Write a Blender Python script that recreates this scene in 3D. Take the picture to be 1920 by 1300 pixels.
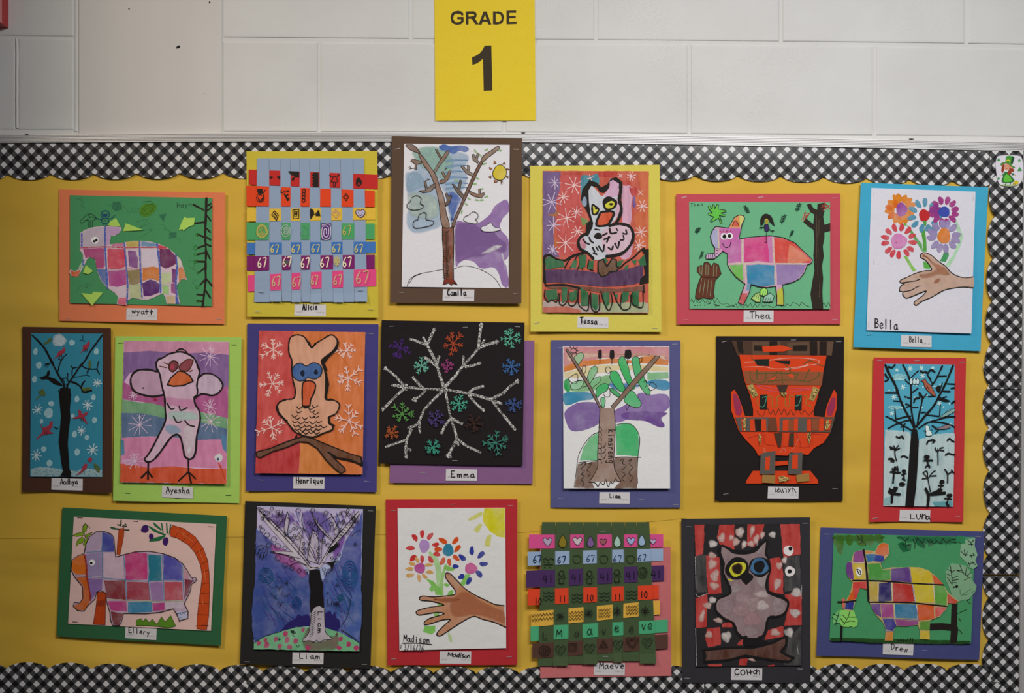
import bpy, math, random
import numpy as np
from mathutils import Vector, noise
from mathutils.geometry import tessellate_polygon

for _o in list(bpy.data.objects):
    bpy.data.objects.remove(_o, do_unlink=True)
SC = bpy.context.scene
COL = SC.collection
random.seed(7)

# ------------------------------------------------------------------ camera
S = 0.00116            # metres of wall per photograph pixel
CAMD = 2.4             # camera distance from the wall face
ZB = 0.95              # height above the floor of the photograph's lower edge
ZC = ZB + 650 * S
cam = bpy.data.cameras.new('camera')
cam.sensor_fit = 'HORIZONTAL'
cam.sensor_width = 36.0
cam.lens = 36.0 * CAMD / (1920 * S)
cam_ob = bpy.data.objects.new('camera', cam)
COL.objects.link(cam_ob)
cam_ob.location = (0, -CAMD, ZC)
cam_ob.rotation_euler = (math.pi / 2, 0, 0)
SC.camera = cam_ob

# ------------------------------------------------------------------ light
world = bpy.data.worlds.new('corridor')
SC.world = world
world.use_nodes = True
_bg = world.node_tree.nodes['Background']
_bg.inputs[0].default_value = (1.0, 0.96, 0.93, 1)
_bg.inputs[1].default_value = 0.098

def area(name, loc, size, power, color, tilt=0.0, spread=180):
    l = bpy.data.lights.new(name, 'AREA')
    l.shape = 'RECTANGLE'
    l.size, l.size_y = size
    l.energy = power
    l.color = color
    l.spread = math.radians(spread)
    o = bpy.data.objects.new(name, l)
    COL.objects.link(o)
    o.location = loc
    o.rotation_euler = (tilt, 0, 0)
    return o

area('ceiling_light', (0.72, -1.717, 2.958), (1.6, 0.6), 90, (1.0, 0.99, 0.985), 0.277)
area('ceiling_light', (-2.133, -1.394, 3.248), (0.82, 0.6), 83, (1.0, 0.86, 0.70), 0.262)

SC.view_settings.view_transform = 'Standard'
SC.view_settings.look = 'None'
SC.view_settings.gamma = 1.0
SC.view_settings.use_curve_mapping = False
SC.view_settings.exposure = -1.0

# ------------------------------------------------------------------ helpers
BD = 0.0165            # nominal depth of the paper layer on the board

def Wp(px, py, d, ref=BD):
    """photograph pixel -> point on the plane at depth `ref`, pushed out to d metres"""
    k = S * (CAMD - ref) / CAMD
    return Vector(((px - 960) * k, -d, ZC + (650 - py) * k))

def lin1(v):
    v = v / 255.0
    return v / 12.92 if v <= 0.04045 else ((v + 0.055) / 1.055) ** 2.4

def alb(hexs, W=200.0):
    """pigment albedo from the colour seen and the value white paper has there"""
    h = hexs.lstrip('#')
    w = lin1(W)
    return tuple(min(0.92, max(0.004, lin1(int(h[i:i + 2], 16)) / w * 0.80)) for i in (0, 2, 4)) + (1.0,)

def nums(s):
    return [float(t) for t in s.replace(',', ' ').split()] if isinstance(s, str) else list(s)

def pts2(s):
    if isinstance(s, str):
        n = nums(s)
        return [(n[i], n[i + 1]) for i in range(0, len(n) - 1, 2)]
    return [tuple(p) for p in s]

def catmull(P, closed, sub=4):
    n = len(P)
    if n < 3:
        return list(P)
    out = []
    rng = range(n if closed else n - 1)
    for i in rng:
        if closed:
            p0, p1, p2, p3 = P[(i - 1) % n], P[i], P[(i + 1) % n], P[(i + 2) % n]
        else:
            p0, p1, p2, p3 = P[max(i - 1, 0)], P[i], P[i + 1], P[min(i + 2, n - 1)]
        for j in range(sub):
            t = j / sub
            out.append(tuple(0.5 * ((2 * p1[a]) + (-p0[a] + p2[a]) * t + (2 * p0[a] - 5 * p1[a] + 4 * p2[a] - p3[a]) * t * t
                                    + (-p0[a] + 3 * p1[a] - 3 * p2[a] + p3[a]) * t ** 3) for a in (0, 1)))
    if not closed:
        out.append(P[-1])
    return out

# ------------------------------------------------------------------ materials
MATS = {}

def newmat(name):
    m = bpy.data.materials.new(name)
    m.use_nodes = True
    nt = m.node_tree
    return m, nt, nt.nodes['Principled BSDF']

def nd(nt, typ, **kw):
    n = nt.nodes.new(typ)
    for k, v in kw.items():
        if k.startswith('i_'):
            key = k[2:]
            key = int(key) if key.isdigit() else key.replace('_', ' ')
            n.inputs[key].default_value = v
        else:
            setattr(n, k, v)
    return n

def mixc(nt, fac, a, b, blend='MIX'):
    n = nt.nodes.new('ShaderNodeMix')
    n.data_type = 'RGBA'
    n.blend_type = blend
    for sock, v in ((n.inputs[0], fac), (n.inputs[6], a), (n.inputs[7], b)):
        if isinstance(v, (int, float, tuple)):
            sock.default_value = v
        else:
            nt.links.new(v, sock)
    return n.outputs[2]

def ramp(nt, src, a, b, lo=0.0, hi=1.0):
    n = nd(nt, 'ShaderNodeMapRange')
    n.inputs[1].default_value, n.inputs[2].default_value = a, b
    n.inputs[3].default_value, n.inputs[4].default_value = lo, hi
    nt.links.new(src, n.inputs[0])
    return n.outputs[0]

def noisen(nt, scale, detail=3.0, rough=0.55, stretch=None):
    tc = nd(nt, 'ShaderNodeTexCoord')
    src = tc.outputs['Object']
    if stretch:
        mp = nd(nt, 'ShaderNodeMapping')
        mp.inputs['Scale'].default_value = stretch
        nt.links.new(src, mp.inputs[0])
        src = mp.outputs[0]
    n = nd(nt, 'ShaderNodeTexNoise', i_Scale=scale, i_Detail=detail, i_Roughness=rough)
    nt.links.new(src, n.inputs['Vector'])
    return n.outputs['Fac']

def bump(nt, bsdf, h, strength, dist):
    b = nd(nt, 'ShaderNodeBump', i_Strength=strength, i_Distance=dist)
    nt.links.new(h, b.inputs['Height'])
    nt.links.new(b.outputs[0], bsdf.inputs['Normal'])

def pig(nt):
    return nd(nt, 'ShaderNodeAttribute', attribute_name='pigment').outputs['Color']

def build_mats():
    # dull construction paper
    m, nt, b = newmat('construction_paper')
    n = noisen(nt, 900, 2)
    c = mixc(nt, 1.0, pig(nt), mixc(nt, ramp(nt, n, .25, .75), (.90, .90, .90, 1), (1.08, 1.08, 1.08, 1)), 'MULTIPLY')
    nt.links.new(c, b.inputs['Base Color'])
    b.inputs['Roughness'].default_value = .88
    b.inputs['Specular IOR Level'].default_value = .25
    bump(nt, b, noisen(nt, 14, 3), .35, .006)
    MATS['k'] = m
    # watercolour: pools and pale runs
    m, nt, b = newmat('watercolour')
    n1 = ramp(nt, noisen(nt, 26, 4, .55), .46, .80, 0, .75)
    n2 = ramp(nt, noisen(nt, 70, 3, .6), .40, .8, 0, .55)
    p = pig(nt)
    lightc = mixc(nt, .38, p, (.78, .76, .80, 1))
    c = mixc(nt, n1, p, lightc)
    c = mixc(nt, n2, c, mixc(nt, 1.0, p, (.72, .72, .74, 1), 'MULTIPLY'))
    nt.links.new(c, b.inputs['Base Color'])
    b.inputs['Roughness'].default_value = .85
    b.inputs['Specular IOR Level'].default_value = .25
    bump(nt, b, noisen(nt, 14, 3), .35, .006)
    MATS['w'] = m
    # marker and ink
    m, nt, b = newmat('marker_ink')
    n = ramp(nt, noisen(nt, 260, 2), .3, .75)
    p = pig(nt)
    c = mixc(nt, n, p, mixc(nt, 1.0, p, (1.25, 1.25, 1.25, 1), 'MULTIPLY'))
    nt.links.new(c, b.inputs['Base Color'])
    b.inputs['Roughness'].default_value = .7
    b.inputs['Specular IOR Level'].default_value = .3
    MATS['m'] = m
    # tempera paint with brush streaks
    m, nt, b = newmat('tempera_paint')
    n = ramp(nt, noisen(nt, 90, 4, .6, (1, 1, .25)), .35, .75)
    n2 = ramp(nt, noisen(nt, 30, 3, .6), .45, .8, 0, .7)
    p = pig(nt)
    c = mixc(nt, n, mixc(nt, 1.0, p, (.76, .76, .76, 1), 'MULTIPLY'), mixc(nt, .09, p, (.8, .75, .75, 1)))
    c = mixc(nt, n2, c, mixc(nt, .11, p, (.8, .7, .72, 1)))
    nt.links.new(c, b.inputs['Base Color'])
    b.inputs['Roughness'].default_value = .62
    b.inputs['Specular IOR Level'].default_value = .35
    bump(nt, b, noisen(nt, 160, 3, .6, (1, 1, .3)), .15, .001)
    MATS['p'] = m
    # crayon / chalk: grain shows the sheet beneath
    m, nt, b = newmat('crayon_wax')
    p = pig(nt)
    nt.links.new(p, b.inputs['Base Color'])
    b.inputs['Roughness'].default_value = .6
    tr = nd(nt, 'ShaderNodeBsdfTransparent')
    mx = nd(nt, 'ShaderNodeMixShader')
    g = ramp(nt, noisen(nt, 420, 2, .6), .34, .46)
    nt.links.new(g, mx.inputs[0])
    nt.links.new(tr.outputs[0], mx.inputs[1])
    nt.links.new(b.outputs[0], mx.inputs[2])
    nt.links.new(mx.outputs[0], nt.nodes['Material Output'].inputs['Surface'])
    MATS['c'] = m
    # thin wash: pigment over a sheet that stays visible
    m, nt, b = newmat('thin_wash')
    p = pig(nt)
    nt.links.new(p, b.inputs['Base Color'])
    b.inputs['Roughness'].default_value = .85
    tr = nd(nt, 'ShaderNodeBsdfTransparent')
    mx = nd(nt, 'ShaderNodeMixShader')
    at = nt.nodes.new('ShaderNodeAttribute')
    at.attribute_name = 'pigment'
    g = ramp(nt, noisen(nt, 60, 5, .7), .22, .65, .25, 1.0)
    mu = nd(nt, 'ShaderNodeMath', operation='MULTIPLY')
    nt.links.new(g, mu.inputs[0])
    nt.links.new(at.outputs['Alpha'], mu.inputs[1])
    nt.links.new(mu.outputs[0], mx.inputs[0])
    nt.links.new(tr.outputs[0], mx.inputs[1])
    nt.links.new(b.outputs[0], mx.inputs[2])
    nt.links.new(mx.outputs[0], nt.nodes['Material Output'].inputs['Surface'])
    MATS['t'] = m
    # glitter
    m, nt, b = newmat('glitter')
    tc = nd(nt, 'ShaderNodeTexCoord')
    v = nd(nt, 'ShaderNodeTexVoronoi', i_Scale=620.0)
    nt.links.new(tc.outputs['Object'], v.inputs['Vector'])
    sp = nd(nt, 'ShaderNodeSeparateColor')
    nt.links.new(v.outputs['Color'], sp.inputs[0])
    f = ramp(nt, sp.outputs[0], .25, .95)
    p = pig(nt)
    c = mixc(nt, f, mixc(nt, 1.0, p, (.18, .18, .18, 1), 'MULTIPLY'), mixc(nt, 1.0, p, (2.7, 2.7, 2.7, 1), 'MULTIPLY'))
    nt.links.new(c, b.inputs['Base Color'])
    b.inputs['Metallic'].default_value = .25
    b.inputs['Roughness'].default_value = .35
    bump(nt, b, sp.outputs[1], .6, .001)
    MATS['g'] = m
    # printed gingham border, coated
    m, nt, b = newmat('gingham_border')
    uv = nd(nt, 'ShaderNodeAttribute', attribute_name='gingham')
    sx = nd(nt, 'ShaderNodeSeparateXYZ')
    nt.links.new(uv.outputs['Vector'], sx.inputs[0])
    bands = []
    for i in (0, 1):
        a = nd(nt, 'ShaderNodeMath', operation='ADD')
        nt.links.new(sx.outputs[i], a.inputs[0])
        a.inputs[1].default_value = .245
        fr = nd(nt, 'ShaderNodeMath', operation='FRACT')
        nt.links.new(a.outputs[0], fr.inputs[0])
        gt = nd(nt, 'ShaderNodeMath', operation='GREATER_THAN')
        nt.links.new(fr.outputs[0], gt.inputs[0])
        gt.inputs[1].default_value = .49
        bands.append(gt.outputs[0])
    c = mixc(nt, bands[0], (.80, .79, .80, 1), (.085, .084, .088, 1))
    c2 = mixc(nt, bands[0], (.085, .084, .088, 1), (.013, .0125, .014, 1))
    c = mixc(nt, bands[1], c, c2)
    nt.links.new(c, b.inputs['Base Color'])
    b.inputs['Roughness'].default_value = .34
    b.inputs['Specular IOR Level'].default_value = .45
    MATS['gingham'] = m
    # painted concrete block
    m, nt, b = newmat('painted_block')
    n = noisen(nt, 6, 3)
    c = mixc(nt, ramp(nt, n, .3, .7), (.705, .70, .68, 1), (.755, .755, .735, 1))
    nt.links.new(c, b.inputs['Base Color'])
    b.inputs['Roughness'].default_value = .55
    tc = nd(nt, 'ShaderNodeTexCoord')
    mp = nd(nt, 'ShaderNodeMapping')
    mp.inputs['Scale'].default_value = (1, 1, 1)
    nt.links.new(tc.outputs['Object'], mp.inputs[0])
    pits = nd(nt, 'ShaderNodeTexNoise', i_Scale=210.0, i_Detail=4.0, i_Roughness=.6)
    nt.links.new(mp.outputs[0], pits.inputs['Vector'])
    deep = ramp(nt, pits.outputs['Fac'], .30, .46, 0, 1)
    soft = noisen(nt, 45, 4, .6)
    msk = ramp(nt, noisen(nt, 5, 2), .45, .65)
    hh = nd(nt, 'ShaderNodeMath', operation='MULTIPLY_ADD')
    nt.links.new(deep, hh.inputs[0])
    nt.links.new(msk, hh.inputs[1])
    nt.links.new(soft, hh.inputs[2])
    bump(nt, b, hh.outputs[0], .26, .0016)
    MATS['block'] = m
    m, nt, b = newmat('smooth_painted_concrete')
    n = noisen(nt, 4, 4, .6, (2, 1, .4))
    c = mixc(nt, ramp(nt, n, .3, .7), (.70, .675, .64, 1), (.745, .725, .69, 1))
    nt.links.new(c, b.inputs['Base Color'])
    b.inputs['Roughness'].default_value = .5
    bump(nt, b, noisen(nt, 40, 4, .6, (1, 1, .3)), .35, .001)
    MATS['column'] = m
    # aluminium
    m, nt, b = newmat('anodised_aluminium')
    b.inputs['Base Color'].default_value = (.66, .655, .65, 1)
    b.inputs['Metallic'].default_value = .35
    b.inputs['Roughness'].default_value = .42
    n = noisen(nt, 60, 2, .5, (.05, 1, 8))
    bump(nt, b, n, .1, .0005)
    MATS['alu'] = m
    # yellow backing paper
    m, nt, b = newmat('yellow_backing_paper')
    n = ramp(nt, noisen(nt, 3.2, 4, .55), .3, .7)
    c = mixc(nt, n, (.775, .475, .050, 1), (.82, .535, .075, 1))
    nt.links.new(c, b.inputs['Base Color'])
    b.inputs['Roughness'].default_value = .8
    b.inputs['Specular IOR Level'].default_value = .3
    tc = nd(nt, 'ShaderNodeTexCoord')
    hs = []
    for rot, scl, ns in ((.42, (1.6, 1, 4.5), 1.5), (-.25, (1.2, 1, 5.0), 1.3), (.9, (1.5, 1, 4.5), 1.1)):
        mp = nd(nt, 'ShaderNodeMapping')
        mp.inputs['Rotation'].default_value = (0, rot, 0)
        mp.inputs['Scale'].default_value = scl
        mp.inputs['Location'].default_value = (rot * 3, 0, ns)
        nt.links.new(tc.outputs['Object'], mp.inputs[0])
        nz = nd(nt, 'ShaderNodeTexNoise', i_Scale=ns, i_Detail=1.6, i_Roughness=.4, i_Distortion=.4)
        nt.links.new(mp.outputs[0], nz.inputs['Vector'])
        hs.append(nz.outputs['Fac'])
    ad = nd(nt, 'ShaderNodeMath', operation='ADD')
    nt.links.new(hs[0], ad.inputs[0]); nt.links.new(hs[1], ad.inputs[1])
    ad2 = nd(nt, 'ShaderNodeMath', operation='ADD')
    nt.links.new(ad.outputs[0], ad2.inputs[0]); nt.links.new(hs[2], ad2.inputs[1])
    bump(nt, b, ad2.outputs[0], .75, .016)
    MATS['backing'] = m
    m, nt, b = newmat('staple_wire')
    b.inputs['Base Color'].default_value = (.8, .8, .8, 1)
    b.inputs['Metallic'].default_value = .6
    b.inputs['Roughness'].default_value = .3
    MATS['staple'] = m
    m, nt, b = newmat('red_enamel')
    b.inputs['Base Color'].default_value = (.42, .012, .012, 1)
    b.inputs['Roughness'].default_value = .4
    n = noisen(nt, 30, 2)
    bump(nt, b, n, .1, .001)
    MATS['red'] = m
    m, nt, b = newmat('dark_brown_stain')  # dark finish of the added light-blocking wall, keeps its bounce low
    n = noisen(nt, 12, 4, .6, (6, 6, .3))
    c = mixc(nt, ramp(nt, n, .3, .7), (.085, .05, .03, 1), (.14, .085, .05, 1))
    nt.links.new(c, b.inputs['Base Color'])
    b.inputs['Roughness'].default_value = .5
    MATS['brown'] = m
    m, nt, b = newmat('dark_hole')
    b.inputs['Base Color'].default_value = (.012, .011, .01, 1)
    b.inputs['Roughness'].default_value = .9
    n = noisen(nt, 300, 2)
    bump(nt, b, n, .3, .001)
    MATS['hole'] = m

build_mats()

# ------------------------------------------------------------------ mesh collector
class Mesh:
    def __init__(self):
        self.v, self.f, self.c, self.mi, self.mats, self.runs = [], [], [], [], [], []

    def slot(self, key):
        if key not in self.mats:
            self.mats.append(key)
        return self.mats.index(key)

    def add(self, verts, faces, key, col=(1, 1, 1, 1)):
        o = len(self.v)
        self.runs.append((o, o + len(verts), key, list(faces), (min(p[0] for p in verts), max(p[0] for p in verts), min(p[2] for p in verts), max(p[2] for p in verts))))
        self.v += [tuple(p) for p in verts]
        self.c += [col] * len(verts)
        s = self.slot(key)
        for f in faces:
            self.f.append(tuple(i + o for i in f))
            self.mi.append(s)

    def build(self, name, parent=None, origin=Vector((0, 0, 0)), smooth=False, props=None):
        me = bpy.data.meshes.new(name)
        me.from_pydata([(p[0] - origin[0], p[1] - origin[1], p[2] - origin[2]) for p in self.v], [], self.f)
        for k in self.mats:
            me.materials.append(MATS[k])
        me.polygons.foreach_set('material_index', self.mi)
        if smooth:
            me.polygons.foreach_set('use_smooth', [True] * len(me.polygons))
        at = me.attributes.new('pigment', 'FLOAT_COLOR', 'POINT')
        at.data.foreach_set('color', [x for c in self.c for x in c])
        me.update()
        o = bpy.data.objects.new(name, me)
        COL.objects.link(o)
        if parent is not None:
            o.parent = parent
        else:
            o.location = origin
        for k, v in (props or {}).items():
            o[k] = v
        return o

def empty(name, loc, **props):
    o = bpy.data.objects.new(name, None)
    o.empty_display_size = 0.05
    COL.objects.link(o)
    o.location = loc
    for k, v in props.items():
        o[k] = v
    return o

def slab(M, poly, df, thick, key, col):
    """extruded paper piece: poly in photo pixels, df(px,py) -> depth of its face"""
    tri = tessellate_polygon([[Vector((p[0], -p[1], 0)) for p in poly]])
    n = len(poly)
    fr = [Wp(p[0], p[1], df(*p)) for p in poly]
    bk = [Wp(p[0], p[1], df(*p) - thick) for p in poly]
    area2 = sum(poly[i][0] * poly[(i + 1) % n][1] - poly[(i + 1) % n][0] * poly[i][1] for i in range(n))
    faces = []
    for t in tri:
        a, b, c = (poly[i] for i in t)
        cr = (b[0] - a[0]) * (c[1] - a[1]) - (b[1] - a[1]) * (c[0] - a[0])
        t = tuple(t) if cr < 0 else tuple(reversed(t))
        faces.append(t)
        faces.append(tuple(i + n for i in reversed(t)))
    for i in range(n):
        j = (i + 1) % n
        q = (i, j, j + n, i + n)
        faces.append(q if area2 > 0 else tuple(reversed(q)))
    M.add(fr + bk, faces, key, col)

def gridsheet(M, C, df, nx, ny, key, col, thick=0.0003):
    """curled sheet from 4 corners (TL TR BR BL); df(u,v)->depth"""
    def P(u, v):
        a = (C[0][0] * (1 - u) + C[1][0] * u, C[0][1] * (1 - u) + C[1][1] * u)
        b = (C[3][0] * (1 - u) + C[2][0] * u, C[3][1] * (1 - u) + C[2][1] * u)
        return (a[0] * (1 - v) + b[0] * v, a[1] * (1 - v) + b[1] * v)
    V = []
    for layer in (0, 1):
        for j in range(ny + 1):
            for i in range(nx + 1):
                u, v = i / nx, j / ny
                p = P(u, v)
                V.append(Wp(p[0], p[1], df(u, v) - layer * thick))
    n1 = (nx + 1) * (ny + 1)
    F = []
    for j in range(ny):
        for i in range(nx):
            a = j * (nx + 1) + i
            q = (a, a + nx + 1, a + nx + 2, a + 1)
            F.append(q)
            F.append(tuple(k + n1 for k in reversed(q)))
    for i in range(nx):
        F.append((i, i + 1, i + 1 + n1, i + n1))
        a = ny * (nx + 1) + i
        F.append((a + 1, a, a + n1, a + 1 + n1))
    for j in range(ny):
        a = j * (nx + 1)
        F.append((a + nx + 1, a, a + n1, a + nx + 1 + n1))
        a = a + nx
        F.append((a, a + nx + 1, a + nx + 1 + n1, a + n1))
    M.add(V, F, key, col)

# ------------------------------------------------------------------ artwork DSL
A = None
LAYER = 0.000011

class Art:
    pass

def art(name, label, cat, x0, y0, k, W, base=0.0150):
    global A
    A = Art()
    A.x0, A.y0, A.k, A.W, A.base = x0, y0, k, W, base
    A.W0 = W
    A.name, A.label, A.cat = name, label, cat
    A.layer = 0
    A.fig = None
    A.lift = (0, 0, 0)
    A.sheet_ob = None
    A.root = None

def gain(g):
    """the drawn colours were noted g times too light"""
    v = lin1(A.W0) / g
    A.W = 255 * (1.055 * v ** (1 / 2.4) - .055)

def ac(col):
    """albedo of a drawn colour; '!' marks colours read straight off the photograph"""
    if col.startswith('!'):
        return alb(col[1:], A.W0)
    a = alb(col, A.W)
    mx = max(a[:3])
    sat = (mx - min(a[:3])) / mx
    g = 1 - .10 * sat
    return (a[0] * g, a[1] * g, a[2] * g * (1 - .18 * sat), 1.0)

def TX(p):
    return (A.x0 + p[0] / A.k, A.y0 + p[1] / A.k)

def rnd(*a):
    return random.uniform(*a)

def mount(col, corners, curl=1.0, name='backing_sheet', bulge=0.0):
    C = [TX(p) for p in pts2(corners)]
    bx = (C[3][0] + C[2][0]) / 2
    by = (C[3][1] + C[2][1]) / 2
    A.origin = Wp(bx, by, 0.012)
    A.root = empty(A.name, A.origin, label=A.label, category=A.cat, group='student artworks pinned to the board')
    a, b, c, d = (rnd(0.2, 1.0) for _ in range(4))
    ph, ph2 = rnd(0, 6.28), rnd(0, 6.28)
    base = A.base

    def df(u, v):
        e = (a * (1 - u) ** 4 * (1 - v) ** 4 + b * u ** 4 * (1 - v) ** 4) * .0012
        e += .0016 * curl * v ** 3 * (.6 + .6 * math.sin(5.5 * u + ph))
        e += .0012 * curl * (u ** 4 * (.5 + .5 * math.sin(5 * v + ph2)) + (1 - u) ** 4 * (.5 + .5 * math.sin(4.3 * v + ph)))
        e += .0005 * math.sin(3.1 * u + 2 * v + ph2)
        return base + .0004 + e
    A.mdf = df
    A.mC = C
    M = Mesh()
    gridsheet(M, C, df, 14, 14, 'k', alb(col, A.W0))
    A.mount_ob = M.build(name, A.root, A.origin, smooth=False)
    return A.mount_ob

def mdepth(p):
    """depth of the mount under photo pixel p (approximate inverse of the corner map)"""
    C = A.mC
    u = (p[0] - (C[0][0] + C[3][0]) / 2) / ((C[1][0] + C[2][0]) / 2 - (C[0][0] + C[3][0]) / 2)
    v = (p[1] - (C[0][1] + C[1][1]) / 2) / ((C[3][1] + C[2][1]) / 2 - (C[0][1] + C[1][1]) / 2)
    u, v = min(1, max(0, u)), min(1, max(0, v))
    return A.mdf(u, v)

def sheet(col, corners, bottom=0.003, side=0.0, name='painting_sheet', key='k', top=0.0):
    """flat sheet that leans off its mount at the lower edge"""
    C = [TX(p) for p in pts2(corners)]
    cx = sum(p[0] for p in C) / len(C)
    ty = min(p[1] for p in C)
    hy = max(p[1] for p in C) - ty
    wx = max(p[0] for p in C) - min(p[0] for p in C)
    d0 = max(mdepth((cx + (i - 1) * wx * .42, ty + j * hy * .25)) for i in range(3) for j in range(4)) + .0007 + top

    def df(px, py):
        return d0 + bottom * (py - ty) / hy + side * (px - cx) / wx
    A.sdf = df
    M = Mesh()
    slab(M, C, df, .0004, key, alb(col, A.W0))
    A.sheet_ob = M.build(name, A.root, A.origin)
    A.layer = 1
    return A.sheet_ob

def lay():
    A.layer += 1
    return A.layer * LAYER

SPLIT = {'red_checks': 'red_check', 'grey_checks': 'grey_check', 'white_dabs': 'white_dab', 'blossom_rings': 'blossom_ring', 'strip_drawings': 'strip_drawing',
         'warp_drawings': 'strip_drawing', 'olive_leaves': 'olive_leaf', 'dark_leaves': 'dark_leaf', 'green_leaves': 'green_leaf', 'snow_dots': 'snow_dot',
         'flower_stems': 'flower_stem', 'faint_leaf_shapes': 'faint_leaf', 'green_dabs': 'green_dab', 'crayon_marks': 'crayon_mark', 'drawn_branches': 'drawn_branch',
         'ink_blots': 'ink_blot', 'green_leaf_cluster': 'green_leaf', 'small_black_trees': 'small_black_tree', 'nest_eggs': 'nest_egg', 'rainbow_sky': 'sky_band', 'green_hills': 'green_hill',
         'meadow_flowers': 'meadow_flower', 'fruit_branch': 'fruit_branch', 'purple_bushes': 'purple_bush', 'cloud_wash': 'cloud', 'grass_marks': 'grass_mark', 'sky_wash': 'sky_wash',
         'night_wash': 'night_wash', 'painted_ground': 'painted_patch'}

def fig(name, parent=None):
    endfig()
    A.fig = Mesh()
    A.figname = name
    A.figparent = parent

def endfig():
    if A.fig is not None and A.fig.f:
        par = A.figparent or A.sheet_ob or A.root
        if A.figname in SPLIT:
            # one object for each mark that stands apart from the others
            R = A.fig.runs
            grp = list(range(len(R)))
            def root(i):
                while grp[i] != i:
                    i = grp[i]
                return i
            g = .0022
            for i in range(len(R)):
                for j in range(i):
                    a, b = R[i][4], R[j][4]
                    if a[0] - g < b[1] and b[0] - g < a[1] and a[2] - g < b[3] and b[2] - g < a[3]:
                        grp[root(i)] = root(j)
            comp = {}
            for i in range(len(R)):
                comp.setdefault(root(i), []).append(i)
            for ids in comp.values():
                N = Mesh()
                for i in ids:
                    v0, v1, key, faces, _b = R[i]
                    k0 = len(N.v)
                    N.add(A.fig.v[v0:v1], faces, key, A.fig.c[v0])
                    N.c[k0:] = A.fig.c[v0:v1]
                N.build(SPLIT[A.figname], par, A.origin)
        else:
            A.fig.build(A.figname, par, A.origin)
    A.fig = None

def rawfill(P, col, key):
    n = len(P)
    tri = tessellate_polygon([[Vector((p[0], -p[1], 0)) for p in P]])
    o = lay()
    V = [Wp(p[0], p[1], A.sdf(*p) + o) for p in P]
    F = []
    for t in tri:
        a, b, c = (P[i] for i in t)
        cr = (b[0] - a[0]) * (c[1] - a[1]) - (b[1] - a[1]) * (c[0] - a[0])
        if abs(cr) < 1e-9:
            continue
        F.append(tuple(t) if cr < 0 else tuple(reversed(t)))
    A.fig.add(V, F, key, col)

def f(col, pts, key='w', sm=0):
    """filled patch of paint"""
    P = [TX(p) for p in pts2(pts)]
    if sm:
        P = catmull(P, True, 4)
    if key in 'wpt':
        P = wobble(P)
    if key == 't':
        softfill(P, ac(col))
    else:
        rawfill(P, ac(col), key)

def wobble(P, step=3.2, amp=.75):
    out = []
    n = len(P)
    for i in range(n):
        a, b = P[i], P[(i + 1) % n]
        l = math.hypot(b[0] - a[0], b[1] - a[1])
        m = max(1, min(40, int(l / step)))
        for j in range(m):
            x, y = a[0] + (b[0] - a[0]) * j / m, a[1] + (b[1] - a[1]) * j / m
            q = Vector((x * .17, y * .17, A.layer * .37))
            w = Vector((x * .05, y * .05, A.layer * .53 + 5))
            out.append((x + amp * (noise.noise(q) + .8 * noise.noise(w)), y + amp * (noise.noise(q + Vector((9, 4, 2))) + .8 * noise.noise(w + Vector((3, 8, 1))))))
    return out

def softfill(P, col, width=5.0):
    """wash whose edge thins out: pigment alpha runs from 0 at the rim to 1 inside"""
    n = len(P)
    ar = sum(P[i][0] * P[(i + 1) % n][1] - P[(i + 1) % n][0] * P[i][1] for i in range(n)) / 2
    w = min(width, .32 * math.sqrt(abs(ar) / math.pi))
    sg = 1 if ar > 0 else -1
    Q = []
    for i in range(n):
        a, b, c = P[i - 1], P[i], P[(i + 1) % n]
        dx, dy = c[0] - a[0], c[1] - a[1]
        l = math.hypot(dx, dy) or 1
        Q.append((b[0] - sg * dy / l * w, b[1] + sg * dx / l * w))
    o = lay()
    lo = (col[0], col[1], col[2], 0.0)
    V = [Wp(p[0], p[1], A.sdf(*p) + o) for p in P + Q]
    F = []
    for i in range(n):
        j = (i + 1) % n
        q = (i, j, n + j, n + i)
        F.append(q if sg > 0 else tuple(reversed(q)))
    for t in tessellate_polygon([[Vector((p[0], -p[1], 0)) for p in Q]]):
        F.append(tuple(i + n for i in t))
    k = len(A.fig.v)
    A.fig.add(V, F, 't', col)
    for i in range(n):
        A.fig.c[k + i] = lo

def e(col, cx, cy, rx, ry=None, rot=0.0, key='w', wob=0.06, n=18):
    ry = rx if ry is None else ry
    r = math.radians(rot)
    ph = rnd(0, 6.28)
    P = []
    for i in range(n):
        t = 2 * math.pi * i / n
        k = 1 + wob * math.sin(3 * t + ph) + wob * .5 * math.sin(5 * t + 2 * ph)
        x, y = rx * k * math.cos(t), ry * k * math.sin(t)
        P.append((cx + x * math.cos(r) - y * math.sin(r), cy + x * math.sin(r) + y * math.cos(r)))
    if key == 't':
        softfill([TX(p) for p in P], ac(col), 3.0)
    else:
        rawfill([TX(p) for p in P], ac(col), key)

def ribbon(P, w, col, key, taper=0.0):
    """P, w in photo pixels"""
    Q = [P[0]]
    for p in P[1:]:
        if math.hypot(p[0] - Q[-1][0], p[1] - Q[-1][1]) > 0.05:
            Q.append(p)
    if len(Q) < 2:
        rawdisc(Q[0], w / 2, col, key)
        return
    runs, cur = [], [Q[0]]
    for i in range(1, len(Q)):
        cur.append(Q[i])
        if i < len(Q) - 1:
            a = (Q[i][0] - Q[i - 1][0], Q[i][1] - Q[i - 1][1])
            b = (Q[i + 1][0] - Q[i][0], Q[i + 1][1] - Q[i][1])
            ca = (a[0] * b[0] + a[1] * b[1]) / (math.hypot(*a) * math.hypot(*b))
            if ca < -0.05:
                runs.append(cur)
                cur = [Q[i]]
    runs.append(cur)
    for R in runs:
        _run(R, w, col, key)

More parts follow.
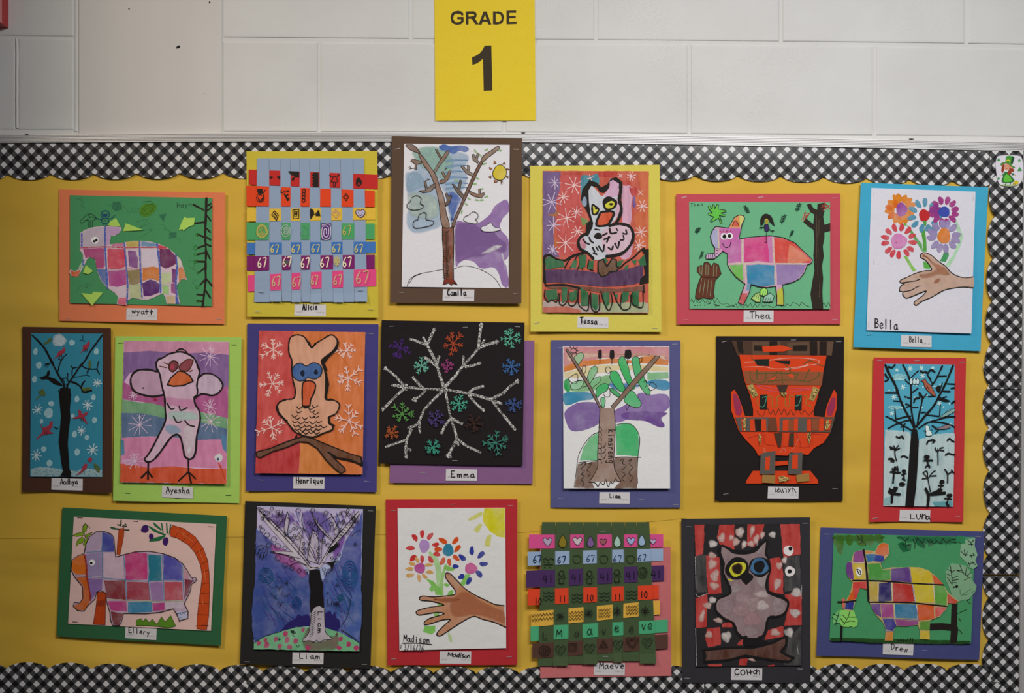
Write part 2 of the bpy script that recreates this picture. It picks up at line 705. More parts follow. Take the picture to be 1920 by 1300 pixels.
def rawdisc(c, r, col, key):
    rawfill([(c[0] + r * math.cos(t * math.pi / 4), c[1] + r * math.sin(t * math.pi / 4)) for t in range(8)], col, key)

def _run(R, w, col, key):
    n = len(R)
    o = lay()
    L, Rr = [], []
    for i in range(n):
        a = R[max(i - 1, 0)]
        b = R[min(i + 1, n - 1)]
        dx, dy = b[0] - a[0], b[1] - a[1]
        l = math.hypot(dx, dy) or 1
        nx, ny = -dy / l, dx / l
        hw = w / 2 * (0.95 + 0.42 * noise.noise(Vector((R[i][0] * .23, R[i][1] * .23, w))))
        L.append((R[i][0] + nx * hw, R[i][1] + ny * hw))
        Rr.append((R[i][0] - nx * hw, R[i][1] - ny * hw))
    # round ends
    def cap(c, frm, sgn):
        ang = math.atan2(frm[1] - c[1], frm[0] - c[0])
        r = math.hypot(frm[0] - c[0], frm[1] - c[1])
        return [(c[0] + r * math.cos(ang + sgn * t * math.pi / 4), c[1] + r * math.sin(ang + sgn * t * math.pi / 4)) for t in (1, 2, 3)]
    e1 = cap(R[-1], L[-1], -1)
    s1 = cap(R[0], Rr[0], -1)
    V2 = L + Rr + e1 + s1
    slope = LAYER * .8 / max(n, 1)
    V = []
    for i, p in enumerate(V2):
        k = i if i < n else (i - n if i < 2 * n else (n if i < 2 * n + 3 else 0))
        V.append(Wp(p[0], p[1], A.sdf(*p) + o + slope * k))
    F = []
    for i in range(n - 1):
        F.append((i, i + 1, n + i + 1, n + i))
    F.append((n - 1, 2 * n, 2 * n + 1, 2 * n + 2, 2 * n - 1))
    F.append((n, 2 * n + 3, 2 * n + 4, 2 * n + 5, 0))
    F = [tuple(q) for q in F]
    A.fig.add(V, F, key, col)

def s(col, w, pts, key='m', sm=1, closed=0):
    """stroke; w in crop pixels; '|' separates polylines"""
    c = ac(col)
    for part in (pts.split('|') if isinstance(pts, str) else [pts]):
        P = [TX(p) for p in pts2(part)]
        if sm and len(P) > 2:
            P = catmull(P, bool(closed), 4)
        if closed:
            P = P + [P[0]]
        ribbon(P, w / A.k, c, key)

def o(fillc, linec, w, pts, key='w', sm=1):
    """outlined shape"""
    P = pts2(pts)
    if fillc:
        f(fillc, P, key, sm)
    s(linec, w, P, 'm', sm, 1)

def ring(col, w, cx, cy, rx, ry=None, rot=0, key='m', a0=0, a1=360):
    ry = rx if ry is None else ry
    r = math.radians(rot)
    n = 16
    P = []
    for i in range(n + 1):
        t = math.radians(a0 + (a1 - a0) * i / n)
        x, y = rx * math.cos(t), ry * math.sin(t)
        P.append((cx + x * math.cos(r) - y * math.sin(r), cy + x * math.sin(r) + y * math.cos(r)))
    s(col, w, P, key, 0)

def spiral(col, w, cx, cy, r0, r1, turns, key='m', asp=1.0):
    P = []
    n = int(14 * turns)
    for i in range(n + 1):
        t = i / n
        rr = r0 + (r1 - r0) * t
        P.append((cx + rr * math.cos(6.283 * turns * t), cy + asp * rr * math.sin(6.283 * turns * t)))
    s(col, w, P, key, 0)

def star(col, w, cx, cy, r, n=4, rot=0.0, key='m', jit=.25):
    """n lines crossing at a point"""
    for i in range(n):
        a = math.radians(rot) + math.pi * i / n + rnd(-.12, .12)
        r1, r2 = r * rnd(1 - jit, 1), r * rnd(1 - jit, 1)
        s(col, w, [(cx - r1 * math.cos(a), cy - r1 * math.sin(a)), (cx + r2 * math.cos(a), cy + r2 * math.sin(a))], key, 0)

def flake(col, w, cx, cy, r, arms=6, rot=0.0, key='c', br=2):
    """snowflake with branching arms"""
    for i in range(arms):
        a = math.radians(rot) + 2 * math.pi * i / arms + rnd(-.24, .24)
        R = r * rnd(.72, 1.1)
        tip = (cx + R * math.cos(a), cy + R * math.sin(a))
        s(col, w, [(cx, cy), tip], key, 0)
        for b in range(br):
            t = .45 + .32 * b + rnd(-.06, .06)
            bx, by = cx + R * t * math.cos(a), cy + R * t * math.sin(a)
            l = R * (.36 - .06 * b) * rnd(.7, 1.15)
            for sg in (-1, 1):
                aa = a + sg * rnd(.6, .85)
                s(col, w, [(bx, by), (bx + l * math.cos(aa), by + l * math.sin(aa))], key, 0)

# single-stroke hand lettering: y 0 = cap top, 1 = baseline
GL = {
 'A': '.0 1 .45 0 .9 1|.18 .62 .75 .62', 'B': '.1 0 .1 1|.1 .02 .6 .1 .62 .35 .1 .48|.1 .48 .75 .6 .7 .9 .1 1',
 'C': '.8 .15 .45 .0 .1 .4 .2 .85 .5 1 .85 .85', 'D': '.1 0 .1 1|.1 .02 .7 .2 .8 .55 .5 .95 .1 1',
 'E': '.75 0 .1 0|.1 0 .1 1|.1 1 .8 1|.1 .5 .6 .5', 'G': '.85 .2 .5 0 .1 .35 .2 .9 .6 1 .85 .8 .85 .55 .5 .55',
 'H': '.1 0 .1 1|.8 0 .8 1|.1 .5 .8 .5', 'I': '.4 0 .4 1', 'L': '.1 0 .1 1|.1 1 .8 1', 'M': '.05 1 .15 0|.15 0 .5 .6|.5 .6 .85 0|.85 0 .95 1',
 'N': '.1 1 .1 0|.1 0 .8 1|.8 1 .8 0', 'O': '.5 0 .1 .3 .15 .8 .5 1 .85 .75 .85 .25 .5 0', 'R': '.1 1 .1 0|.1 0 .7 .1 .7 .4 .1 .5|.3 .5 .8 1',
 'T': '.0 .05 .9 .0|.45 0 .45 1', 'U': '.1 0 .12 .75 .4 1 .7 .8 .75 0', 'V': '.05 0 .4 1|.4 1 .8 0', 'W': '.0 0 .25 1|.25 1 .45 .3|.45 .3 .65 1|.65 1 .9 0',
 'Y': '.05 0 .4 .5|.8 0 .3 1', 'K': '.1 0 .1 1|.7 0 .1 .5|.1 .5 .8 1', 'S': '.75 .1 .3 .05 .2 .35 .7 .6 .6 .95 .1 .9',
 'a': '.7 .5 .35 .45 .1 .7 .25 .98 .6 .9 .7 .5|.7 .45 .72 .85 .9 1', 'c': '.7 .55 .4 .45 .1 .75 .4 1 .75 .9', 'd': '.65 .55 .3 .5 .1 .75 .3 1 .62 .85|.66 0 .68 1',
 'e': '.12 .75 .7 .68 .55 .45 .25 .5 .1 .78 .35 1 .75 .92', 'h': '.12 0 .12 1|.12 .7 .4 .5 .65 .65 .7 1', 'i': '.35 .48 .35 1|.35 .22 .36 .28', 'l': '.35 0 .35 1',
 'm': '.05 .5 .08 1|.08 .7 .28 .48 .42 .65 .44 1|.44 .7 .66 .48 .82 .65 .86 1', 'n': '.12 .48 .14 1|.14 .7 .42 .48 .66 .65 .7 1', 'o': '.45 .45 .1 .7 .3 1 .7 .85 .7 .55 .45 .45',
 'q': '.65 .5 .3 .45 .1 .7 .3 .95 .62 .8|.66 .45 .68 1.35', 'r': '.15 .48 .17 1|.17 .72 .4 .48 .68 .52', 's': '.68 .5 .3 .46 .25 .68 .62 .78 .55 .98 .12 .95',
 't': '.35 .1 .38 1|.05 .5 .75 .45', 'u': '.12 .48 .15 .85 .4 1 .65 .85 .68 .48|.68 .48 .72 1', 'v': '.08 .48 .36 1|.36 1 .68 .45', 'w': '.0 .48 .2 1|.2 1 .42 .55|.42 .55 .62 1|.62 1 .85 .48',
 'y': '.1 .48 .4 .85|.75 .45 .2 1.35', 'k': '.1 0 .1 1|.6 .45 .1 .75|.1 .75 .7 1', 'g': '.65 .5 .3 .45 .1 .7 .3 .95 .62 .8|.66 .45 .65 1.2 .4 1.4 .1 1.25',
 '0': '.45 0 .12 .3 .15 .8 .45 1 .78 .7 .72 .2 .45 0', '1': '.4 0 .42 1', '2': '.12 .2 .45 0 .75 .25 .4 .7 .1 1 .8 .98', '3': '.15 .05 .6 .1 .35 .45 .7 .7 .45 1 .1 .95',
 '4': '.3 0 .1 .55 .8 .55|.6 .1 .62 1', '5': '.7 0 .2 .02 .2 .4 .65 .5 .65 .9 .15 1', '6': '.65 .0 .25 .4 .12 .75 .35 1 .68 .85 .6 .6 .2 .65', '7': '.1 .05 .75 .02 .35 1',
 '/': '.7 0 .1 1', "'": '.4 0 .36 .2', '.': '.3 .95 .33 1',
}

def txt(col, w, text, x0, y0, x1, y1, h, wd=None, key='m'):
    """baseline-left of the first letter to baseline-left of the last"""
    n = len(text)
    ang = math.atan2(y1 - y0, max(x1 - x0, 1e-6)) if n > 1 else 0
    for i, ch in enumerate(text):
        if ch == ' ':
            continue
        t = i / max(n - 1, 1)
        bx, by = x0 + (x1 - x0) * t, y0 + (y1 - y0) * t
        step = (x1 - x0) / max(n - 1, 1) if n > 1 else h * .7
        ww = wd or min(step * .95, h * .8)
        for part in GL[ch].split('|'):
            P = [(bx + p[0] * ww, by + (p[1] - 1) * h) for p in pts2(part)]
            s(col, w, P, key, 1 if len(P) > 2 else 0)

def tag(corners, text=None, x0=0, y0=0, x1=0, y1=0, h=40, w=9, custom=None):
    """white printed name card lying on the mount"""
    endfig()
    C0 = pts2(corners)
    C = [TX(p) for p in C0]
    d0 = max(mdepth(p) for p in C) + .0006
    keep_sdf, keep_layer = A.sdf if hasattr(A, 'sdf') else None, A.layer
    A.sdf = lambda px, py: d0
    A.layer = 1
    M = Mesh()
    slab(M, C, A.sdf, .0004, 'k', alb('#cbc8ca', 205))
    t = M.build('name_card', A.root, A.origin)
    fig('handwriting', t)
    if text:
        txt('#17151a', w, text, x0, y0, x1, y1, h)
    if custom:
        for c in custom.split('|'):
            s('#1a181a', w, c)
    endfig()
    fig('printed_line', t)
    tl, tr, br, bl = C0
    def at(u, v):
        a = (tl[0] + (tr[0] - tl[0]) * u, tl[1] + (tr[1] - tl[1]) * u)
        b = (bl[0] + (br[0] - bl[0]) * u, bl[1] + (br[1] - bl[1]) * u)
        return (a[0] + (b[0] - a[0]) * v, a[1] + (b[1] - a[1]) * v)
    for word, u0, u1 in (('GRADE 1', .06, .29), ('ROOM 20', .70, .92)):
        p, q = at(u0, .72), at(u1, .72)
        hh = abs(bl[1] - tl[1]) * .105
        txt('#8a8688', A.k * .28, word, p[0], p[1], q[0], q[1], hh)
    endfig()
    if keep_sdf:
        A.sdf = keep_sdf
    A.layer = keep_layer
    return t

def staples(spec, on='mount', dark=0):
    """x y angle length ... in crop pixels"""
    endfig()
    n = nums(spec)
    for i in range(0, len(n), 3):
        x, y, ang = n[i:i + 3]
        p = TX((x, y))
        d = (mdepth(p) if on == 'mount' else A.sdf(*p)) + .0001
        a = math.radians(ang)
        L, hw = 4.9, .42
        dx, dy = math.cos(a), -math.sin(a)
        M = Mesh()
        Q = []
        for sx, sy in ((-1, -1), (1, -1), (1, 1), (-1, 1)):
            Q.append((p[0] + sx * L * dx - sy * hw * dy, p[1] + sx * L * dy + sy * hw * dx))
        V = [Wp(q[0], q[1], d + .0006) for q in Q] + [Wp(q[0], q[1], d - .0002) for q in Q]
        M.add(V, [(0, 3, 2, 1), (0, 1, 5, 4), (1, 2, 6, 5), (2, 3, 7, 6), (3, 0, 4, 7), (4, 5, 6, 7)], 'hole' if dark else 'staple')
        M.build('staple', A.root, A.origin)

def piece(col, pts, name='cut_paper', thick=.0005, up=.0006, sm=0, parent=None, key='k'):
    """a glued or woven paper piece with its own thickness, above what is drawn so far"""
    endfig()
    P = [TX(p) for p in pts2(pts)]
    if sm:
        P = catmull(P, True, 3)
    if getattr(A, 'stacked', False):
        up = .00006
    A.stacked = True
    base = A.layer * LAYER + up
    sd = A.sdf
    M = Mesh()
    slab(M, P, lambda a, b: sd(a, b) + base, thick, key, ac(col))
    ob = M.build(name, parent or A.sheet_ob or A.root, A.origin)
    A.layer += int(up / LAYER) + 2
    return ob
# ================================================================== the wall
def xi(x, pts):
    return float(np.interp(x, [p[0] for p in pts], [p[1] for p in pts]))

J1 = [(-900, 52), (20, 66), (135, 67.5), (418, 69), (600, 71), (1000, 73.5), (1240, 75), (1640, 78.5), (1920, 82.5), (3200, 105)]
J2 = [(-900, 228), (20, 242), (135, 242), (418, 245.5), (600, 246), (1000, 247.5), (1240, 250), (1640, 253), (1920, 256), (3200, 272)]
FT = [(-900, 262), (0, 253), (300, 250.5), (600, 249), (1000, 250.5), (1240, 253.5), (1600, 260), (1920, 267), (2000, 269)]
FB = [(-900, 276), (0, 268.6), (300, 266.5), (600, 265.7), (1000, 267.3), (1240, 271), (1640, 278), (1920, 284.5), (2000, 286)]
JW = 9.0

def P0(px, py, d):
    return Wp(px, py, d, 0.0)

wm = Mesh()
wx0, wx1, wy0, wy1 = -175, 3300, -900, 2100
V = [P0(wx0, wy0, -.0022), P0(wx1, wy0, -.0022), P0(wx1, wy1, -.0022), P0(wx0, wy1, -.0022)]
V += [P0(wx0, wy0, -.12), P0(wx1, wy0, -.12), P0(wx1, wy1, -.12), P0(wx0, wy1, -.12)]
wm.add(V, [(0, 3, 2, 1), (4, 5, 6, 7), (0, 1, 5, 4), (1, 2, 6, 5), (2, 3, 7, 6), (3, 0, 4, 7)], 'block')
wall = wm.build('wall_back', props={'kind': 'structure'})

def block(corner, name='concrete_block', key='block', dep=0.0, bev=2.2, parent=None):
    """bevelled block face: corners TL TR BR BL in photo pixels"""
    cx = sum(p[0] for p in corner) / 4
    cy = sum(p[1] for p in corner) / 4
    M = Mesh()
    def ins(k):
        out = []
        for p in corner:
            out.append((p[0] + (k if p[0] < cx else -k), p[1] + (k if p[1] < cy else -k)))
        return out
    V = [P0(p[0], p[1], dep - .0035) for p in corner] + [P0(p[0], p[1], dep - .0010) for p in corner] \
        + [P0(p[0], p[1], dep - .0002) for p in ins(bev * .6)] + [P0(p[0], p[1], dep) for p in ins(bev * 1.8)]
    F = [(12, 15, 14, 13)]
    for r in range(3):
        for i in range(4):
            j = (i + 1) % 4
            F.append((r * 4 + i, r * 4 + i + 4, r * 4 + j + 4, r * 4 + j))
    M.add(V, F, key)
    return M.build(name, parent or wall)

def row(xs, top, bot):
    for a, b in zip(xs[:-1], xs[1:]):
        l, r = a + JW / 2 - .8, b - JW / 2 + .8
        block([(l, top(l)), (r, top(r)), (r, bot(r)), (l, bot(l))], dep=rnd(-.0003, .0003))

right_a = [770 + 347.3 * i for i in range(0, 8)]
right_b = [598 + 347.3 * i for i in range(0, 9)]
c0 = 418 + 1.5 - JW / 2
up = lambda n: (lambda x: xi(x, J1) - 178 * n - JW * 0)
# courses above the photograph, the two in view, the one running behind the board
row([c0] + right_b, lambda x: xi(x, J1) - 2 * 176 + JW, lambda x: xi(x, J1) - 176)
row([c0] + right_a, lambda x: xi(x, J1) - 176 + JW, lambda x: xi(x, J1))
row([c0] + right_b, lambda x: xi(x, J1) + JW, lambda x: xi(x, J2))
row([c0] + right_a, lambda x: xi(x, J2) + JW, lambda x: xi(x, J2) + 176)
left = [(-165, 30, 141)]
row([-172, 141], lambda x: xi(x, J1) - 176 + JW, lambda x: xi(x, J1))
row([-172, 31, 141], lambda x: xi(x, J1) + JW - 3, lambda x: xi(x, J2))
row([-172, 141], lambda x: xi(x, J2) + JW - 3, lambda x: xi(x, J2) + 176)
# smooth cast column between the block courses
col_ob = block([(147.5, -420), (416, -420), (416, 420), (147.5, 420)], 'column_face', 'column', dep=.0004, bev=1.6)
# mortar fillet and chipped edge on the column's left joint
fm = Mesh()
for (xa, xb, ya, yb, dd) in ((137.5, 146.5, -400, 246, -.0006), (28.5, 34.5, 72, 240, .0012)):
    n = 26
    V, F = [], []
    for i in range(n + 1):
        y = ya + (yb - ya) * i / n
        w = .8 * noise.noise(Vector((xa, y * .03, 0)))
        for t, d in ((0, -.002), (.3, 0), (.6, .0003), (1, -.002)):
            V.append(P0(xa + (xb - xa) * t + w, y, dd + d))
    for i in range(n):
        for k in range(3):
            a = i * 4 + k
            F.append((a, a + 4, a + 5, a + 1))
    fm.add(V, F, 'block')
fm.build('mortar_fillet', wall, smooth=True)

def hole(x, y, r, seed):
    M = Mesh()
    P = [(x + r * (1 + .35 * math.sin(seed + 2.1 * i)) * math.cos(i * .785), y + r * (1 + .35 * math.sin(seed * 2 + 1.7 * i)) * math.sin(i * .785)) for i in range(8)]
    V = [P0(p[0], p[1], .0006) for p in P] + [P0(x, y, .0010)]
    M.add(V, [(i, 8, (i + 1) % 8) for i in range(8)], 'hole')
    M.build('nail_hole', wall)
hole(334, 88.5, 3.4, 1.0)
hole(393, 4.5, 1.7, 2.0)
hole(242, 17, 1.6, 3.2)
hole(383, 175, .9, .4)

# unseen wall added to block light and shade the board's left side
M = Mesh()
xa, xb, ya, yb = -430, -175, -900, 2100
V = [P0(x, y, d) for d in (.545, -.12) for x, y in ((xa, ya), (xb, ya), (xb, yb), (xa, yb))]
M.add(V, [(0, 3, 2, 1), (4, 5, 6, 7), (0, 1, 5, 4), (1, 2, 6, 5), (2, 3, 7, 6), (3, 0, 4, 7)], 'brown')
M.build('wall_left', props={'kind': 'structure'})

# ================================================================== red box at the upper left
M = Mesh()
def ringq(d, x0, x1, y0, y1):
    return [P0(x0, y0, d), P0(x1, y0, d), P0(x1, y1, d), P0(x0, y1, d)]
V = ringq(0, -128, 16, -150, 53) + ringq(.012, -128, 16, -150, 53) + ringq(.030, -126, 15.5, -148, 52) + ringq(.036, -118, 7, -140, 44)
F = [(12, 15, 14, 13), (0, 1, 2, 3)]
for r in range(3):
    for i in range(4):
        j = (i + 1) % 4
        F.append((r * 4 + i, r * 4 + i + 4, r * 4 + j + 4, r * 4 + j))
org = P0(-56, 53, 0)
M.add(V, F, 'red')
rb = empty('wall_box', org, label='red metal box on the wall cut off at the upper left corner', category='wall box')
M.build('box_body', rb, org)
M = Mesh()
V = ringq(.0362, -104, -7, -126, 30) + ringq(.039, -102, -9, -124, 28)
F = [(4, 7, 6, 5)] + [(i, i + 4, (i + 1) % 4 + 4, (i + 1) % 4) for i in range(4)]
M.add(V, F, 'red')
M.build('box_lid', rb, org)

# ================================================================== bulletin board: frame and yellow backing
board_org = Wp(960, 1380, 0)
board = empty('bulletin_board', board_org, label='aluminium framed bulletin board covered with yellow paper on the block wall', category='bulletin board')
M = Mesh()
V = [Wp(x, y, d) for d in (.0078, .0004) for x, y in ((-112, 262), (1914, 276), (1910, 1372), (-112, 1366))]
M.add(V, [(0, 3, 2, 1), (4, 5, 6, 7), (0, 1, 5, 4), (1, 2, 6, 5), (2, 3, 7, 6), (3, 0, 4, 7)], 'k', (.3, .2, .12, 1))
M.build('cork_panel', board, board_org)

def rail(name, path, prof_n=6):
    """path: list of ((x,y) outer edge, (x,y) inner edge); ridged section"""
    sec = [(0, 0.0005), (0, .016)]
    n = prof_n
    for i in range(n):
        t0 = (i + .0) / n
        sec += [(t0 + .02, .0178), (t0 + .70 / n, .0183), (t0 + .78 / n, .0170), (t0 + .97 / n, .0170)]
    sec += [(1.0, .0183), (1.0, .010)]
    V, F = [], []
    m = len(sec)
    for (a, b) in path:
        for t, d in sec:
            V.append(Wp(a[0] + (b[0] - a[0]) * t, a[1] + (b[1] - a[1]) * t, d))
    for i in range(len(path) - 1):
        for k in range(m - 1):
            a = i * m + k
            F.append((a, a + 1, a + m + 1, a + m))
    M = Mesh()
    M.add(V, F, 'alu')
    return M.build(name, board, board_org)

xs = [-118] + list(range(0, 1921, 80)) + [1934]
rail('frame_rail', [((x, xi(x, FT)), (x, xi(x, FB))) for x in xs])
rail('frame_rail', [((1935 - 7.5 * (y - 267) / 1033, y), (1918.5 - 7.8 * (y - 267) / 1033, y)) for y in range(268, 1391, 60)])
rail('frame_rail', [((-128, y), (-112, y)) for y in range(258, 1391, 60)])
rail('frame_rail', [((x, 1392), (x, 1376)) for x in range(-118, 1932, 120)])
fm = Mesh()
for (x, y, r) in ((51, 252.5, 1.7), (981, 250, 1.9), (1708, 261.3, 2.2)):
    V = [Wp(x + 2.4 * r * math.cos(t * .785), y + r * .55 * math.sin(t * .785), .0186) for t in range(8)] + [Wp(x, y, .0198)]
    fm.add(V, [((i + 1) % 8, 8, i) for i in range(8)], 'hole')
fm.build('frame_screw', board, board_org)

def yel(px, py):
    p = Vector((px * .0042, py * .0085, 0))
    a = noise.noise(p)
    b = noise.noise(Vector(((px + .55 * py) * .0022, (py - .22 * px) * .0135, 3.0)))
    c = noise.noise(Vector((px * .013, py * .017, 7.0)))
    d = noise.noise(Vector(((px - .4 * py) * .003, (py + .15 * px) * .024, 11.0)))
    f1 = noise.noise(Vector(((px + .8 * py) * .0035, (py - .3 * px) * .011, 21.0)))
    fold = math.exp(-(f1 * 7) ** 2) * (.5 + .5 * noise.noise(Vector((px * .004, py * .004, 5.0))))
    return .0011 * a + .0014 * b + .0004 * c + .0008 * d + .0012 * fold

SEAM = [(-120, 1012), (430, 1008), (975, 1000), (1015, 996), (1260, 976), (1292, 971), (1495, 1250), (1515, 1371), (1925, 1371)]
def backing(top, bot, d0, name):
    M = Mesh()
    nx, ny = 150, 76
    V, F = [], []
    for j in range(ny + 1):
        for i in range(nx + 1):
            x = -110 + (1916 + 110) * i / nx
            t, b = top(x), bot(x)
            y = t + (b - t) * j / ny
            V.append(Wp(x, y, d0 + yel(x, y)))
    for j in range(ny):
        for i in range(nx):
            a = j * (nx + 1) + i
            F.append((a, a + nx + 1, a + nx + 2, a + 1))
    M.add(V, F, 'backing')
    return M.build(name, board, board_org, smooth=True)
backing(lambda x: xi(x, FB) + 1, lambda x: xi(x, SEAM), .0116, 'backing_paper')
backing(lambda x: xi(x, SEAM) - 40, lambda x: 1372, .0109, 'backing_paper')

# ================================================================== gingham border strips
def strip(name, label, path, edge, ph, per, d0, amp, gloss_wave, inner=1):
    """path: stations (base point on the frame side, unit inward dir, distance along);
    edge(s) -> width to the scalloped edge. Gingham coordinates follow the strip."""
    ny = 9
    V, F, G = [], [], []
    for (bx, by, dx, dy, sdist) in path:
        w = edge(sdist)
        for j in range(ny + 1):
            t = j / ny
            px, py = bx + dx * w * t, by + dy * w * t
            curl = math.sin(math.pi * min(1, t * 1.05)) * amp * (.55 + .45 * gloss_wave(sdist)) + amp * .25 * noise.noise(Vector((sdist * .02, t * 1.5, ph[0])))
            V.append(Wp(px, py, d0 + curl + .0004 * noise.noise(Vector((sdist * .05, t * 3, 2)))))
            gx, gy = px - ph[0], py - ph[1]
            G.append(((gx + gy) / per, (gx - gy) / per, 0))
    m = ny + 1
    for i in range(len(path) - 1):
        for j in range(ny):
            a = i * m + j
            q = (a, a + 1, a + m + 1, a + m)
            F.append(q if inner > 0 else tuple(reversed(q)))
    org = Wp(sum(p[0] for p in path) / len(path), sum(p[1] for p in path) / len(path), d0)
    M = Mesh()
    M.add(V, F, 'gingham')
    ob = M.build(name, None, org, smooth=False)
    at = ob.data.attributes.new('gingham', 'FLOAT_VECTOR', 'POINT')
    at.data.foreach_set('vector', [x for g in G for x in g])
    md = ob.modifiers.new('thickness', 'SOLIDIFY')
    md.thickness = .0004
    md.offset = -1
    ob['label'] = label
    ob['category'] = 'border trim'
    ob['group'] = 'scalloped gingham border strips'
    return ob

def scal(sd, ph, per, depth):
    t = ((sd - ph) / per) % 1.0
    return depth * (1 - (2 * t - 1) ** 2) ** .62

def gw(a, b):
    return lambda sd: math.sin(sd * a + b)

TB = [(-120, 337), (15, 324.5), (176, 323.5), (336, 321.8), (600, 321), (986, 324), (1307, 326), (1547, 329.5), (1707, 334), (1786, 336.5), (1930, 341)]
def top_path(x0, x1):
    out, x = [], x0
    while x <= x1 + .01:
        out.append((x, xi(x, FB) + .8, 0, 1, x))
        x += 4.03
    return out
te = lambda x: xi(x, TB) - xi(x, FB) - .8 + scal(x, 14.5, 80.55, 13.2)
strip('border_strip', 'black and white gingham border along the top left of the board', top_path(-112, 870), te, (7.2, 283), 26.15, .0154, .0014, gw(.011, 1.0))
strip('border_strip', 'black and white gingham border along the top right of the board', top_path(850, 1912), te, (1720.8, 293.3), 25.75, .0157, .0017, gw(.013, 2.2))

RB = [(260, 1869), (404, 1867), (482, 1863.5), (561, 1862.3), (643, 1860.5), (724, 1858), (803, 1858), (883, 1859), (962, 1860), (1040, 1856), (1117, 1856), (1200, 1856), (1400, 1855)]
RF = lambda y: 1918.5 - 7.8 * (y - 267) / 1033
def right_path(y0, y1):
    out, y = [], y0
    while y <= y1 + .01:
        out.append((RF(y) - .8, y, -1, 0, y))
        y += 3.98
    return out
re_ = lambda off: (lambda y: RF(y) - .8 - xi(y, RB) + off + scal(y, 325, 79.6, 14.0))
strip('border_strip', 'gingham border down the right side overlapping the top corner strip', right_path(284, 730), re_(0), (1865.5, 361.5), 25.6, .0182, .0006, gw(.02, .4), -1)
strip('border_strip', 'gingham border down the right side from the blue flower mount to the seam', right_path(684, 1079), re_(1.5), (1867.0, 790), 25.6, .0158, .0007, gw(.02, 1.4), -1)
strip('border_strip', 'gingham border at the lower right below the horizontal seam', right_path(1080.5, 1376), re_(0), (1868.0, 1101), 25.6, .0158, .0006, gw(.02, 2.4), -1)

BB = [(-120, 1256), (11, 1256), (92, 1256), (247, 1259), (410, 1260), (570, 1262.5), (734, 1263), (893, 1264.5), (1100, 1264), (1300, 1261), (1532, 1259), (1771, 1258.5), (1930, 1258)]
def bot_path(x0, x1):
    out, x = [], x0
    while x <= x1 + .01:
        out.append((x, 1374, 0, -1, x))
        x += 4.03
    return out
be = lambda x: 1374 - xi(x, BB) + scal(x, 11, 80.2, 13.4)
strip('border_strip', 'gingham border along the bottom left of the board', bot_path(-112, 470), be, (55, 1270), 26.1, .0156, .0004, gw(.013, .3), -1)
strip('border_strip', 'gingham border along the bottom under the black and red mounts', bot_path(462, 1330), be, (473, 1274), 26.1, .0160, .0004, gw(.011, 1.3), -1)
strip('border_strip', 'gingham border along the bottom right of the board', bot_path(1320, 1880), be, (1560, 1260), 25.8, .0164, .0004, gw(.012, 2.3), -1)
# ================================================================== grade sign
art('grade_sign', 'yellow paper sign reading GRADE 1 on the white block wall', 'sign', 800, 0, 5.418, 203, base=.0012)
C = [TX(p) for p in pts2('78,-90 1097,-92 1107,1226 88,1229')]
A.origin = Wp(sum(p[0] for p in C) / 4, C[2][1], 0, 0)
A.root = empty(A.name, A.origin, label=A.label, category=A.cat)
_W = Wp
def Wp(px, py, d, ref=0.0):
    return _W(px, py, d, 0.0)
sd = lambda u, v: .0018 + .0016 * v ** 3 * (.8 + .5 * math.sin(4 * u)) + .0006 * math.sin(3 * u + 1)
M = Mesh()
gridsheet(M, C, sd, 10, 14, 'k', alb('#dbbe32', 203))
so = M.build('sign_sheet', A.root, A.origin)
A.sheet_ob = so
A.sdf = lambda px, py: .0036
def sgn(px, py):
    u = (px - C[0][0]) / (C[1][0] - C[0][0])
    v = (py - C[0][1]) / (C[2][1] - C[0][1])
    return sd(min(1, max(0, u)), min(1, max(0, v))) + .00025
A.sdf = sgn
INK = '#33291c'
for nm, fn in (('letter_g', lambda: s(INK, 27, '362 150 348 133 318 130 290 131 268 148 258 175 260 205 272 228 295 242 322 243 348 234 362 222', 'm', 1) or f(INK, '312 176 376 176 376 226 362 237 350 226 350 199 312 199', 'm')),
               ('letter_r', lambda: (f(INK, '398 120 426 120 426 254 398 254', 'm'), s(INK, 25, '420 132 468 132 488 139 496 156 489 175 466 182 420 183', 'm', 1), f(INK, '452 192 484 184 500 205 531 253 496 253 468 210', 'm'))),
               ('letter_a', lambda: (f(INK, '527 255 577 120 593 120 593 150 558 255', 'm'), f(INK, '593 120 609 120 658 254 626 254 592 150', 'm'), f(INK, '567 201 617 201 622 225 562 225', 'm'))),
               ('letter_d', lambda: (f(INK, '674 119 702 119 702 252 674 252', 'm'), s(INK, 25, '696 131 728 131 752 139 768 158 772 184 768 210 752 231 728 239 696 240', 'm', 1))),
               ('letter_e', lambda: (f(INK, '811 112 839 112 839 250 811 250', 'm'), f(INK, '830 111 909 109 909 132 830 134', 'm'), f(INK, '830 166 904 165 904 186 830 188', 'm'), f(INK, '830 226 915 223 915 247 830 250', 'm'))),
               ('numeral_one', lambda: f(INK, '590 468 657 466 667 922 580 926 573 597 545 625 510 648 465 662 460 587 500 570 535 548 565 515', 'm'))):
    fig(nm)
    fn()
endfig()
Wp = _W
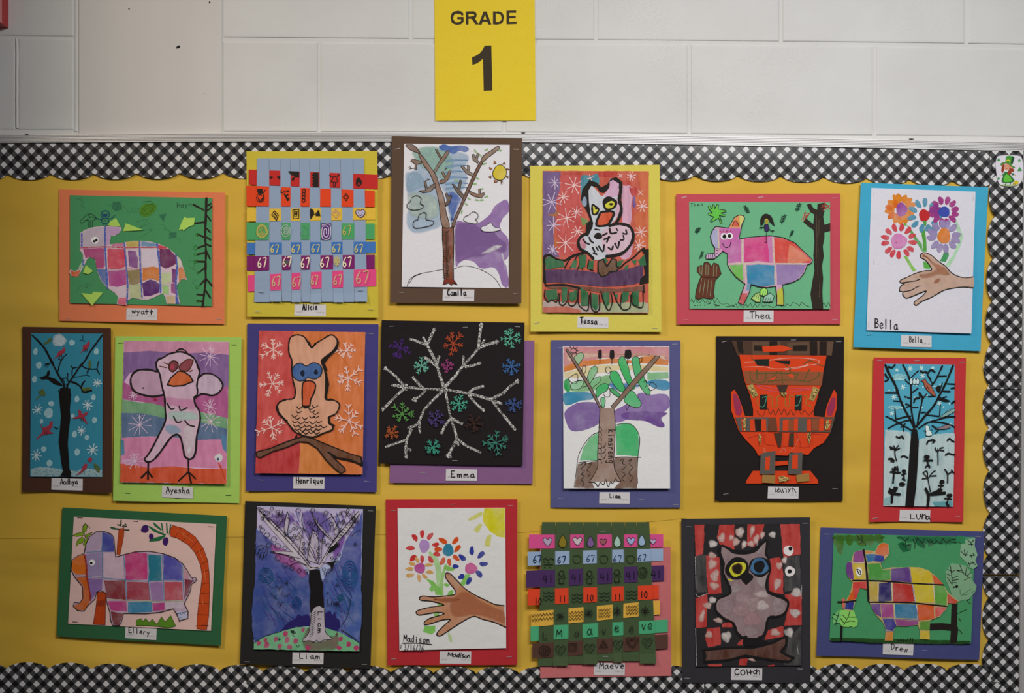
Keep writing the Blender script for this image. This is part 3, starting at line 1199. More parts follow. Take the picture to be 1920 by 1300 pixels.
# ================================================================== TOP ROW
# ---- patchwork elephant on green, orange mount
art('mounted_painting', 'patchwork elephant on dark green paper with light green scraps, orange mount, upper left', 'painting', 100, 340, 4.644, 172)
gain(0.9)
mount('#c06644', '48,70 1495,100 1490,1245 52,1215', 1.3)
sheet('#3c784e', '147,122 1385,147 1385,1090 150,1062', .002)
fig('faint_leaf_shapes')
for q in ('520 175 590 170 605 255 540 265 505 230', '915 290 990 280 965 360 935 330', '1010 450 1080 440 1075 495 1005 505'):
    f('#2e6c54', q, 't')
s('#2a5c40', 3, '470 210 560 205 640 240 650 270 690 260 680 230 720 240 700 275 740 265 735 235 760 250|720 360 830 330 760 400 850 360 700 440 860 420 760 490|905 375 960 380 990 420 960 410 1020 440 1060 480 1110 520|1180 700 1230 690 1220 760 1180 740 1240 780|1250 860 1215 880 1240 905|210 960 250 910 300 930 290 890 330 905|230 160 270 190 240 210 275 235|200 155 250 150', 'm')
fig('olive_leaf')
e('#42701f', 825, 248, 80, 54, -28, 'm')
s('#244a1c', 4, '760 300 800 220 880 210 850 270 790 290 810 240 870 230 840 255|780 180 850 175 860 200 800 195')
fig('bare_vine')
B = '#1d1611'
s(B, 21, '1335 150 1330 300 1325 480 1332 620 1328 760 1330 860 1318 970 1305 1086', 'm')
s(B, 15, '1310 250 1280 235 1222 205|1335 262 1365 240 1380 220|1316 358 1235 367|1340 300 1372 345|1325 492 1263 465|1340 415 1368 445|1330 485 1370 510|1322 560 1258 582|1330 548 1372 565|1320 622 1256 640|1335 608 1368 678|1325 702 1250 700|1320 758 1266 800|1320 862 1280 905|1340 856 1384 910|1320 992 1256 986|1332 955 1370 1015|1308 1048 1258 1042|1345 215 1375 195', 'm', 0)
for cx, cy, r in ((1255, 466, 14), (1240, 580, 18), (1240, 635, 13), (1240, 700, 15), (1262, 795, 12), (1255, 925, 12), (1262, 1045, 12)):
    ring('#2c6a2a', 5, cx, cy, r)
fig('handwriting')
txt('#20382a', 4, 'Hoyn', 1078, 232, 1180, 218, 45)
fig('stick_person')
ring('#123c60', 7, 455, 292, 37, 35)
f('#173f66', '425 285 480 285 470 308 450 312 432 305', 'm')
s('#123c60', 7, '425 328 482 325 478 365 430 365 425 328|445 365 446 400|463 365 465 400|485 330 510 322 535 300|420 332 370 325|440 345 470 345')
fig('palm_scribble')
s('#1e3c2a', 4, '236 350 270 315 300 290 320 320 290 340 250 365 236 350|320 310 360 315 400 330|300 290 330 285 360 300 380 320|305 345 310 400|325 345 325 400|345 345 345 400|280 340 340 345 370 330')
fig('patchwork_elephant')
f('#bba6b2', '240 455 275 425 340 405 400 395 480 390 590 400 597 420 575 455 540 475 505 475 497 500 500 550 560 548 620 535 700 522 760 520 850 528 920 545 990 575 1060 630 1110 680 1125 720 1150 800 1168 862 1125 850 1095 885 1075 915 1090 980 1110 1070 990 1070 980 1010 960 975 900 1005 830 1030 760 1030 700 1015 655 1035 645 1085 560 1070 570 1010 540 970 475 930 420 870 390 800 375 720 365 670 325 660 300 680 280 720 245 790 220 830 170 832 148 800 150 770 190 785 225 770 230 740 262 700 262 640 235 600 238 540')
for c, q in (('#a89ba8', '248 458 340 410 446 398 446 568 250 578'), ('#a98ab2', '458 395 592 402 570 462 505 475 496 550 460 568'),
             ('#a24a7c', '265 588 445 582 455 740 440 762 382 760 370 680 325 660 285 672'), ('#c43c58', '475 585 622 590 640 745 560 772 478 760'),
             ('#b26a8e', '520 548 612 536 615 570 510 570'), ('#b29c58', '640 530 750 523 752 570 642 575'), ('#6886ae', '772 525 903 545 900 570 770 570'),
             ('#c2485c', '918 552 990 575 995 592 918 590'), ('#7c4c8a', '655 602 722 612 745 690 738 762 662 740'), ('#bbb0be', '772 592 908 590 918 745 782 750'),
             ('#67305e', '928 592 1012 592 1068 652 1072 720 1040 742 985 762 935 740'), ('#babaa2', '1085 662 1112 700 1120 742 1082 738'),
             ('#586aa8', '384 768 465 768 472 920 425 868'), ('#a2488c', '482 782 635 772 642 900 560 920 492 908'), ('#867556', '652 778 758 772 764 880 690 920 662 890'),
             ('#cc702a', '782 757 880 745 925 762 928 868 855 850 782 872'), ('#aab68e', '946 805 1030 792 1026 880 952 900'), ('#6c387a', '1035 762 1075 775 1070 888 1040 880'),
             ('#cb7238', '1090 762 1122 748 1148 800 1162 856 1130 842 1100 878'), ('#54286f', '778 890 850 855 900 872 932 902 925 968 850 1000 792 1000'),
             ('#b8a6b4', '492 932 640 912 640 1008 578 1002'), ('#a4aa86', '662 912 766 892 772 1018 672 1018'), ('#8eb07a', '952 908 1012 905 1012 990 962 978'),
             ('#8a4a82', '1028 892 1068 888 1080 982 1032 972'), ('#c25070', '578 1015 640 1015 638 1080 564 1066'), ('#b29c82', '988 1002 1060 1000 1064 1068 1002 1068'),
             ('#4a5a9c', '1070 992 1108 1066 1070 1068'), ('#d05a2c', '152 775 190 790 240 772 224 830 170 830'), ('#88a88a', '228 742 263 694 262 745 236 782')):
    f(c, q, 'w', 0)
s('#4058b2', 15, '252 458 252 575|454 396 456 570 466 750 478 935|622 540 640 740 652 900 646 1060|755 525 763 760 778 1018|908 548 932 760 938 968|1072 642 1082 770 1072 900 1086 1058|268 690 266 730', 'c')
s('#b43c56', 9, '242 582 450 572 620 580 760 578 985 577', 'c')
s('#a86070', 6, '480 768 640 764 780 768 930 765', 'c')
fig('elephant_eye')
e('#d6d2d6', 368, 515, 32, 32, 0, 'm', .03)
e('#17120f', 362, 524, 13, 11, 0, 'm'); e('#17120f', 380, 514, 11, 13, 0, 'm')
for q in ('478 380 505 350 550 323 592 398 500 390', '637 368 790 427 612 437', '1145 313 1165 322 1236 320 1228 380 1180 400 1135 432 1128 418 1097 427 1120 360', '290 730 352 785 310 812 265 800', '250 975 345 985 350 963 440 972 345 1085'):
    piece('#9cd75e', q, 'paper_leaf')
tag('640,1107 910,1110 907,1212 637,1207', 'wyatt', 688, 1152, 842, 1162, 46, 8)
staples('125 1195 0 1440 1200 -3 220 1045 0 1290 178 2')

# ---- blue and rainbow paper weaving
def weave(cols, wefts, colx_y, blue, W0, bottoms, topy, warpcol_z=.0012):
    """cols: x boundaries at the top and bottom of each warp strip; wefts: woven strips"""
    ob = []
    d0 = max(mdepth(TX((x, y))) for x in (cols[0][0], cols[-1][0]) for y in (topy, 1000)) + .0016
    A.sdf = lambda px, py: d0
    n = len(cols) - 1
    for i in range(n):
        (ta, ba), (tb, bb) = cols[i], cols[i + 1]
        by = bottoms[i]
        g = .8
        V, F = [], []
        ys = [topy + (by - topy) * j / 16 for j in range(17)]
        for y in ys:
            t = (y - topy) / 1000.0
            l, r = ta + (ba - ta) * t + g, tb + (bb - tb) * t - g
            z = d0 + .0035 * max(0, (y - (by - 90)) / 90) ** 2 * (1 if i % 2 else .4)
            for x in (l, r):
                p = TX((x, y)); V.append(Wp(p[0], p[1], z))
            for x in (l, r):
                p = TX((x, y)); V.append(Wp(p[0], p[1], z - .0003))
        for j in range(16):
            a = j * 4
            F += [(a, a + 4, a + 5, a + 1), (a + 2, a + 3, a + 7, a + 6), (a, a + 2, a + 6, a + 4), (a + 1, a + 5, a + 7, a + 3)]
        F += [(0, 1, 3, 2), (64, 66, 67, 65)]
        M = Mesh()
        M.add(V, F, 'k', alb(blue, W0))
        ob.append(M.build('warp_strip', A.root, A.origin))
    strips = []
    for col, x0, x1, yc0, yc1, h0, h1, phase in wefts:
        V, F = [], []
        N = 60
        for j in range(N + 1):
            t = j / N
            x = x0 + (x1 - x0) * t
            yc = yc0 + (yc1 - yc0) * t
            h = h0 + (h1 - h0) * t
            tt = (yc - topy) / 1000.0
            bnd = [a + (b - a) * tt for a, b in cols]
            # which warp column are we in
            if x <= bnd[0]:
                k, fr = -1, min(1, (bnd[0] - x) / 8)
            elif x >= bnd[-1]:
                k, fr = n, min(1, (x - bnd[-1]) / 8)
            else:
                k = max(i for i in range(n) if bnd[i] <= x)
                fr = min(1, min(x - bnd[k], bnd[k + 1] - x) / 8)
            over = ((k + phase) % 2 == 1)
            if k == -1 or k == n:
                z = (.0010 if over else -.0006) * fr
            else:
                z = (.0011 if over else -.0010) * min(1, fr * 3)
            for yy, dz in ((yc - h / 2, 0), (yc + h / 2, 0), (yc - h / 2, -.0003), (yc + h / 2, -.0003)):
                p = TX((x, yy)); V.append(Wp(p[0], p[1], d0 + z + dz))
        for j in range(N):
            a = j * 4
            F += [(a, a + 1, a + 5, a + 4), (a + 2, a + 6, a + 7, a + 3), (a, a + 4, a + 6, a + 2), (a + 1, a + 3, a + 7, a + 5)]
        F += [(0, 2, 3, 1), (4 * N, 4 * N + 1, 4 * N + 3, 4 * N + 2)]
        M = Mesh()
        M.add(V, F, 'k', alb(col, W0))
        strips.append(M.build('woven_strip', A.root, A.origin))
    A.sdf = lambda px, py: d0 + .0013
    A.layer = 1
    return ob, strips

art('paper_weaving', 'light blue paper weaving with rainbow strips on a yellow mount', 'weaving', 450, 270, 3.822, 192, base=.0178)
gain(0.95)
mount('#b8a838', '48,55 985,52 992,1245 53,1240', .5)
cols = [(126, 105), (212, 218), (293, 303), (362, 373), (430, 442), (502, 508), (572, 585), (645, 672), (722, 745), (812, 822), (890, 915)]
WF = [('#b02926', 68, 990, 240, 275, 108, 104, 0), ('#ce401e', 50, 968, 375, 396, 148, 116, 1), ('#d6a83a', 52, 972, 512, 503, 92, 84, 0),
      ('#46935c', 50, 967, 628, 628, 126, 112, 1), ('#3c6aaa', 53, 972, 752, 743, 86, 82, 0), ('#701f5e', 52, 968, 858, 845, 104, 98, 1), ('#d04478', 60, 978, 1001, 958, 116, 124, 0)]
wo, ws = weave(cols, WF, None, '#8294ac', 192, [1135, 1132, 1130, 1135, 1133, 1137, 1133, 1136, 1134, 1132], 105)
K = '#1c1512'
fig('strip_drawings', ws[0])
f(K, '217 232 248 240 217 258', 'm'); f(K, '290 228 264 240 290 262', 'm')
f(K, '350 198 427 200 428 245 400 243 385 272 370 255 395 238 372 225 352 205', 'm')
f(K, '566 208 566 312 520 310 530 300 516 292 530 282 518 268 532 258 516 248 530 238 518 226 532 208', 'm')
s(K, 6, '655 275 680 232 702 275 655 275|672 278 673 303 686 303 686 278|645 225 660 240 680 235 700 240 712 222|700 240 705 225|655 240 650 228')
e(K, 853, 277, 22, 32, 0, 'm'); s('#b62630', 4, '853 280 846 300|855 280 862 298')
fig('strip_drawings', ws[1])
ring(K, 6, 150, 388, 27, 32); s(K, 5, '132 385 150 405 172 383|135 395 152 415 170 392|138 372 150 366 160 372'); f(K, '125 328 165 325 170 356 140 366 130 350', 'm'); s(K, 7, '170 355 184 335')
txt(K, 5, 'Lum', 296, 352, 338, 348, 22); s(K, 10, '322 362 345 400|348 365 330 380'); e(K, 346, 398, 11, 13, 0, 'm')
for yy in (340, 362, 385, 407):
    ring(K, 6, 461 - (yy - 360) * .04, yy, 10, 13)
o('', K, 6, '763 358 782 382 764 410 742 382', 'm', 0); o('', K, 4, '763 370 772 382 764 396 752 382', 'm', 0)
fig('strip_drawings', ws[2])
o('', K, 6, '250 482 280 512 266 550 230 510', 'm', 0); s(K, 5, '246 494 270 530|252 500 268 515|240 508 262 535')
o('', K, 6, '382 476 425 470 424 535 386 538', 'm', 0); o('', K, 5, '392 488 414 486 412 520 394 520', 'm', 0); f(K, '398 494 412 492 410 512 400 512', 'm')
f(K, '506 470 524 472 535 500 520 530 508 538', 'm', 1); f(K, '560 478 570 478 580 520 545 520 552 495', 'm'); s(K, 5, '530 500 540 512 550 495')
o('', '#a08088', 5, '688 472 720 502 692 535 660 502', 'm', 0); s('#a08088', 4, '675 500 690 490 705 505 690 515')
o('#a8a0bc', '#3a2c40', 6, '865 482 880 472 897 485 895 508 868 530 838 508 833 485 850 474', 'm', 1); s(K, 5, '850 495 853 500|880 495 877 500|855 510 866 516 878 508')
fig('strip_drawings', ws[3])
e('#8d9a52', 162, 628, 42, 50, 0, 'c'); ring('#b0a458', 8, 162, 628, 36, 44); s('#3f9a5c', 9, '140 640 165 615 190 640')
ring('#8ea49c', 7, 332, 625, 32, 42); e('#84a494', 334, 625, 25, 30, 0, 'c')
ring('#5c9a84', 4, 468, 630, 26, 40); ring('#5c9a84', 4, 468, 630, 15, 26)
f('#4b2c74', '582 572 656 570 655 686 584 688', 'm')
s('#c0b0c8', 6, '592 585 648 582 646 676 595 678 594 600 636 598 634 662 606 662 607 615 622 614 622 645')
txt('#b2a45c', 7, '67', 738, 655, 772, 652, 62)
fig('strip_drawings', ws[4])
for x, y in ((222, 770), (372, 772), (514, 768), (662, 768), (822, 768)):
    txt('#b4ac7c', 8, '67', x, y + 8, x + 34, y + 8, 52)
fig('strip_drawings', ws[5])
for x, y in ((130, 886), (308, 880), (438, 888), (578, 884), (738, 882)):
    txt('#d8c4b0', 9, '67', x, y, x + 36, y - 2, 66)
e('#4a4a4a', 340, 848, 14, 16, 0, 'm')
fig('strip_drawings', ws[6])
for x, y, h in ((232, 1020, 66), (378, 1024, 66), (512, 1008, 60), (672, 1010, 66), (832, 1000, 84)):
    txt('#b89a80', 9, '67', x, y, x + 34 + (h - 66), y - 2, h)
fig('gold_scribble', wo[7])
e('#b6aa78', 697, 842, 24, 34, 0, 'c')
tag('393,1150 618,1152 617,1237 391,1232', 'Alicia', 452, 1192, 540, 1188, 42, 9)
staples('155 1064 -5 865 1052 0 130 1203 5 940 1186 5', 'sheet')

# ---- bare tree with clouds, brown mount
art('mounted_painting', 'painted bare tree with blue and purple sky, sun and clouds on a dark brown mount', 'painting', 720, 240, 3.822, 198, base=.0190)
gain(1)
mount('#564236', '57,62 990,76 984,1260 46,1253', 1.0)
sheet('#d0ced6', '146,116 901,124 892,1150 128,1140', .0015)
fig('sky_wash')
f('#9fb2cc', '150 330 210 300 240 200 300 150 420 140 600 190 600 260 560 300 600 340 590 420 540 500 520 600 500 680 470 690 440 520 400 420 390 470 420 600 420 700 340 740 220 760 160 700 165 600 200 520 160 470', 't', 1)
f('#8fb0a8', '200 170 300 130 400 140 500 230 480 330 420 380 330 330 240 260', 't', 1)
f('#4a68b4', '395 135 430 120 480 135 540 128 590 135 610 155 590 178 540 170 500 190 450 170 410 160', 'w', 1)
for y in (235, 275, 318, 360, 400, 432):
    f('#7c9cc8', [(440, y), (500, y - 14), (590, y - 8), (600, y + 6), (520, y + 8), (450, y + 18)], 't', 1)
f('#4f6cc0', '445 470 500 455 560 510 540 560 520 610 500 660 480 675 470 620 450 560', 't', 1)
f('#8fa8c4', '170 340 230 310 280 350 300 420 250 440 190 470 155 430', 't', 1)
f('#a6b6b2', '170 470 300 470 380 500 400 620 330 660 200 640 170 560', 't', 1)
fig('purple_wash')
f('!#8a6c9e', '515 690 580 680 650 690 700 670 760 620 800 560 880 515 895 600 850 650 830 720 890 800 892 920 860 960 880 1000 890 1135 850 1130 820 1040 780 1000 700 1010 640 960 560 950 515 985', 'w', 1)
f('!#7a5a90', '515 700 640 690 720 730 760 700 830 790 880 830 870 900 780 890 700 930 600 940 520 960', 't', 1)
f('#cfccd6', '700 900 790 840 850 850 760 900', 't', 1)
f('#cfccd6', '840 900 860 920 875 1020 852 960', 't', 1)
fig('green_dabs')
for x, y, r in ((590, 550, 40), (558, 605, -80), (650, 405, 0), (668, 365, 20), (640, 480, 60), (700, 440, 0), (735, 495, -20), (665, 520, 10), (700, 520, 0), (720, 260, -20), (735, 160, -30), (830, 165, 0), (690, 200, 40), (655, 170, 60), (610, 510, 30), (520, 380, 10)):
    e('#8cb07c', x, y, 18, 9, r, 't')
fig('ground_line')
s('#15120f', 4, '167 1135 185 1090 235 1055 320 1035 425 1016|180 1120 215 1070 260 1050|500 1015 560 992 620 995 700 1020 770 1060 810 1100 835 1145')
fig('tree')
BR, DK = '#7d5f50', '#1b1512'
o('#8a6e62', DK, 5, '248 185 285 215 320 265 372 340 400 420 430 500 445 600 470 710 425 715 405 640 395 540 372 440 330 330 285 270', 'w', 1)
o('#7d665e', DK, 5, '158 125 210 125 250 165 260 185 210 170 175 150', 'w', 1)
o('#74584e', DK, 5, '485 705 505 650 545 560 590 450 640 340 680 260 705 235 710 250 690 285 650 370 600 480 560 570 520 660 505 712', 'w', 1)
o('#8a7468', DK, 5, '695 235 715 200 760 170 815 135 828 148 800 175 760 205 710 245', 'w', 1)
o('#7d665a', DK, 4, '360 310 400 240 440 180 460 165 467 178 440 225 400 275 372 318', 'w', 1)
o('#7d665a', DK, 4, '368 158 380 160 415 215 405 225', 'w', 0)
o('#7d665a', DK, 4, '192 240 205 225 265 240 270 258 235 265 235 300 222 298 225 265', 'w', 0)
s(DK, 3, '172 285 195 293 225 292|185 275 195 293|180 298 200 295')
o('#6f5a4e', DK, 4, '252 455 300 450 288 385 300 380 312 435 345 410 368 400 372 425 330 462 280 468', 'w', 0)
s(DK, 3, '305 378 330 372|312 365 328 375')
o('#84685c', DK, 4, '400 380 440 370 412 320 425 315 446 350 468 308 482 312 465 370 430 400 402 402', 'w', 0)
s(DK, 3, '440 310 442 290|435 300 455 292')
o('#5f4c42', DK, 4, '440 545 455 520 440 475 452 468 465 495 480 482 488 490 470 545 445 565', 'w', 0)
o('#84786e', DK, 4, '552 280 570 275 598 308 600 270 614 275 612 315 645 335 635 350 590 330', 'w', 0)
o('#84786e', DK, 4, '632 195 645 190 655 220 670 182 682 188 670 230 680 245 672 258 640 235', 'w', 0)
o('#6e6058', DK, 4, '490 405 503 408 530 440 545 375 557 380 545 450 575 485 565 512 520 460', 'w', 0)
o('#84685c', DK, 4, '610 450 635 465 680 480 678 440 690 440 692 478 715 465 724 475 700 505 650 495 615 475', 'w', 0)
o('#7d4a3a', DK, 5, '420 712 450 722 500 712 502 800 500 900 498 1000 500 1090 525 1125 495 1115 485 1130 465 1112 425 1125 435 1085 425 1000 428 900 420 800', 'w', 0)
f('#5c3c30', '428 735 470 730 468 900 470 1080 440 1090 432 900', 't', 0)
for i in range(22):
    y = 755 + i * 15
    s(DK, 3, [(423, y), (440 + 12 * math.sin(i * 1.7), y + 8)], 'm', 0)
s(DK, 3, '448 860 455 900 450 940 460 960|470 850 462 890 475 930 468 970|452 980 466 1010 455 1040 470 1075 450 1090')
f('#8a3026', '430 1085 500 1085 525 1125 495 1115 485 1130 465 1112 425 1125', 't', 0)
fig('sun')
o('#d2bc30', DK, 5, '785 310 810 275 845 270 875 305 872 350 840 378 800 370 780 340')
for q in ('790 235 803 255 788 260', '850 262 862 248 868 262', '878 292 898 300 880 305', '876 352 890 348 890 364', '838 385 850 385 842 405', '790 375 815 388 792 396', '750 355 768 345 768 362', '755 285 775 295 762 303'):
    o('#c4703c', DK, 3, q, 'w', 0)
fig('cloud'); s(DK, 5, '190 532 205 500 240 488 268 510 262 545 285 560 270 582 220 592 175 580 168 550 192 532')
fig('cloud'); s(DK, 5, '245 665 255 625 290 608 305 625 305 660 355 670 350 695 300 712 225 720 210 690 225 665 248 660')
fig('cloud'); s(DK, 4, '605 630 640 603 672 620 672 650 655 655 672 680 655 690 600 680 572 665 580 640 608 628')
fig('cloud')
o('#d0ced6', DK, 4, '735 700 765 682 790 712 835 725 810 742 745 748 705 740 698 715')
tag('423,1158 648,1160 646,1243 420,1240', 'Camila', 455, 1202, 570, 1202, 44, 9)
staples('98 152 12 945 155 -2 130 1180 0 945 1190 -3')

# ---- bird on a rainbow ground, yellow mount
art('mounted_painting', 'black outlined white and pink bird over purple branch on a striped ground, yellow mount', 'painting', 980, 300, 3.941, 203, base=.0180)
gain(0.95)
mount('#cbbf54', '55,45 1010,38 1025,1272 58,1270', .7)
sheet('#d2603c', '148,82 930,86 928,1133 147,1128', .004)
fig('painted_ground')
f('!#c04e34', '148 82 930 86 928 1133 147 1128', 'p')
f('!#6c5082', '150 85 280 92 278 300 245 330 240 450 225 520 232 640 275 720 150 720', 'p', 0)
f('!#c0443e', '285 110 430 110 420 260 440 400 420 560 440 700 260 700 280 620 245 500 260 360 245 300 275 220', 'p', 1)
f('#3f8fae', '430 130 500 118 555 110 560 190 500 170 450 230 435 330', 'p', 1)
f('#70904c', '425 420 470 440 490 470 440 490', 'p', 0)
f('#c43026', '555 90 700 92 690 128 620 130 560 130', 'p', 0)
f('#c03a2c', '300 92 430 94 420 115 305 112', 'p', 0)
f('#d8a4c4', '735 200 790 190 815 240 800 330 805 420 790 520 810 620 790 720 730 730 700 640 740 540 735 440', 'p', 1)
f('#c23a2e', '740 160 790 155 790 185 750 195', 'p', 1); f('#c02a2a', '785 205 810 215 830 195 845 230 830 275 805 265', 'p', 1); e('#70489c', 822, 315, 13, 45, 0, 'p')
f('!#c85e2a', '850 100 925 92 925 700 860 720 835 500 820 420 860 380 830 300 870 210', 'p', 0)
e('#c8642c', 245, 615, 15, 28, 0, 'p'); f('#b46a3c', '180 405 230 400 250 375 270 390 235 420', 'p', 1)
f('#b8a4a0', '150 1040 400 1060 600 1080 925 1060 928 1130 148 1126', 'p', 0)
f('#c86a5c', '150 1090 300 1080 430 1110 430 1128 150 1126', 'p', 0); f('#a8b08c', '560 1060 900 1050 925 1100 920 1128 580 1128', 'p', 0)
SN = '#d8b4b8'
for i, (x, y, r, n) in enumerate(((237, 172, 48, 4), (215, 312, 80, 4), (228, 484, 65, 4), (222, 668, 50, 4), (300, 278, 50, 4), (378, 190, 75, 4), (325, 432, 75, 4), (395, 385, 52, 4), (405, 530, 48, 4), (315, 615, 80, 4), (800, 125, 38, 4), (868, 245, 28, 2), (880, 345, 48, 4), (870, 535, 55, 4), (855, 635, 55, 4), (240, 860, 45, 3), (720, 120, 22, 2), (500, 135, 28, 2))):
    fig('snowflake'); star(SN if x > 260 else '#bcaec8', 6, x, y, r, n, 20 * i, 'm')
fig('purple_branch')
KB = '#16120f'
f('!#4a2150', '160 815 240 812 400 815 560 835 700 820 800 800 885 770 890 900 800 925 600 940 420 920 250 905 165 912', 'p', 0)
f('#7a3f28', '180 925 300 915 420 935 560 945 700 955 880 930 890 970 760 975 600 985 420 960 250 955 180 950', 'p', 0)
s(KB, 18, '160 715 200 705 250 735 310 745 345 725 400 700 450 690|160 720 158 800 165 910|170 930 300 925 420 950|160 820 155 900')
s(KB, 10, '310 800 330 760 360 720|350 800 380 750 410 700 420 760 405 810|440 700 430 760 440 810|490 740 480 800 520 820')
f(KB, '870 665 930 660 930 910 860 925 865 880 900 850 890 780 895 700', 'm', 0)
s(KB, 12, '720 800 760 760 820 720 870 670 895 655|890 930 895 980')
G = '#156a3c'
for q in ('165 735 200 715 245 740 300 750 310 790 250 800 170 810', '350 800 370 750 398 740 395 800', '415 710 470 700 465 790 420 810', '490 750 522 745 520 810 480 810', '700 750 745 740 720 790 690 790', '580 700 630 750 610 770', '740 800 780 770 770 820', '850 745 900 700 910 780 870 790', '800 745 840 740 830 780'):
    f(G, q, 'p', 0)
o('#6a4426', KB, 11, '555 755 590 735 620 790 660 730 690 740 690 790 710 800 690 825 640 830 620 855 580 865 555 830', 'p', 0)
fig('green_leaves')
for q in ('170 965 250 955 260 1030 215 1035 190 1045 175 1020', '290 945 330 945 325 1040 290 1060 285 1000', '345 985 400 960 395 1030 360 1050 340 1030', '425 940 480 980 480 1080 430 1080', '510 985 555 1000 560 1080 540 1115 505 1080', '590 980 640 980 640 1060 610 1095 585 1030', '735 975 785 980 775 1040 730 1060', '805 975 855 970 855 1080 810 1070', '670 995 700 990 695 1030'):
    f(G, q, 'p', 0)
s(KB, 9, '165 960 160 1010 185 1050 215 1035 250 1050 265 990|275 985 270 1060 300 1075 325 1050|335 970 335 1060 370 1080 400 1040 410 950|410 960 410 1060 440 1100 480 1110 490 1000|500 985 505 1090 535 1125 565 1100 565 1000|575 970 600 1060 635 1115 660 1050 650 985|670 980 690 1040 720 1090|730 990 720 1080 745 1110 790 1090 795 1000|805 980 805 1060 850 1090 885 1080 885 970')
fig('bird')
f('#c8ccd6', '490 205 520 200 560 245 590 270 640 200 640 150 665 138 710 165 715 215 700 260 712 330 710 390 680 450 640 490 700 480 770 490 808 545 800 610 750 690 650 710 560 740 520 735 480 690 425 660 415 600 450 570 480 545 510 480 490 380 485 300', 'p', 1)
f('#d4a8cc', '640 200 640 150 665 138 710 165 715 215 695 270 640 280 600 270', 'p', 1)
f('#d8b8cc', '600 520 700 482 770 492 805 545 798 610 750 688 660 705 600 680 580 600', 'p', 1)
f('#c888a0', '420 600 448 575 470 640 440 660', 'p', 1)
f('#d0a8c4', '690 280 712 330 708 395 680 420 690 340', 'p', 1)
f(KB, '492 150 545 170 580 205 625 180 650 140 690 130 730 160 735 200 705 175 665 150 640 165 635 215 600 245 570 240 545 200 505 195 485 230 488 310 500 400 520 470 515 500 480 570 462 560 470 470 500 450 480 400 450 340 430 290 440 220', 'm', 0)
e('#8fa4c4', 456, 312, 17, 38, 0, 'p')
s(KB, 26, '722 175 722 240 712 300 728 360 715 420 690 470')
s(KB, 22, '475 545 430 570 410 610 425 660 480 690 520 730|640 490 700 475 780 490 812 540 805 610 750 680 690 705 620 715')
o('#e2d31c', KB, 14, '515 335 540 350 560 370 545 400 520 405 512 370', 'p', 1); e(KB, 543, 362, 11, 8, 20, 'm')
e(KB, 640, 325, 55, 52, 0, 'm'); f('#e6d81e', '610 335 650 305 675 320 665 350 625 360', 'p', 1); e(KB, 652, 330, 16, 9, 0, 'm')
o('#e0521c', KB, 19, '578 390 640 382 672 395 650 450 620 485 550 490 545 460 565 410', 'p', 1)
for q in ('535 515 565 520', '445 590 465 615 490 625', '490 575 500 600 520 615', '515 650 530 680', '540 645 555 670', '560 640 590 680 600 630', '590 560 620 545', '600 590 640 575', '620 610 635 570', '640 510 650 545 690 540', '690 510 700 525', '740 545 765 550 760 520', '720 595 745 590 740 560', '630 650 655 665 665 640', '680 620 700 655 710 610', '520 690 545 700'):
    s(KB, 13, q)
e(KB, 556, 565, 30, 24, 0, 'm')
tag('405,1160 633,1165 632,1245 402,1240', 'Tessa', 424, 1205, 528, 1215, 42, 9)
staples('105 1205 10 975 1245 0')

# ---- pink elephant by a tree, red-pink mount
art('mounted_painting', 'smiling pink patchwork elephant beside a brown tree on mint green, rose red mount', 'painting', 1255, 350, 4.815, 204)
gain(0.97)
mount('#ba4955', '60,68 1545,62 1545,1243 67,1245', .7)
sheet('#67ab80', '178,138 1450,143 1448,1108 180,1102', .0025)
fig('handwriting'); txt('#14281c', 5, 'Thea', 190, 185, 280, 172, 32)
DKG = '#14150f'
fig('grass_line')
s(DKG, 4, '190 1040 200 1010 215 1050 235 1015 250 1050 262 1020 270 1055 300 1015 320 1055 345 1030 360 1055 390 1010 405 1050 430 1010 450 1050 480 1065 520 1055 560 1085 600 1060 610 1095 640 1070 660 1095 690 1060 705 1090 730 1050 745 1095 770 1060 790 1090 820 1050 840 1085 880 1070 930 1095 980 1070 1030 1090 1060 1060 1090 1080 1110 1045 1150 1060 1170 1080 1190 1045 1230 1075 1270 1090|1365 1095 1390 1050 1410 1085 1435 1045 1447 1080', 'm', 0)
s(DKG, 5, '222 1078 232 1076|250 1080 256 1070|275 1075 285 1068|315 1075 320 1065|345 1060 370 1055|400 1062 430 1070|410 1078 450 1076|505 1085 545 1082|560 1070 590 1085')
fig('green_flower')
o('#5cb848', DKG, 7, '350 180 362 172 385 205 390 165 405 168 410 200 430 160 442 165 440 205 505 215 512 230 460 238 505 258 500 272 450 262 475 330 460 332 445 285 380 322 368 315 400 275 348 255 350 240 385 240 355 200', 'm', 0)
fig('tree')
o('!#261d14', '!#1a140f', 5, '1242 165 1272 155 1300 200 1335 215 1338 158 1395 150 1400 210 1385 270 1395 350 1448 332 1448 400 1395 415 1395 465 1380 540 1388 630 1372 720 1382 830 1375 950 1382 1104 1290 1102 1272 970 1290 860 1310 760 1300 620 1310 500 1302 390 1250 355 1210 320 1232 290 1300 345 1310 250 1275 230', 'm', 0)
s('#5e4a3c', 4, '1325 260 1330 500 1320 700|1350 300 1345 450|1340 560 1335 800|1355 850 1350 1000')
s('#a02a20', 13, '1200 300 1225 235|1215 310 1245 240|1235 280 1262 240|1370 190 1410 165|1385 215 1440 170|1380 170 1430 205|1400 150 1445 195', 'c')
s('#c8b8a0', 4, '1195 315 1212 255|1395 215 1440 190|1225 250 1260 258')
fig('tree_stump')
o('#5c3020', '#2a1610', 7, '232 1005 240 940 265 860 285 810 250 770 250 730 285 710 305 725 312 690 340 682 365 700 372 730 400 690 440 705 465 790 435 825 410 850 395 960 405 1000 370 1015 300 1005 260 1020', 'm', 0)
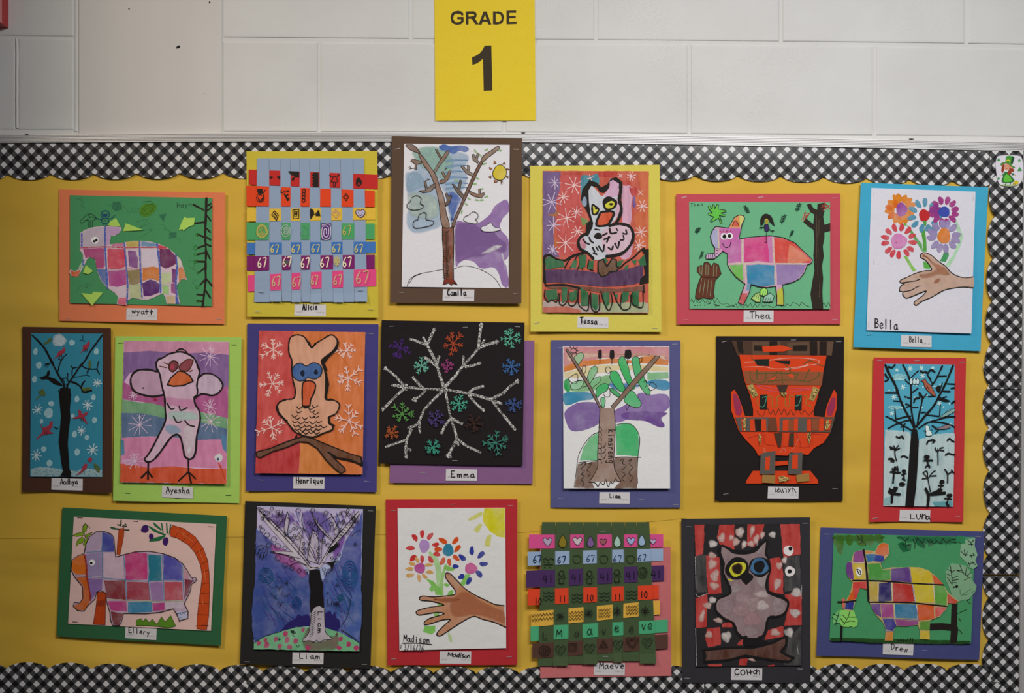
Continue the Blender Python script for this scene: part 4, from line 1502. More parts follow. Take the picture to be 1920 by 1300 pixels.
s('#8a9a78', 4, '270 720 275 790|295 720 290 800|330 700 325 800|350 710 345 800|400 700 395 810|425 720 420 815|290 830 270 960|320 840 300 980|350 845 335 990|380 850 365 990')
s('#2a1610', 6, '285 810 330 825 380 820 435 825')
for i, (x, y, h, fl) in enumerate(((695, 205, 68, 1), (1160, 190, 80, 0), (1022, 295, 85, 0), (1092, 425, 58, 0), (252, 398, 55, 0), (278, 620, 70, 0))):
    fig('fern_leaf')
    t = -.15 if fl else .2
    s('#123a30', 8, [(x + h * t, y - h / 2), (x - h * t * .6, y + h / 2)], 'm', 0)
    for j in range(4):
        yy = y - h * .3 + j * h * .2
        xx = x + h * t * (.6 - j * .35)
        s('#123a30', 7, [(xx, yy), (xx + 22, yy - 8 if not fl else yy + 8)], 'm', 0)
        if i != 5 and i != 3:
            s('#123a30', 6, [(xx, yy), (xx - 18, yy - 4)], 'm', 0)
fig('patchwork_elephant')
EO = '415 362 530 375 585 280 625 258 665 262 678 290 655 340 635 430 625 475 700 462 800 452 910 445 1030 465 1130 510 1180 560 1235 610 1290 665 1275 695 1240 710 1215 780 1170 835 1110 865 1015 890 1025 950 1028 1072 965 1070 965 990 955 900 880 912 800 905 735 885 720 950 665 1070 618 1050 650 960 680 880 600 820 550 760 522 705 522 610 480 585 440 625 400 655 330 655 325 630 335 610 405 605 408 555 380 510 368 450 385 400'
f('#d0a0c0', EO, 'w')
for c, q in (('#a8a8cc', '388 395 438 380 438 555 410 555 382 505 372 450'), ('#c468b4', '450 380 640 375 632 430 612 480 640 478 645 680 530 695 525 610 478 580 450 555'),
             ('#dc9050', '540 370 590 285 628 262 640 300 632 370'), ('#d0cc70', '630 262 665 268 675 292 652 335 635 370'),
             ('!#c84480', '672 470 800 458 908 450 910 640 905 690 800 675 672 690'), ('#c880b8', '880 455 925 452 930 690 900 690'),
             ('#d8504c', '942 462 1030 470 1130 515 1200 585 1280 665 1270 690 950 690'), ('#e0806c', '1080 520 1190 590 1270 665 1180 690 1060 690'),
             ('#6cb850', '535 712 662 705 665 860 600 815 552 755'), ('#3a88c0', '692 712 800 705 945 710 945 890 870 900 800 898 700 880'),
             ('!#9076a8', '965 705 1230 705 1205 780 1165 830 1100 862 1010 888 968 890'), ('#5898c0', '695 880 735 888 715 940 690 940'),
             ('#c43c3c', '640 965 705 965 665 1066 622 1048'), ('#c0c04c', '972 930 1020 920 1026 1066 970 1066'), ('#c8a8d0', '412 612 470 590 440 622 400 650 335 650 340 615')):
    f(c, q, 'w', 0)
s('#c8bca8', 13, '658 480 655 690|680 705 688 880|930 455 945 690|948 705 955 890|438 385 445 555|530 700 660 698|670 695 940 700|960 698 1220 700', 'c')
f('#d85c50', '570 352 585 318 605 312 625 355', 'w', 1); s(DKG, 7, '568 355 582 318 602 312 625 355')
s(DKG, 8, EO, 'm', 0, 1)
s(DKG, 5, '350 618 352 650|368 614 372 650|388 612 392 645|405 605 412 635|420 575 440 580|415 600 432 605|425 560 450 565')
fig('elephant_face')
e('#dad6d8', 492, 452, 32, 30, 0, 'm', .02); e('#dad6d8', 540, 448, 32, 30, 0, 'm', .02)
e('#12100f', 494, 453, 18, 20, 0, 'm', .02); e('#12100f', 540, 447, 16, 18, 0, 'm', .02)
s('#8a1c28', 5, '460 405 468 415|485 402 492 414|508 412 515 400|525 412 520 402|545 412 550 402')
s(DKG, 6, '478 515 495 545 520 552 545 535 550 505')
fig('stick_person')
f('#1c1510', '845 255 880 248 920 275 945 345 940 355 905 320 890 295 860 290 850 330 835 350 820 345 820 295', 'm', 1)
e('#b8a040', 875, 315, 17, 24, 0, 'm'); s('#3a6a20', 4, '865 305 888 322|885 305 866 325')
o('#30205c', '#181020', 5, '858 345 888 345 895 395 865 405 855 375', 'm', 1)
s(DKG, 6, '880 405 870 450 875 500 858 503|858 365 835 370 812 368|820 365 812 380|825 372 830 385|892 375 915 400 940 395|925 400 930 415|932 398 945 405')
for q in ('735 1010 775 965 815 960 820 1000 815 1045 780 1045', '812 980 815 935 845 915 880 930 885 975 850 990', '838 1040 850 995 905 962 942 990 925 1040 880 1045'):
    fig('drawn_rock')
    o('#a8cc7c' if q[0] == '7' else ('#9cd870' if q[0:3] == '812' else '#8cb8a8'), DKG, 7, q, 'm', 0)
    p0 = pts2(q)[0]
    for dx in (20, 40, 60):
        s(DKG, 4, [(p0[0] + dx + 12, p0[1] - 35), (p0[0] + dx, p0[1] + 15)], 'm', 0)
tag('672,1118 942,1120 940,1225 670,1222', 'Thea', 728, 1190, 868, 1192, 62, 9)
staples('133 96 8 825 96 6 1493 103 0 150 1205 0 1495 1202 2')

# ---- hand with flowers, blue mount
art('mounted_painting', 'brown hand holding fingerprint flowers on white paper, bright blue mount', 'painting', 1590, 330, 3.822, 204, base=.0178)
gain(1)
mount('#3f9fc0', '88,50 1000,82 946,1256 35,1228', 1.6)
sheet('#cfcdd6', '163,88 908,115 873,1130 125,1107', .004)
def petals(col, cx, cy, r, n, pr, pw, a0=0, key='w'):
    for i in range(n):
        a = math.radians(a0) + 6.283 * i / n + rnd(-.08, .08)
        e(col, cx + r * math.cos(a), cy + r * math.sin(a), pr * rnd(.9, 1.1), pw, math.degrees(a), key, .08, 12)
fig('flower_stems')
f('#5aa05c', '415 355 430 360 470 420 525 490 525 545 505 510 450 430', 'w', 0)
f('#54a044', '520 395 545 385 550 420 555 470 558 545 525 548 530 480', 'w', 0); f('#5aac50', '530 610 585 640 580 670 535 665', 'w', 0)
f('#84bc5c', '390 575 415 580 482 680 455 688 420 630', 'w', 0)
f('#2c9454', '680 545 712 538 715 575 690 620 648 612 670 575', 'w', 0)
f('#a8d0b0', '735 285 765 300 820 430 800 500 760 590 715 655 690 640 750 560 780 490 790 430 760 350', 'w', 0)
s('#6ca850', 22, '400 330 405 350|545 330 545 355', 'w')
fig('orange_flower'); petals('#d8822c', 372, 240, 78, 15, 34, 21); petals('#d86a1c', 330, 250, 45, 5, 28, 20, 130); e('#9848a4', 378, 243, 40, 50, 0, 'w')
fig('blue_petal_flower'); petals('#5090b8', 545, 285, 95, 11, 32, 18, 10); petals('#5c94b8', 600, 380, 30, 3, 30, 18, 60); e('#c02c34', 541, 285, 40, 44, 0, 'w'); f('#4c9c4c', '535 325 555 325 553 355 537 352', 'w')
fig('purple_flower'); petals('#a03c8c', 683, 255, 80, 12, 30, 19, 15); petals('#8c3890', 625, 250, 25, 4, 28, 20, 80); e('#3c4cb8', 682, 260, 41, 38, 0, 'w')
fig('red_petal_flower'); petals('#cc4454', 358, 468, 100, 13, 30, 17, 5); e('#cc78bc', 357, 470, 58, 55, 0, 'w'); e('#a83060', 338, 480, 5, 5, 0, 'w')
fig('lavender_flower'); petals('#9484b8', 680, 435, 88, 12, 34, 21, 20); e('#d87c2c', 680, 432, 46, 56, 0, 'w')
fig('painted_hand')
HO = '888 725 830 732 770 718 725 690 690 650 640 615 590 572 545 553 515 562 512 585 545 605 575 640 590 668 580 680 540 682 470 702 410 730 365 752 372 770 400 768 368 795 360 825 385 832 382 850 402 875 430 872 500 845 550 826 525 860 470 900 465 920 482 928 520 900 590 870 680 820 770 802 830 798 887 803'
f('!#b99a88', HO, 'w', 1)
f('#a8745c', '500 705 580 690 640 655 700 670 725 710 690 720 640 715 560 740 510 735', 't', 1)
f('#b07860', '520 570 560 580 610 620 690 660 640 680 600 650 560 600', 't', 1)
f('#a06850', '610 750 650 735 640 770 605 775', 't', 1)
s('#17120f', 7, HO)
s('#17120f', 7, '372 768 420 762 470 755 505 742|385 832 440 822 480 800 507 790|550 826 520 835 480 850')
fig('handwriting'); txt('#1a171a', 7, 'Bella', 182, 1088, 318, 1102, 66)
tag('376,1140 593,1147 593,1230 374,1224', 'Bella', 434, 1192, 510, 1196, 42, 6)
staples('180 140 92 890 160 90 178 618 88 140 1065 88 148 1130 5', 'sheet')
# ================================================================== MIDDLE ROW
# ---- narrow winter tree with cardinals, dark brown mount
art('mounted_painting', 'narrow blue winter scene with thick black tree and red birds, dark brown mount', 'painting', 30, 600, 3.879, 143)
gain(0.55)
mount('#2f1c14', '48,50 690,60 700,1257 47,1250', 1.2)
sheet('#215a6c', '112,97 632,100 630,1143 105,1140', .0015)
WH = '#8fa6b0'
fig('snow_ground')
f(WH, '112 1085 180 1068 260 1075 330 1085 400 1090 440 1108 470 1085 520 1080 628 1092 629 1140 112 1138', 'c', 0)
f('#86a0ac', '115 1100 330 1095 628 1105 629 1141 112 1139', 'c', 0)
fig('moon'); e('#94a4b0', 315, 150, 50, 46, 0, 'c'); e('#94a4b0', 318, 150, 38, 36, 0, 'm')
for x, y, rx, ry in ((408, 166, 21, 21), (143, 230, 16, 26), (585, 230, 17, 24), (168, 330, 21, 25), (136, 432, 17, 25), (445, 576, 17, 24), (565, 563, 17, 22), (258, 610, 22, 18), (240, 678, 32, 38), (415, 700, 14, 18), (573, 730, 18, 22), (188, 738, 12, 18), (428, 832, 18, 26), (518, 856, 16, 20), (448, 962, 20, 26), (205, 940, 20, 20), (247, 1042, 22, 24)):
    fig('snowball'); e('#7fa2b2', x, y, rx, ry, 10, 'm'); ring('#90acb8', 4, x, y, rx * .7, ry * .7)
for x, y, r in ((592, 460, 34), (523, 620, 40), (162, 655, 42), (480, 805, 35), (560, 945, 48), (152, 985, 45)):
    fig('snowflake'); star('#a4b4bc', 7, x, y, r, 4, 10, 'm')
BK = '#0c0a0a'
fig('black_tree')
f(BK, '322 500 345 488 398 500 402 560 395 650 398 720 388 800 380 900 388 1000 392 1080 405 1110 400 1140 325 1138 345 1100 330 1020 318 920 312 890 322 800 330 700 322 620 315 540', 'm', 0)
f(BK, '170 420 200 412 225 400 232 370 248 366 248 398 240 412 290 430 330 462 345 480 330 482 280 468 232 432 190 434', 'm', 0)
s(BK, 14, '120 112 170 160 215 215 260 300 300 380 340 450 355 490')
s(BK, 13, '628 112 590 165 545 225 505 295 470 335 430 395 385 462 372 490')
s(BK, 8, '308 375 320 320 345 275 370 250|330 295 312 282|275 305 240 320 210 335|235 318 215 320|410 400 415 355 445 345|415 350 405 335|478 330 520 355 590 358|590 358 600 315 605 300|590 358 610 395|530 360 520 380|340 425 375 420 378 390|375 425 385 450')
s(BK, 13, '405 450 440 462 475 490 495 525 550 515|478 485 490 460 502 445')
s('#10405a', 5, '430 418 510 402 540 410|510 402 530 380|225 205 212 222|485 110 488 150 470 145|488 150 505 155|250 318 225 345')
s(BK, 5, '345 430 360 470 350 490|370 470 380 490|312 512 320 540|402 540 398 600|300 790 282 780|310 785 295 795|325 1138 360 1120 405 1138')
RD = '#8a2c40'
for q in ('270 290 300 258 310 232 340 215 350 198 362 205 358 235 330 258 300 270', '465 245 490 215 490 185 515 175 530 152 540 165 535 190 520 215 495 225', '180 752 200 785 240 770 258 735 272 745 268 780 245 805 278 825 225 832 190 840 160 870 152 862 185 830 200 805', '455 650 475 660 485 685 530 665 520 690 500 705 515 735 525 762 495 735 480 715 420 720 415 712 460 700', '440 1130 475 1100 490 1065 510 1040 525 1055 515 1085 490 1100 470 1120', '522 1015 535 1005 545 998 562 1010 545 1040'):
    fig('cardinal' if len(q) > 60 else 'red_heart'); f(RD, q, 'm', 0)
    if len(q) > 60:
        p = pts2(q)
        mx = sum(a for a, b in p) / len(p); my = sum(b for a, b in p) / len(p)
        s('#2a0c14', 4, [(mx - 6, my + 12), (mx - 4, my + 34)], 'm', 0); s('#2a0c14', 4, [(mx + 8, my + 8), (mx + 12, my + 32)], 'm', 0)
for q in ('200 170 225 155 250 130 265 135 258 155 235 170 215 180', '530 300 545 290 550 330 545 350 530 350', '480 492 545 490 555 505 500 520 485 510', '165 520 200 500 218 530 210 560 195 545 135 592 165 560 180 545', '570 1040 590 1050 615 1075 612 1110 590 1100 575 1075'):
    fig('olive_bird'); f('#55643a', q, 'c', 0); f('#50602f', q, 'c', 0)
tag('260,1150 487,1157 485,1242 258,1236', 'Aadhya', 324, 1196, 432, 1194, 38, 7)

# ---- pink bird with raised wings, lime mount
art('mounted_painting', 'pale pink bird with rounded wings and orange beak on rainbow bands, lime green mount', 'painting', 205, 620, 3.881, 162)
gain(0.82)
mount('#7e9e4a', '43,42 962,50 944,1258 27,1240', .8)
sheet('#b88aa8', '107,75 873,82 857,1115 85,1103', .0045)
fig('painted_bands')
for c, q in (('!#a6708a', '108 76 872 83 872 180 700 165 500 170 300 150 108 165'), ('!#684a7a', '106 160 300 148 500 168 700 160 872 178 868 430 760 400 600 400 300 310 150 310 104 380'),
             ('!#8c4070', '104 370 150 400 200 460 400 470 640 470 760 440 866 400 866 640 700 600 400 560 250 520 100 500'), ('!#5c8662', '98 500 200 520 320 530 420 560 640 590 760 610 862 640 862 720 760 690 600 650 420 640 240 605 95 600'),
             ('!#445a78', '94 600 240 602 420 640 640 660 862 715 858 800 640 795 420 770 240 770 92 790'), ('!#b06a8c', '92 780 400 770 640 795 858 790 856 1005 640 995 500 985 300 1000 88 970'),
             ('!#ad3e1a', '87 965 180 975 300 1000 480 985 640 1005 857 1005 856 1114 85 1102')):
    f(c, q, 'p', 0)
f('#bc90b8', '100 940 200 930 180 980 120 970', 'p', 1); f('#3c78a4', '88 790 110 800 115 900 90 910', 'p', 0); f('#3c70a4', '815 760 858 760 856 890 830 860', 'p', 0)
e('#c8c0cc', 800, 925, 30, 28, 0, 'p'); e('#283c6c', 795, 935, 9, 10, 0, 'm'); s('#a83a20', 11, '800 965 830 1030 845 1080')
for x, y, r in ((735, 190, 85), (740, 660, 90), (225, 685, 95), (735, 555, 60), (175, 475, 38), (190, 950, 75)):
    fig('snowflake'); star('#b8a0b8', 4, x, y, r, 5, 12, 'm'); star('#c4b0cc', 3, x, y - r * .6, r * .3, 3, 40, 'm')
fig('bird')
KB = '#15100f'
BO = '355 215 400 195 440 170 520 155 580 175 620 205 645 255 660 300 650 340 640 400 645 440 640 470 620 490 630 540 655 580 665 640 655 700 640 770 635 860 620 915 590 935 555 915 545 870 530 800 515 765 490 755 450 780 400 850 355 910 320 945 285 955 262 935 290 900 330 830 370 750 400 690 415 640 410 560 405 480 385 400 370 320 345 260'
f('!#a98ea0', BO, 'p', 1)
f('!#9c7c92', '165 330 210 290 290 285 345 300 375 340 385 440 330 478 240 465 185 440 160 390', 'p', 1)
f('!#a08c9e', '650 350 690 315 750 318 800 350 828 400 800 450 750 472 680 460 645 430', 'p', 1)
f('#b87ca8', '410 480 520 490 620 500 640 560 600 580 500 560 420 540', 't', 1); f('#9cb8b4', '430 590 520 580 640 600 650 650 560 660 440 650', 't', 1); f('#c8b4bc', '540 700 630 710 625 850 580 920 550 850', 't', 1)
f('#7c98b8', '420 680 500 690 530 740 460 760 410 730', 't', 1)
s(KB, 14, BO, 'm', 1, 1)
s(KB, 15, '345 300 290 285 210 290 165 330 160 390 185 440 240 465 325 480 400 465')
s(KB, 13, '650 350 690 315 750 318 800 350 828 400 800 450 750 472 680 460 625 490')
s(KB, 10, '490 150 515 135 545 140 575 170|340 230 350 300|640 250 660 300')
o('#6a2030', '#3a1814', 10, '440 240 470 220 500 235 498 270 470 300 440 285', 'p', 1)
o('#7a2438', '#4a2418', 10, '515 255 560 215 600 212 610 230 580 290 545 295 515 285', 'p', 1)
e('#a01c48', 460, 265, 16, 20, 0, 'p'); s('#5a3424', 8, '400 235 430 245|370 260 420 270|590 300 605 290')
o('#d0561c', KB, 10, '505 295 545 300 590 330 612 370 540 400 470 405 425 395 450 345', 'p', 0)
for q in ('425 530 450 570 478 565', '512 552 525 580 568 562', '472 625 495 665 528 662', '555 655 580 685 625 698'):
    s(KB, 11, q)
e(KB, 250, 418, 6, 6, 0, 'm'); e('#8a1c40', 337, 502, 13, 10, 0, 'm')
s(KB, 12, '290 955 288 1020|288 1020 240 1068|288 1020 288 1080|288 1020 318 1065|580 935 582 1025|582 1025 512 1090|582 1025 602 1110|582 1025 632 1075')
tag('385,1132 610,1140 608,1222 382,1215', 'Ayesha', 414, 1182, 560, 1184, 42, 7)
staples('85 92 3 908 105 0 530 83 0 133 1184 -3 865 1200 0 498 1222 0', dark=1)

# ---- peach bird with blue goggles, violet mount
art('mounted_painting', 'peach bird with blue goggle eyes on a branch, red and orange ground, violet mount', 'painting', 450, 595, 3.822, 178)
gain(0.8)
mount('#38346a', '52,45 993,50 980,1253 42,1247', .7)
sheet('#cc6a3c', '137,98 898,108 880,1125 116,1115', .006)
fig('painted_ground')
f('!#b43c38', '137 98 385 102 390 400 400 600 440 850 425 1118 116 1115', 'p', 0)
f('!#c6642a', '385 102 898 108 880 1125 420 1119 440 850 400 600 390 400', 'p', 0)
f('!#a8262a', '120 960 240 910 440 890 430 1116 117 1114', 'p', 0); f('!#c8702f', '435 900 560 920 620 1000 740 1100 740 1122 425 1118', 'p', 0)
FL = '#e0b0ae'
for x, y, r, rot in ((240, 232, 100, 20), (235, 475, 105, 60), (232, 790, 110, 30), (765, 240, 75, 10), (778, 438, 110, 30), (785, 740, 125, 80)):
    fig('snowflake'); flake(FL, 7, x, y, r * .92, 6, rot, 'm', 2)
fig('branch')
KB = '#17100c'
o('#6a3c20', KB, 9, '120 965 220 940 330 895 400 870 460 855 530 870 600 900 700 940 800 980 875 1000 872 1050 800 1030 700 1005 640 965 680 1010 750 1075 760 1095 730 1118 690 1090 620 1020 560 940 490 895 430 890 340 930 240 960 150 1005 125 995', 'p', 0)
s(KB, 14, '635 965 700 1005 790 1020 850 1045 880 1060|870 1000 880 1050|400 870 410 850')
fig('bird')
BO = '352 195 365 145 410 127 460 140 490 185 515 215 545 190 600 155 655 127 690 150 700 185 670 240 600 295 585 320 605 370 615 420 618 500 615 585 660 590 705 610 715 640 690 690 640 715 645 750 665 780 665 805 600 830 540 855 470 850 400 820 340 750 290 700 268 650 285 610 330 590 390 580 400 520 385 460 375 380 375 310 355 260'
f('!#c68a6e', BO, 'p', 1)
s(KB, 11, BO, 'm', 1, 1)
f(KB, '690 140 712 180 700 230 640 290 610 330 630 385 612 385 600 350 582 318 610 290 670 235 695 190', 'm', 0)
s(KB, 17, '618 400 632 480 620 580 660 590|268 640 285 690 340 745|640 720 645 760 675 775')
s(KB, 13, '495 180 515 218 545 188|330 590 285 610 268 645')
o('#2a5ca8', KB, 7, '380 370 400 340 440 330 478 350 520 328 565 335 590 365 585 410 555 440 520 442 485 435 460 455 420 455 388 430 378 400', 'p', 1)
e('#0f1a34', 451, 402, 16, 23, 0, 'm'); e('#0f1a34', 547, 394, 15, 19, 0, 'm')
o('#e0541c', KB, 11, '450 500 460 465 495 455 530 465 545 495 530 550 510 590 500 640 455 640 450 580', 'p', 1)
f(KB, '452 632 500 632 490 652 462 655', 'm', 0)
import itertools
for x, y in itertools.chain(((430, 650), (425, 680), (395, 710), (510, 655), (540, 640), (520, 675), (545, 690), (415, 725), (470, 725), (520, 715), (548, 715)), ((400 + i * 42, 750 + (i % 2) * 8) for i in range(5)), ((405 + i * 40, 778 + (i % 2) * 8) for i in range(6)), ((415 + i * 38, 803 + (i % 2) * 7) for i in range(5)), ((440 + i * 38, 825 + (i % 2) * 5) for i in range(4))):
    s(KB, 7, [(x - 18, y - 8), (x - 4, y + 6), (x + 20, y - 6)])
tag('383,1145 606,1148 605,1230 381,1228', 'Henrique', 402, 1190, 574, 1190, 42, 8)
staples('935 118 -8 890 118 0 145 1168 -5 908 1177 -8')

# ---- glitter snowflake on black, purple mount
art('mounted_drawing', 'large silver glitter snowflake on a black square sheet over a purple mount', 'drawing', 700, 590, 3.939, 185)
gain(0.62)
mount('#755178', '150,195 1190,192 1176,1253 120,1243', .7)
sheet('#1a1517', '62,42 1117,60 1102,1115 42,1100', .003)
fig('glitter_snowflake')
GL_ = '!#8e8c8a'
def gline(w, q):
    s(GL_, w, q, 'g', 0)
gline(20, '525 545 495 460 470 370 430 285 398 225|525 540 600 460 665 375 735 300 775 250|525 560 450 552 380 550 240 535|520 560 440 630 375 705 340 790 320 815|530 555 550 650 568 750 600 850 618 910|540 555 630 570 700 580 790 605 870 630')
gline(19, '398 225 425 165 450 110|398 225 370 170|398 225 330 200 275 182|470 385 430 350 385 320|470 370 485 310|775 250 785 160 797 70|775 250 830 225 920 200|800 230 820 190|665 375 665 310|680 385 740 375 790 358|235 535 170 460 90 395|235 540 180 525 140 522|235 540 150 620 72 700|370 550 330 505 295 465|385 560 350 600 300 632')
gline(19, '340 790 345 870|340 800 300 825 260 835|280 850 250 920 240 990 245 1050|245 925 170 950 95 975|255 990 275 1000|570 770 530 820 505 875|575 765 620 790 655 805|618 915 590 970 550 1050|618 915 680 965 790 1018|620 920 628 965|700 580 740 550 810 530|700 590 750 650 815 708|865 630 910 645 945 658|870 625 960 580 1010 530 1068 490|880 640 940 720 1000 790 1045 848')
for x, y, r in ((450, 112, 12), (797, 80, 15), (905, 205, 15), (90, 398, 13), (72, 700, 12), (305, 628, 17), (1062, 492, 14), (560, 1040, 20), (245, 1050, 13), (235, 535, 22), (525, 550, 20), (655, 805, 10), (720, 590, 18)):
    e(GL_, x, y, r, r * 1.1, 0, 'g', .2)
for c, x, y, r in (('#4a2480', 200, 250, 78), ('#b0482c', 590, 215, 84), ('#5cb4a4', 1015, 175, 78), ('#68b0a4', 358, 378, 62), ('#943c7c', 552, 378, 48), ('#3c68b0', 1020, 382, 62), ('#48a898', 632, 658, 58), ('#3c5498', 1035, 662, 58), ('#5c9c54', 215, 735, 82), ('#4c3a80', 462, 775, 66), ('#3c241e', 745, 800, 68), ('#a85430', 140, 872, 52), ('#3c9c90', 442, 980, 60), ('#3a8880', 905, 945, 92)):
    fig('small_snowflake'); flake(c, 6.5, x, y, r, 7, rnd(0, 60), 'm', 2)
tag('537,1142 768,1145 766,1230 535,1228', 'Emma', 572, 1202, 715, 1205, 46, 9)
staples('138 86 2 680 94 3 1065 90 -3 602 1077 0', 'sheet')
staples('365 1170 0 650 250 0')

# ---- tree with green leaves and rainbow, blue-violet mount
art('mounted_painting', 'brown forked tree with big green leaves under a rainbow sky, blue violet mount', 'painting', 1020, 625, 3.822, 190)
gain(0.92)
mount('#4d4e79', '50,50 978,52 977,1250 48,1250', .6)
sheet('#cfccd4', '135,95 898,95 900,1110 140,1110', .007)
fig('rainbow_sky')
f('#c48490', '140 98 895 98 895 215 840 165 740 160 600 175 420 180 280 210 140 240', 'w', 0)
f('#d8b0a4', '150 150 300 130 600 140 890 150 890 195 700 160 400 175 160 220', 't', 0)
f('#cc7c40', '140 240 240 200 380 190 500 180 620 195 720 165 790 165 890 195 892 230 800 225 700 215 560 215 380 225 240 250 145 280', 'w', 0)
f('#d4c49c', '145 285 280 250 450 225 700 225 890 240 890 275 760 270 560 260 380 290 250 320 145 320', 'w', 0)
f('#80b48c', '740 280 890 280 895 325 740 335|'.replace('|', ''), 'w', 0)
f('#7cb080', '150 400 260 350 380 320 460 300 480 350 420 400 260 420 170 410', 'w', 1)
f('#3c88b8', '143 430 260 420 340 430 350 470 260 485 180 515 145 505', 'w', 1); f('#4a80c0', '460 360 500 345 540 370 600 345 690 370 650 400 540 420 470 390', 't', 1); f('#3c88bc', '740 345 830 330 895 350 895 400 840 410 760 380', 'w', 1)
f('#2c9c58', '145 340 180 335 185 420 150 400', 'w', 1)
f('#7c64a4', '150 560 240 500 380 500 400 560 400 640 300 690 200 700 160 640', 'w', 1)
f('#8468ac', '505 560 600 500 680 430 760 440 880 440 895 530 800 590 650 600 520 640', 'w', 1); f('#6c4c98', '560 575 700 560 880 570 840 610 862 665 820 672 720 630 580 615', 'w', 1)
fig('green_hills')
f('#6ab888', '255 910 280 820 330 750 385 710 385 910', 'w', 0); f('#48b078', '510 670 570 645 630 655 670 700 680 780 672 880 520 870', 'w', 0)
f('#7a6258', '240 935 380 915 400 960 340 1060 360 1108 220 1105', 'w', 0); f('#7a6258', '505 890 670 885 665 1070 660 1108 500 1108 545 1060 500 960', 'w', 0)
KB = '#1c1614'
s(KB, 5, '215 1100 230 990 245 880 290 790 350 725 400 708|510 660 570 645 635 660 680 730 682 800 670 890 665 1000 668 1072|240 928 320 915 382 912|505 890 560 885 692 888')
s(KB, 5, '262 945 275 930 300 925 285 950 262 975 290 985 265 1010 290 1020 265 1050 285 1065 275 1095|320 935 340 925 325 955 305 980 330 1000 315 1025|545 910 570 900 560 930 585 950 555 985 580 1010 555 1040 575 1060|600 915 625 900 610 935 632 960 605 1000 630 1030 615 1065')
fig('green_leaf_cluster')
GR = '#48b070'
for c, q in (('#94b494', '212 185 240 150 270 140 285 165 262 205 235 230'), ('#80b88c', '305 345 330 260 370 235 382 270 360 310 330 360'), ('#78b488', '320 390 350 330 405 310 400 345 360 380 345 395'), ('#8cc09c', '190 390 200 355 265 340 285 350 260 395 215 405'), ('#48b074', '372 440 380 390 430 360 462 375 450 410 400 440 385 460'),
             ('#44b06c', '535 220 540 180 570 170 600 230 620 310 650 380 630 400 580 330'), ('#44b070', '470 310 490 270 530 285 560 350 580 400 550 420 500 370'), ('#54b07c', '630 190 650 168 680 180 690 240 730 350 760 420 745 442 710 415 660 330 640 260'), ('#58b480', '575 470 625 410 670 460 695 500 680 530 640 530 590 505'), ('#50a874', '470 400 500 400 545 440 530 455 490 430'), ('#60b484', '405 470 425 460 438 475 432 525 415 530')):
    o(c, KB, 4, q, 'w', 1)
s(KB, 4, '275 295 272 250 290 228 300 260 285 300|438 255 460 240 480 262 465 285 445 280 440 255|585 515 592 552 610 515|680 185 700 172 700 200 685 215|712 350 730 338 735 370 725 385|750 380 770 350 805 380 770 410 750 400|170 325 235 290 238 350 205 362 172 325|238 340 268 335|282 385 310 375 320 330|425 435 440 455 470 450 470 400 455 390')
fig('tree_trunk')
o('#7c6258', KB, 5, '155 118 168 112 240 220 330 370 412 535 400 542 330 410 235 250', 'w', 0)
o('#80685c', KB, 5, '478 525 560 430 650 320 740 225 800 160 828 170 760 250 690 330 600 430 500 540', 'w', 0)
f('!#8e766a', '402 535 500 538 510 620 505 760 500 960 545 1058 440 1060 325 1060 378 965 385 850 392 700', 'w', 0)
s(KB, 5, '400 540 395 650 388 760 382 880 380 965 322 1065|500 540 508 640 505 780 500 950 548 1058|322 1065 365 1070 385 1098 400 1065 425 1085 440 1045 458 1098 475 1060 490 1075 510 1040 525 1060 548 1058')
for y in (672, 705, 742, 790, 825, 860, 905):
    s(KB, 5, [(388, y), (405, y + 2), (412, y + 26)])
for y in (800, 840, 880):
    s(KB, 6, [(440, y - 10), (425, y + 18), (390, y + 22)])
fig('vertical_writing')
for i, ch in enumerate('kimsreng'):
    x, y = 488, 690 + i * 31
    for part in GL[ch].split('|'):
        s(KB, 6, [(x - p[1] * 50 + 22, y + p[0] * 28) for p in pts2(part)], 'm', 1)
fig('flower_bud'); ring(KB, 4, 212, 125, 20, 17); s(KB, 4, '195 105 185 95|212 105 212 96|230 110 238 100|232 125 245 125|228 140 238 148|205 143 202 152')
for x, y, w in ((400, 148, 11), (486, 150, 14), (600, 148, 20)):
    fig('ice_pop'); f('#171313', [(x - w, y - 18), (x - w * .6, y - 27), (x + w, y - 27), (x + w * 1.1, y + 28), (x - w, y + 28)], 'm', 1); s('#171313', 5, [(x, y + 25), (x, y + 68)], 'm', 0)
tag('397,1140 615,1140 613,1222 395,1220', 'Liam', 470, 1180, 530, 1182, 30, 6)
staples('118 105 3 937 78 2 880 150 90 158 1055 90 880 1045 90 120 1186 -5 700 1192 0 945 1230 0')

# ---- orange collage figure on black
art('paper_collage', 'orange cut paper totem face with bronze and glitter pieces on a black sheet', 'collage', 1330, 620, 3.941, 190)
gain(0.95)
mount('#1d1817', '50,42 995,45 987,1260 40,1260', .9)
A.sheet_ob = A.mount_ob
d0_ = max(mdepth(TX((x, y))) for x in (150, 500, 900) for y in (80, 400, 800, 1120)) + .0005
A.sdf = lambda px, py: d0_
OR = '#d8401e'
piece('#4a352c', '160,75 918,78 905,188 205,186 190 140', 'bronze_paper')
for q in ('250 75 258 75 256 140 250 140', '318 82 440 82 440 185 318 180', '505 78 520 78 518 130 508 130', '575 90 735 82 740 180 572 180', '795 80 812 80 808 175 800 175', '868 82 918 82 900 185 865 180'):
    piece('#5c463a', q, 'bronze_paper', up=.0003)
for q in ('200 78 250 80 250 170 215 160', '445 80 500 80 500 185 445 185', '745 78 795 82 795 185 745 182', '815 80 865 82 862 182 815 180', '330 110 395 112 395 150 330 148', '615 112 722 108 720 150 618 150'):
    piece('#241b18', q, 'black_paper', up=.0003)
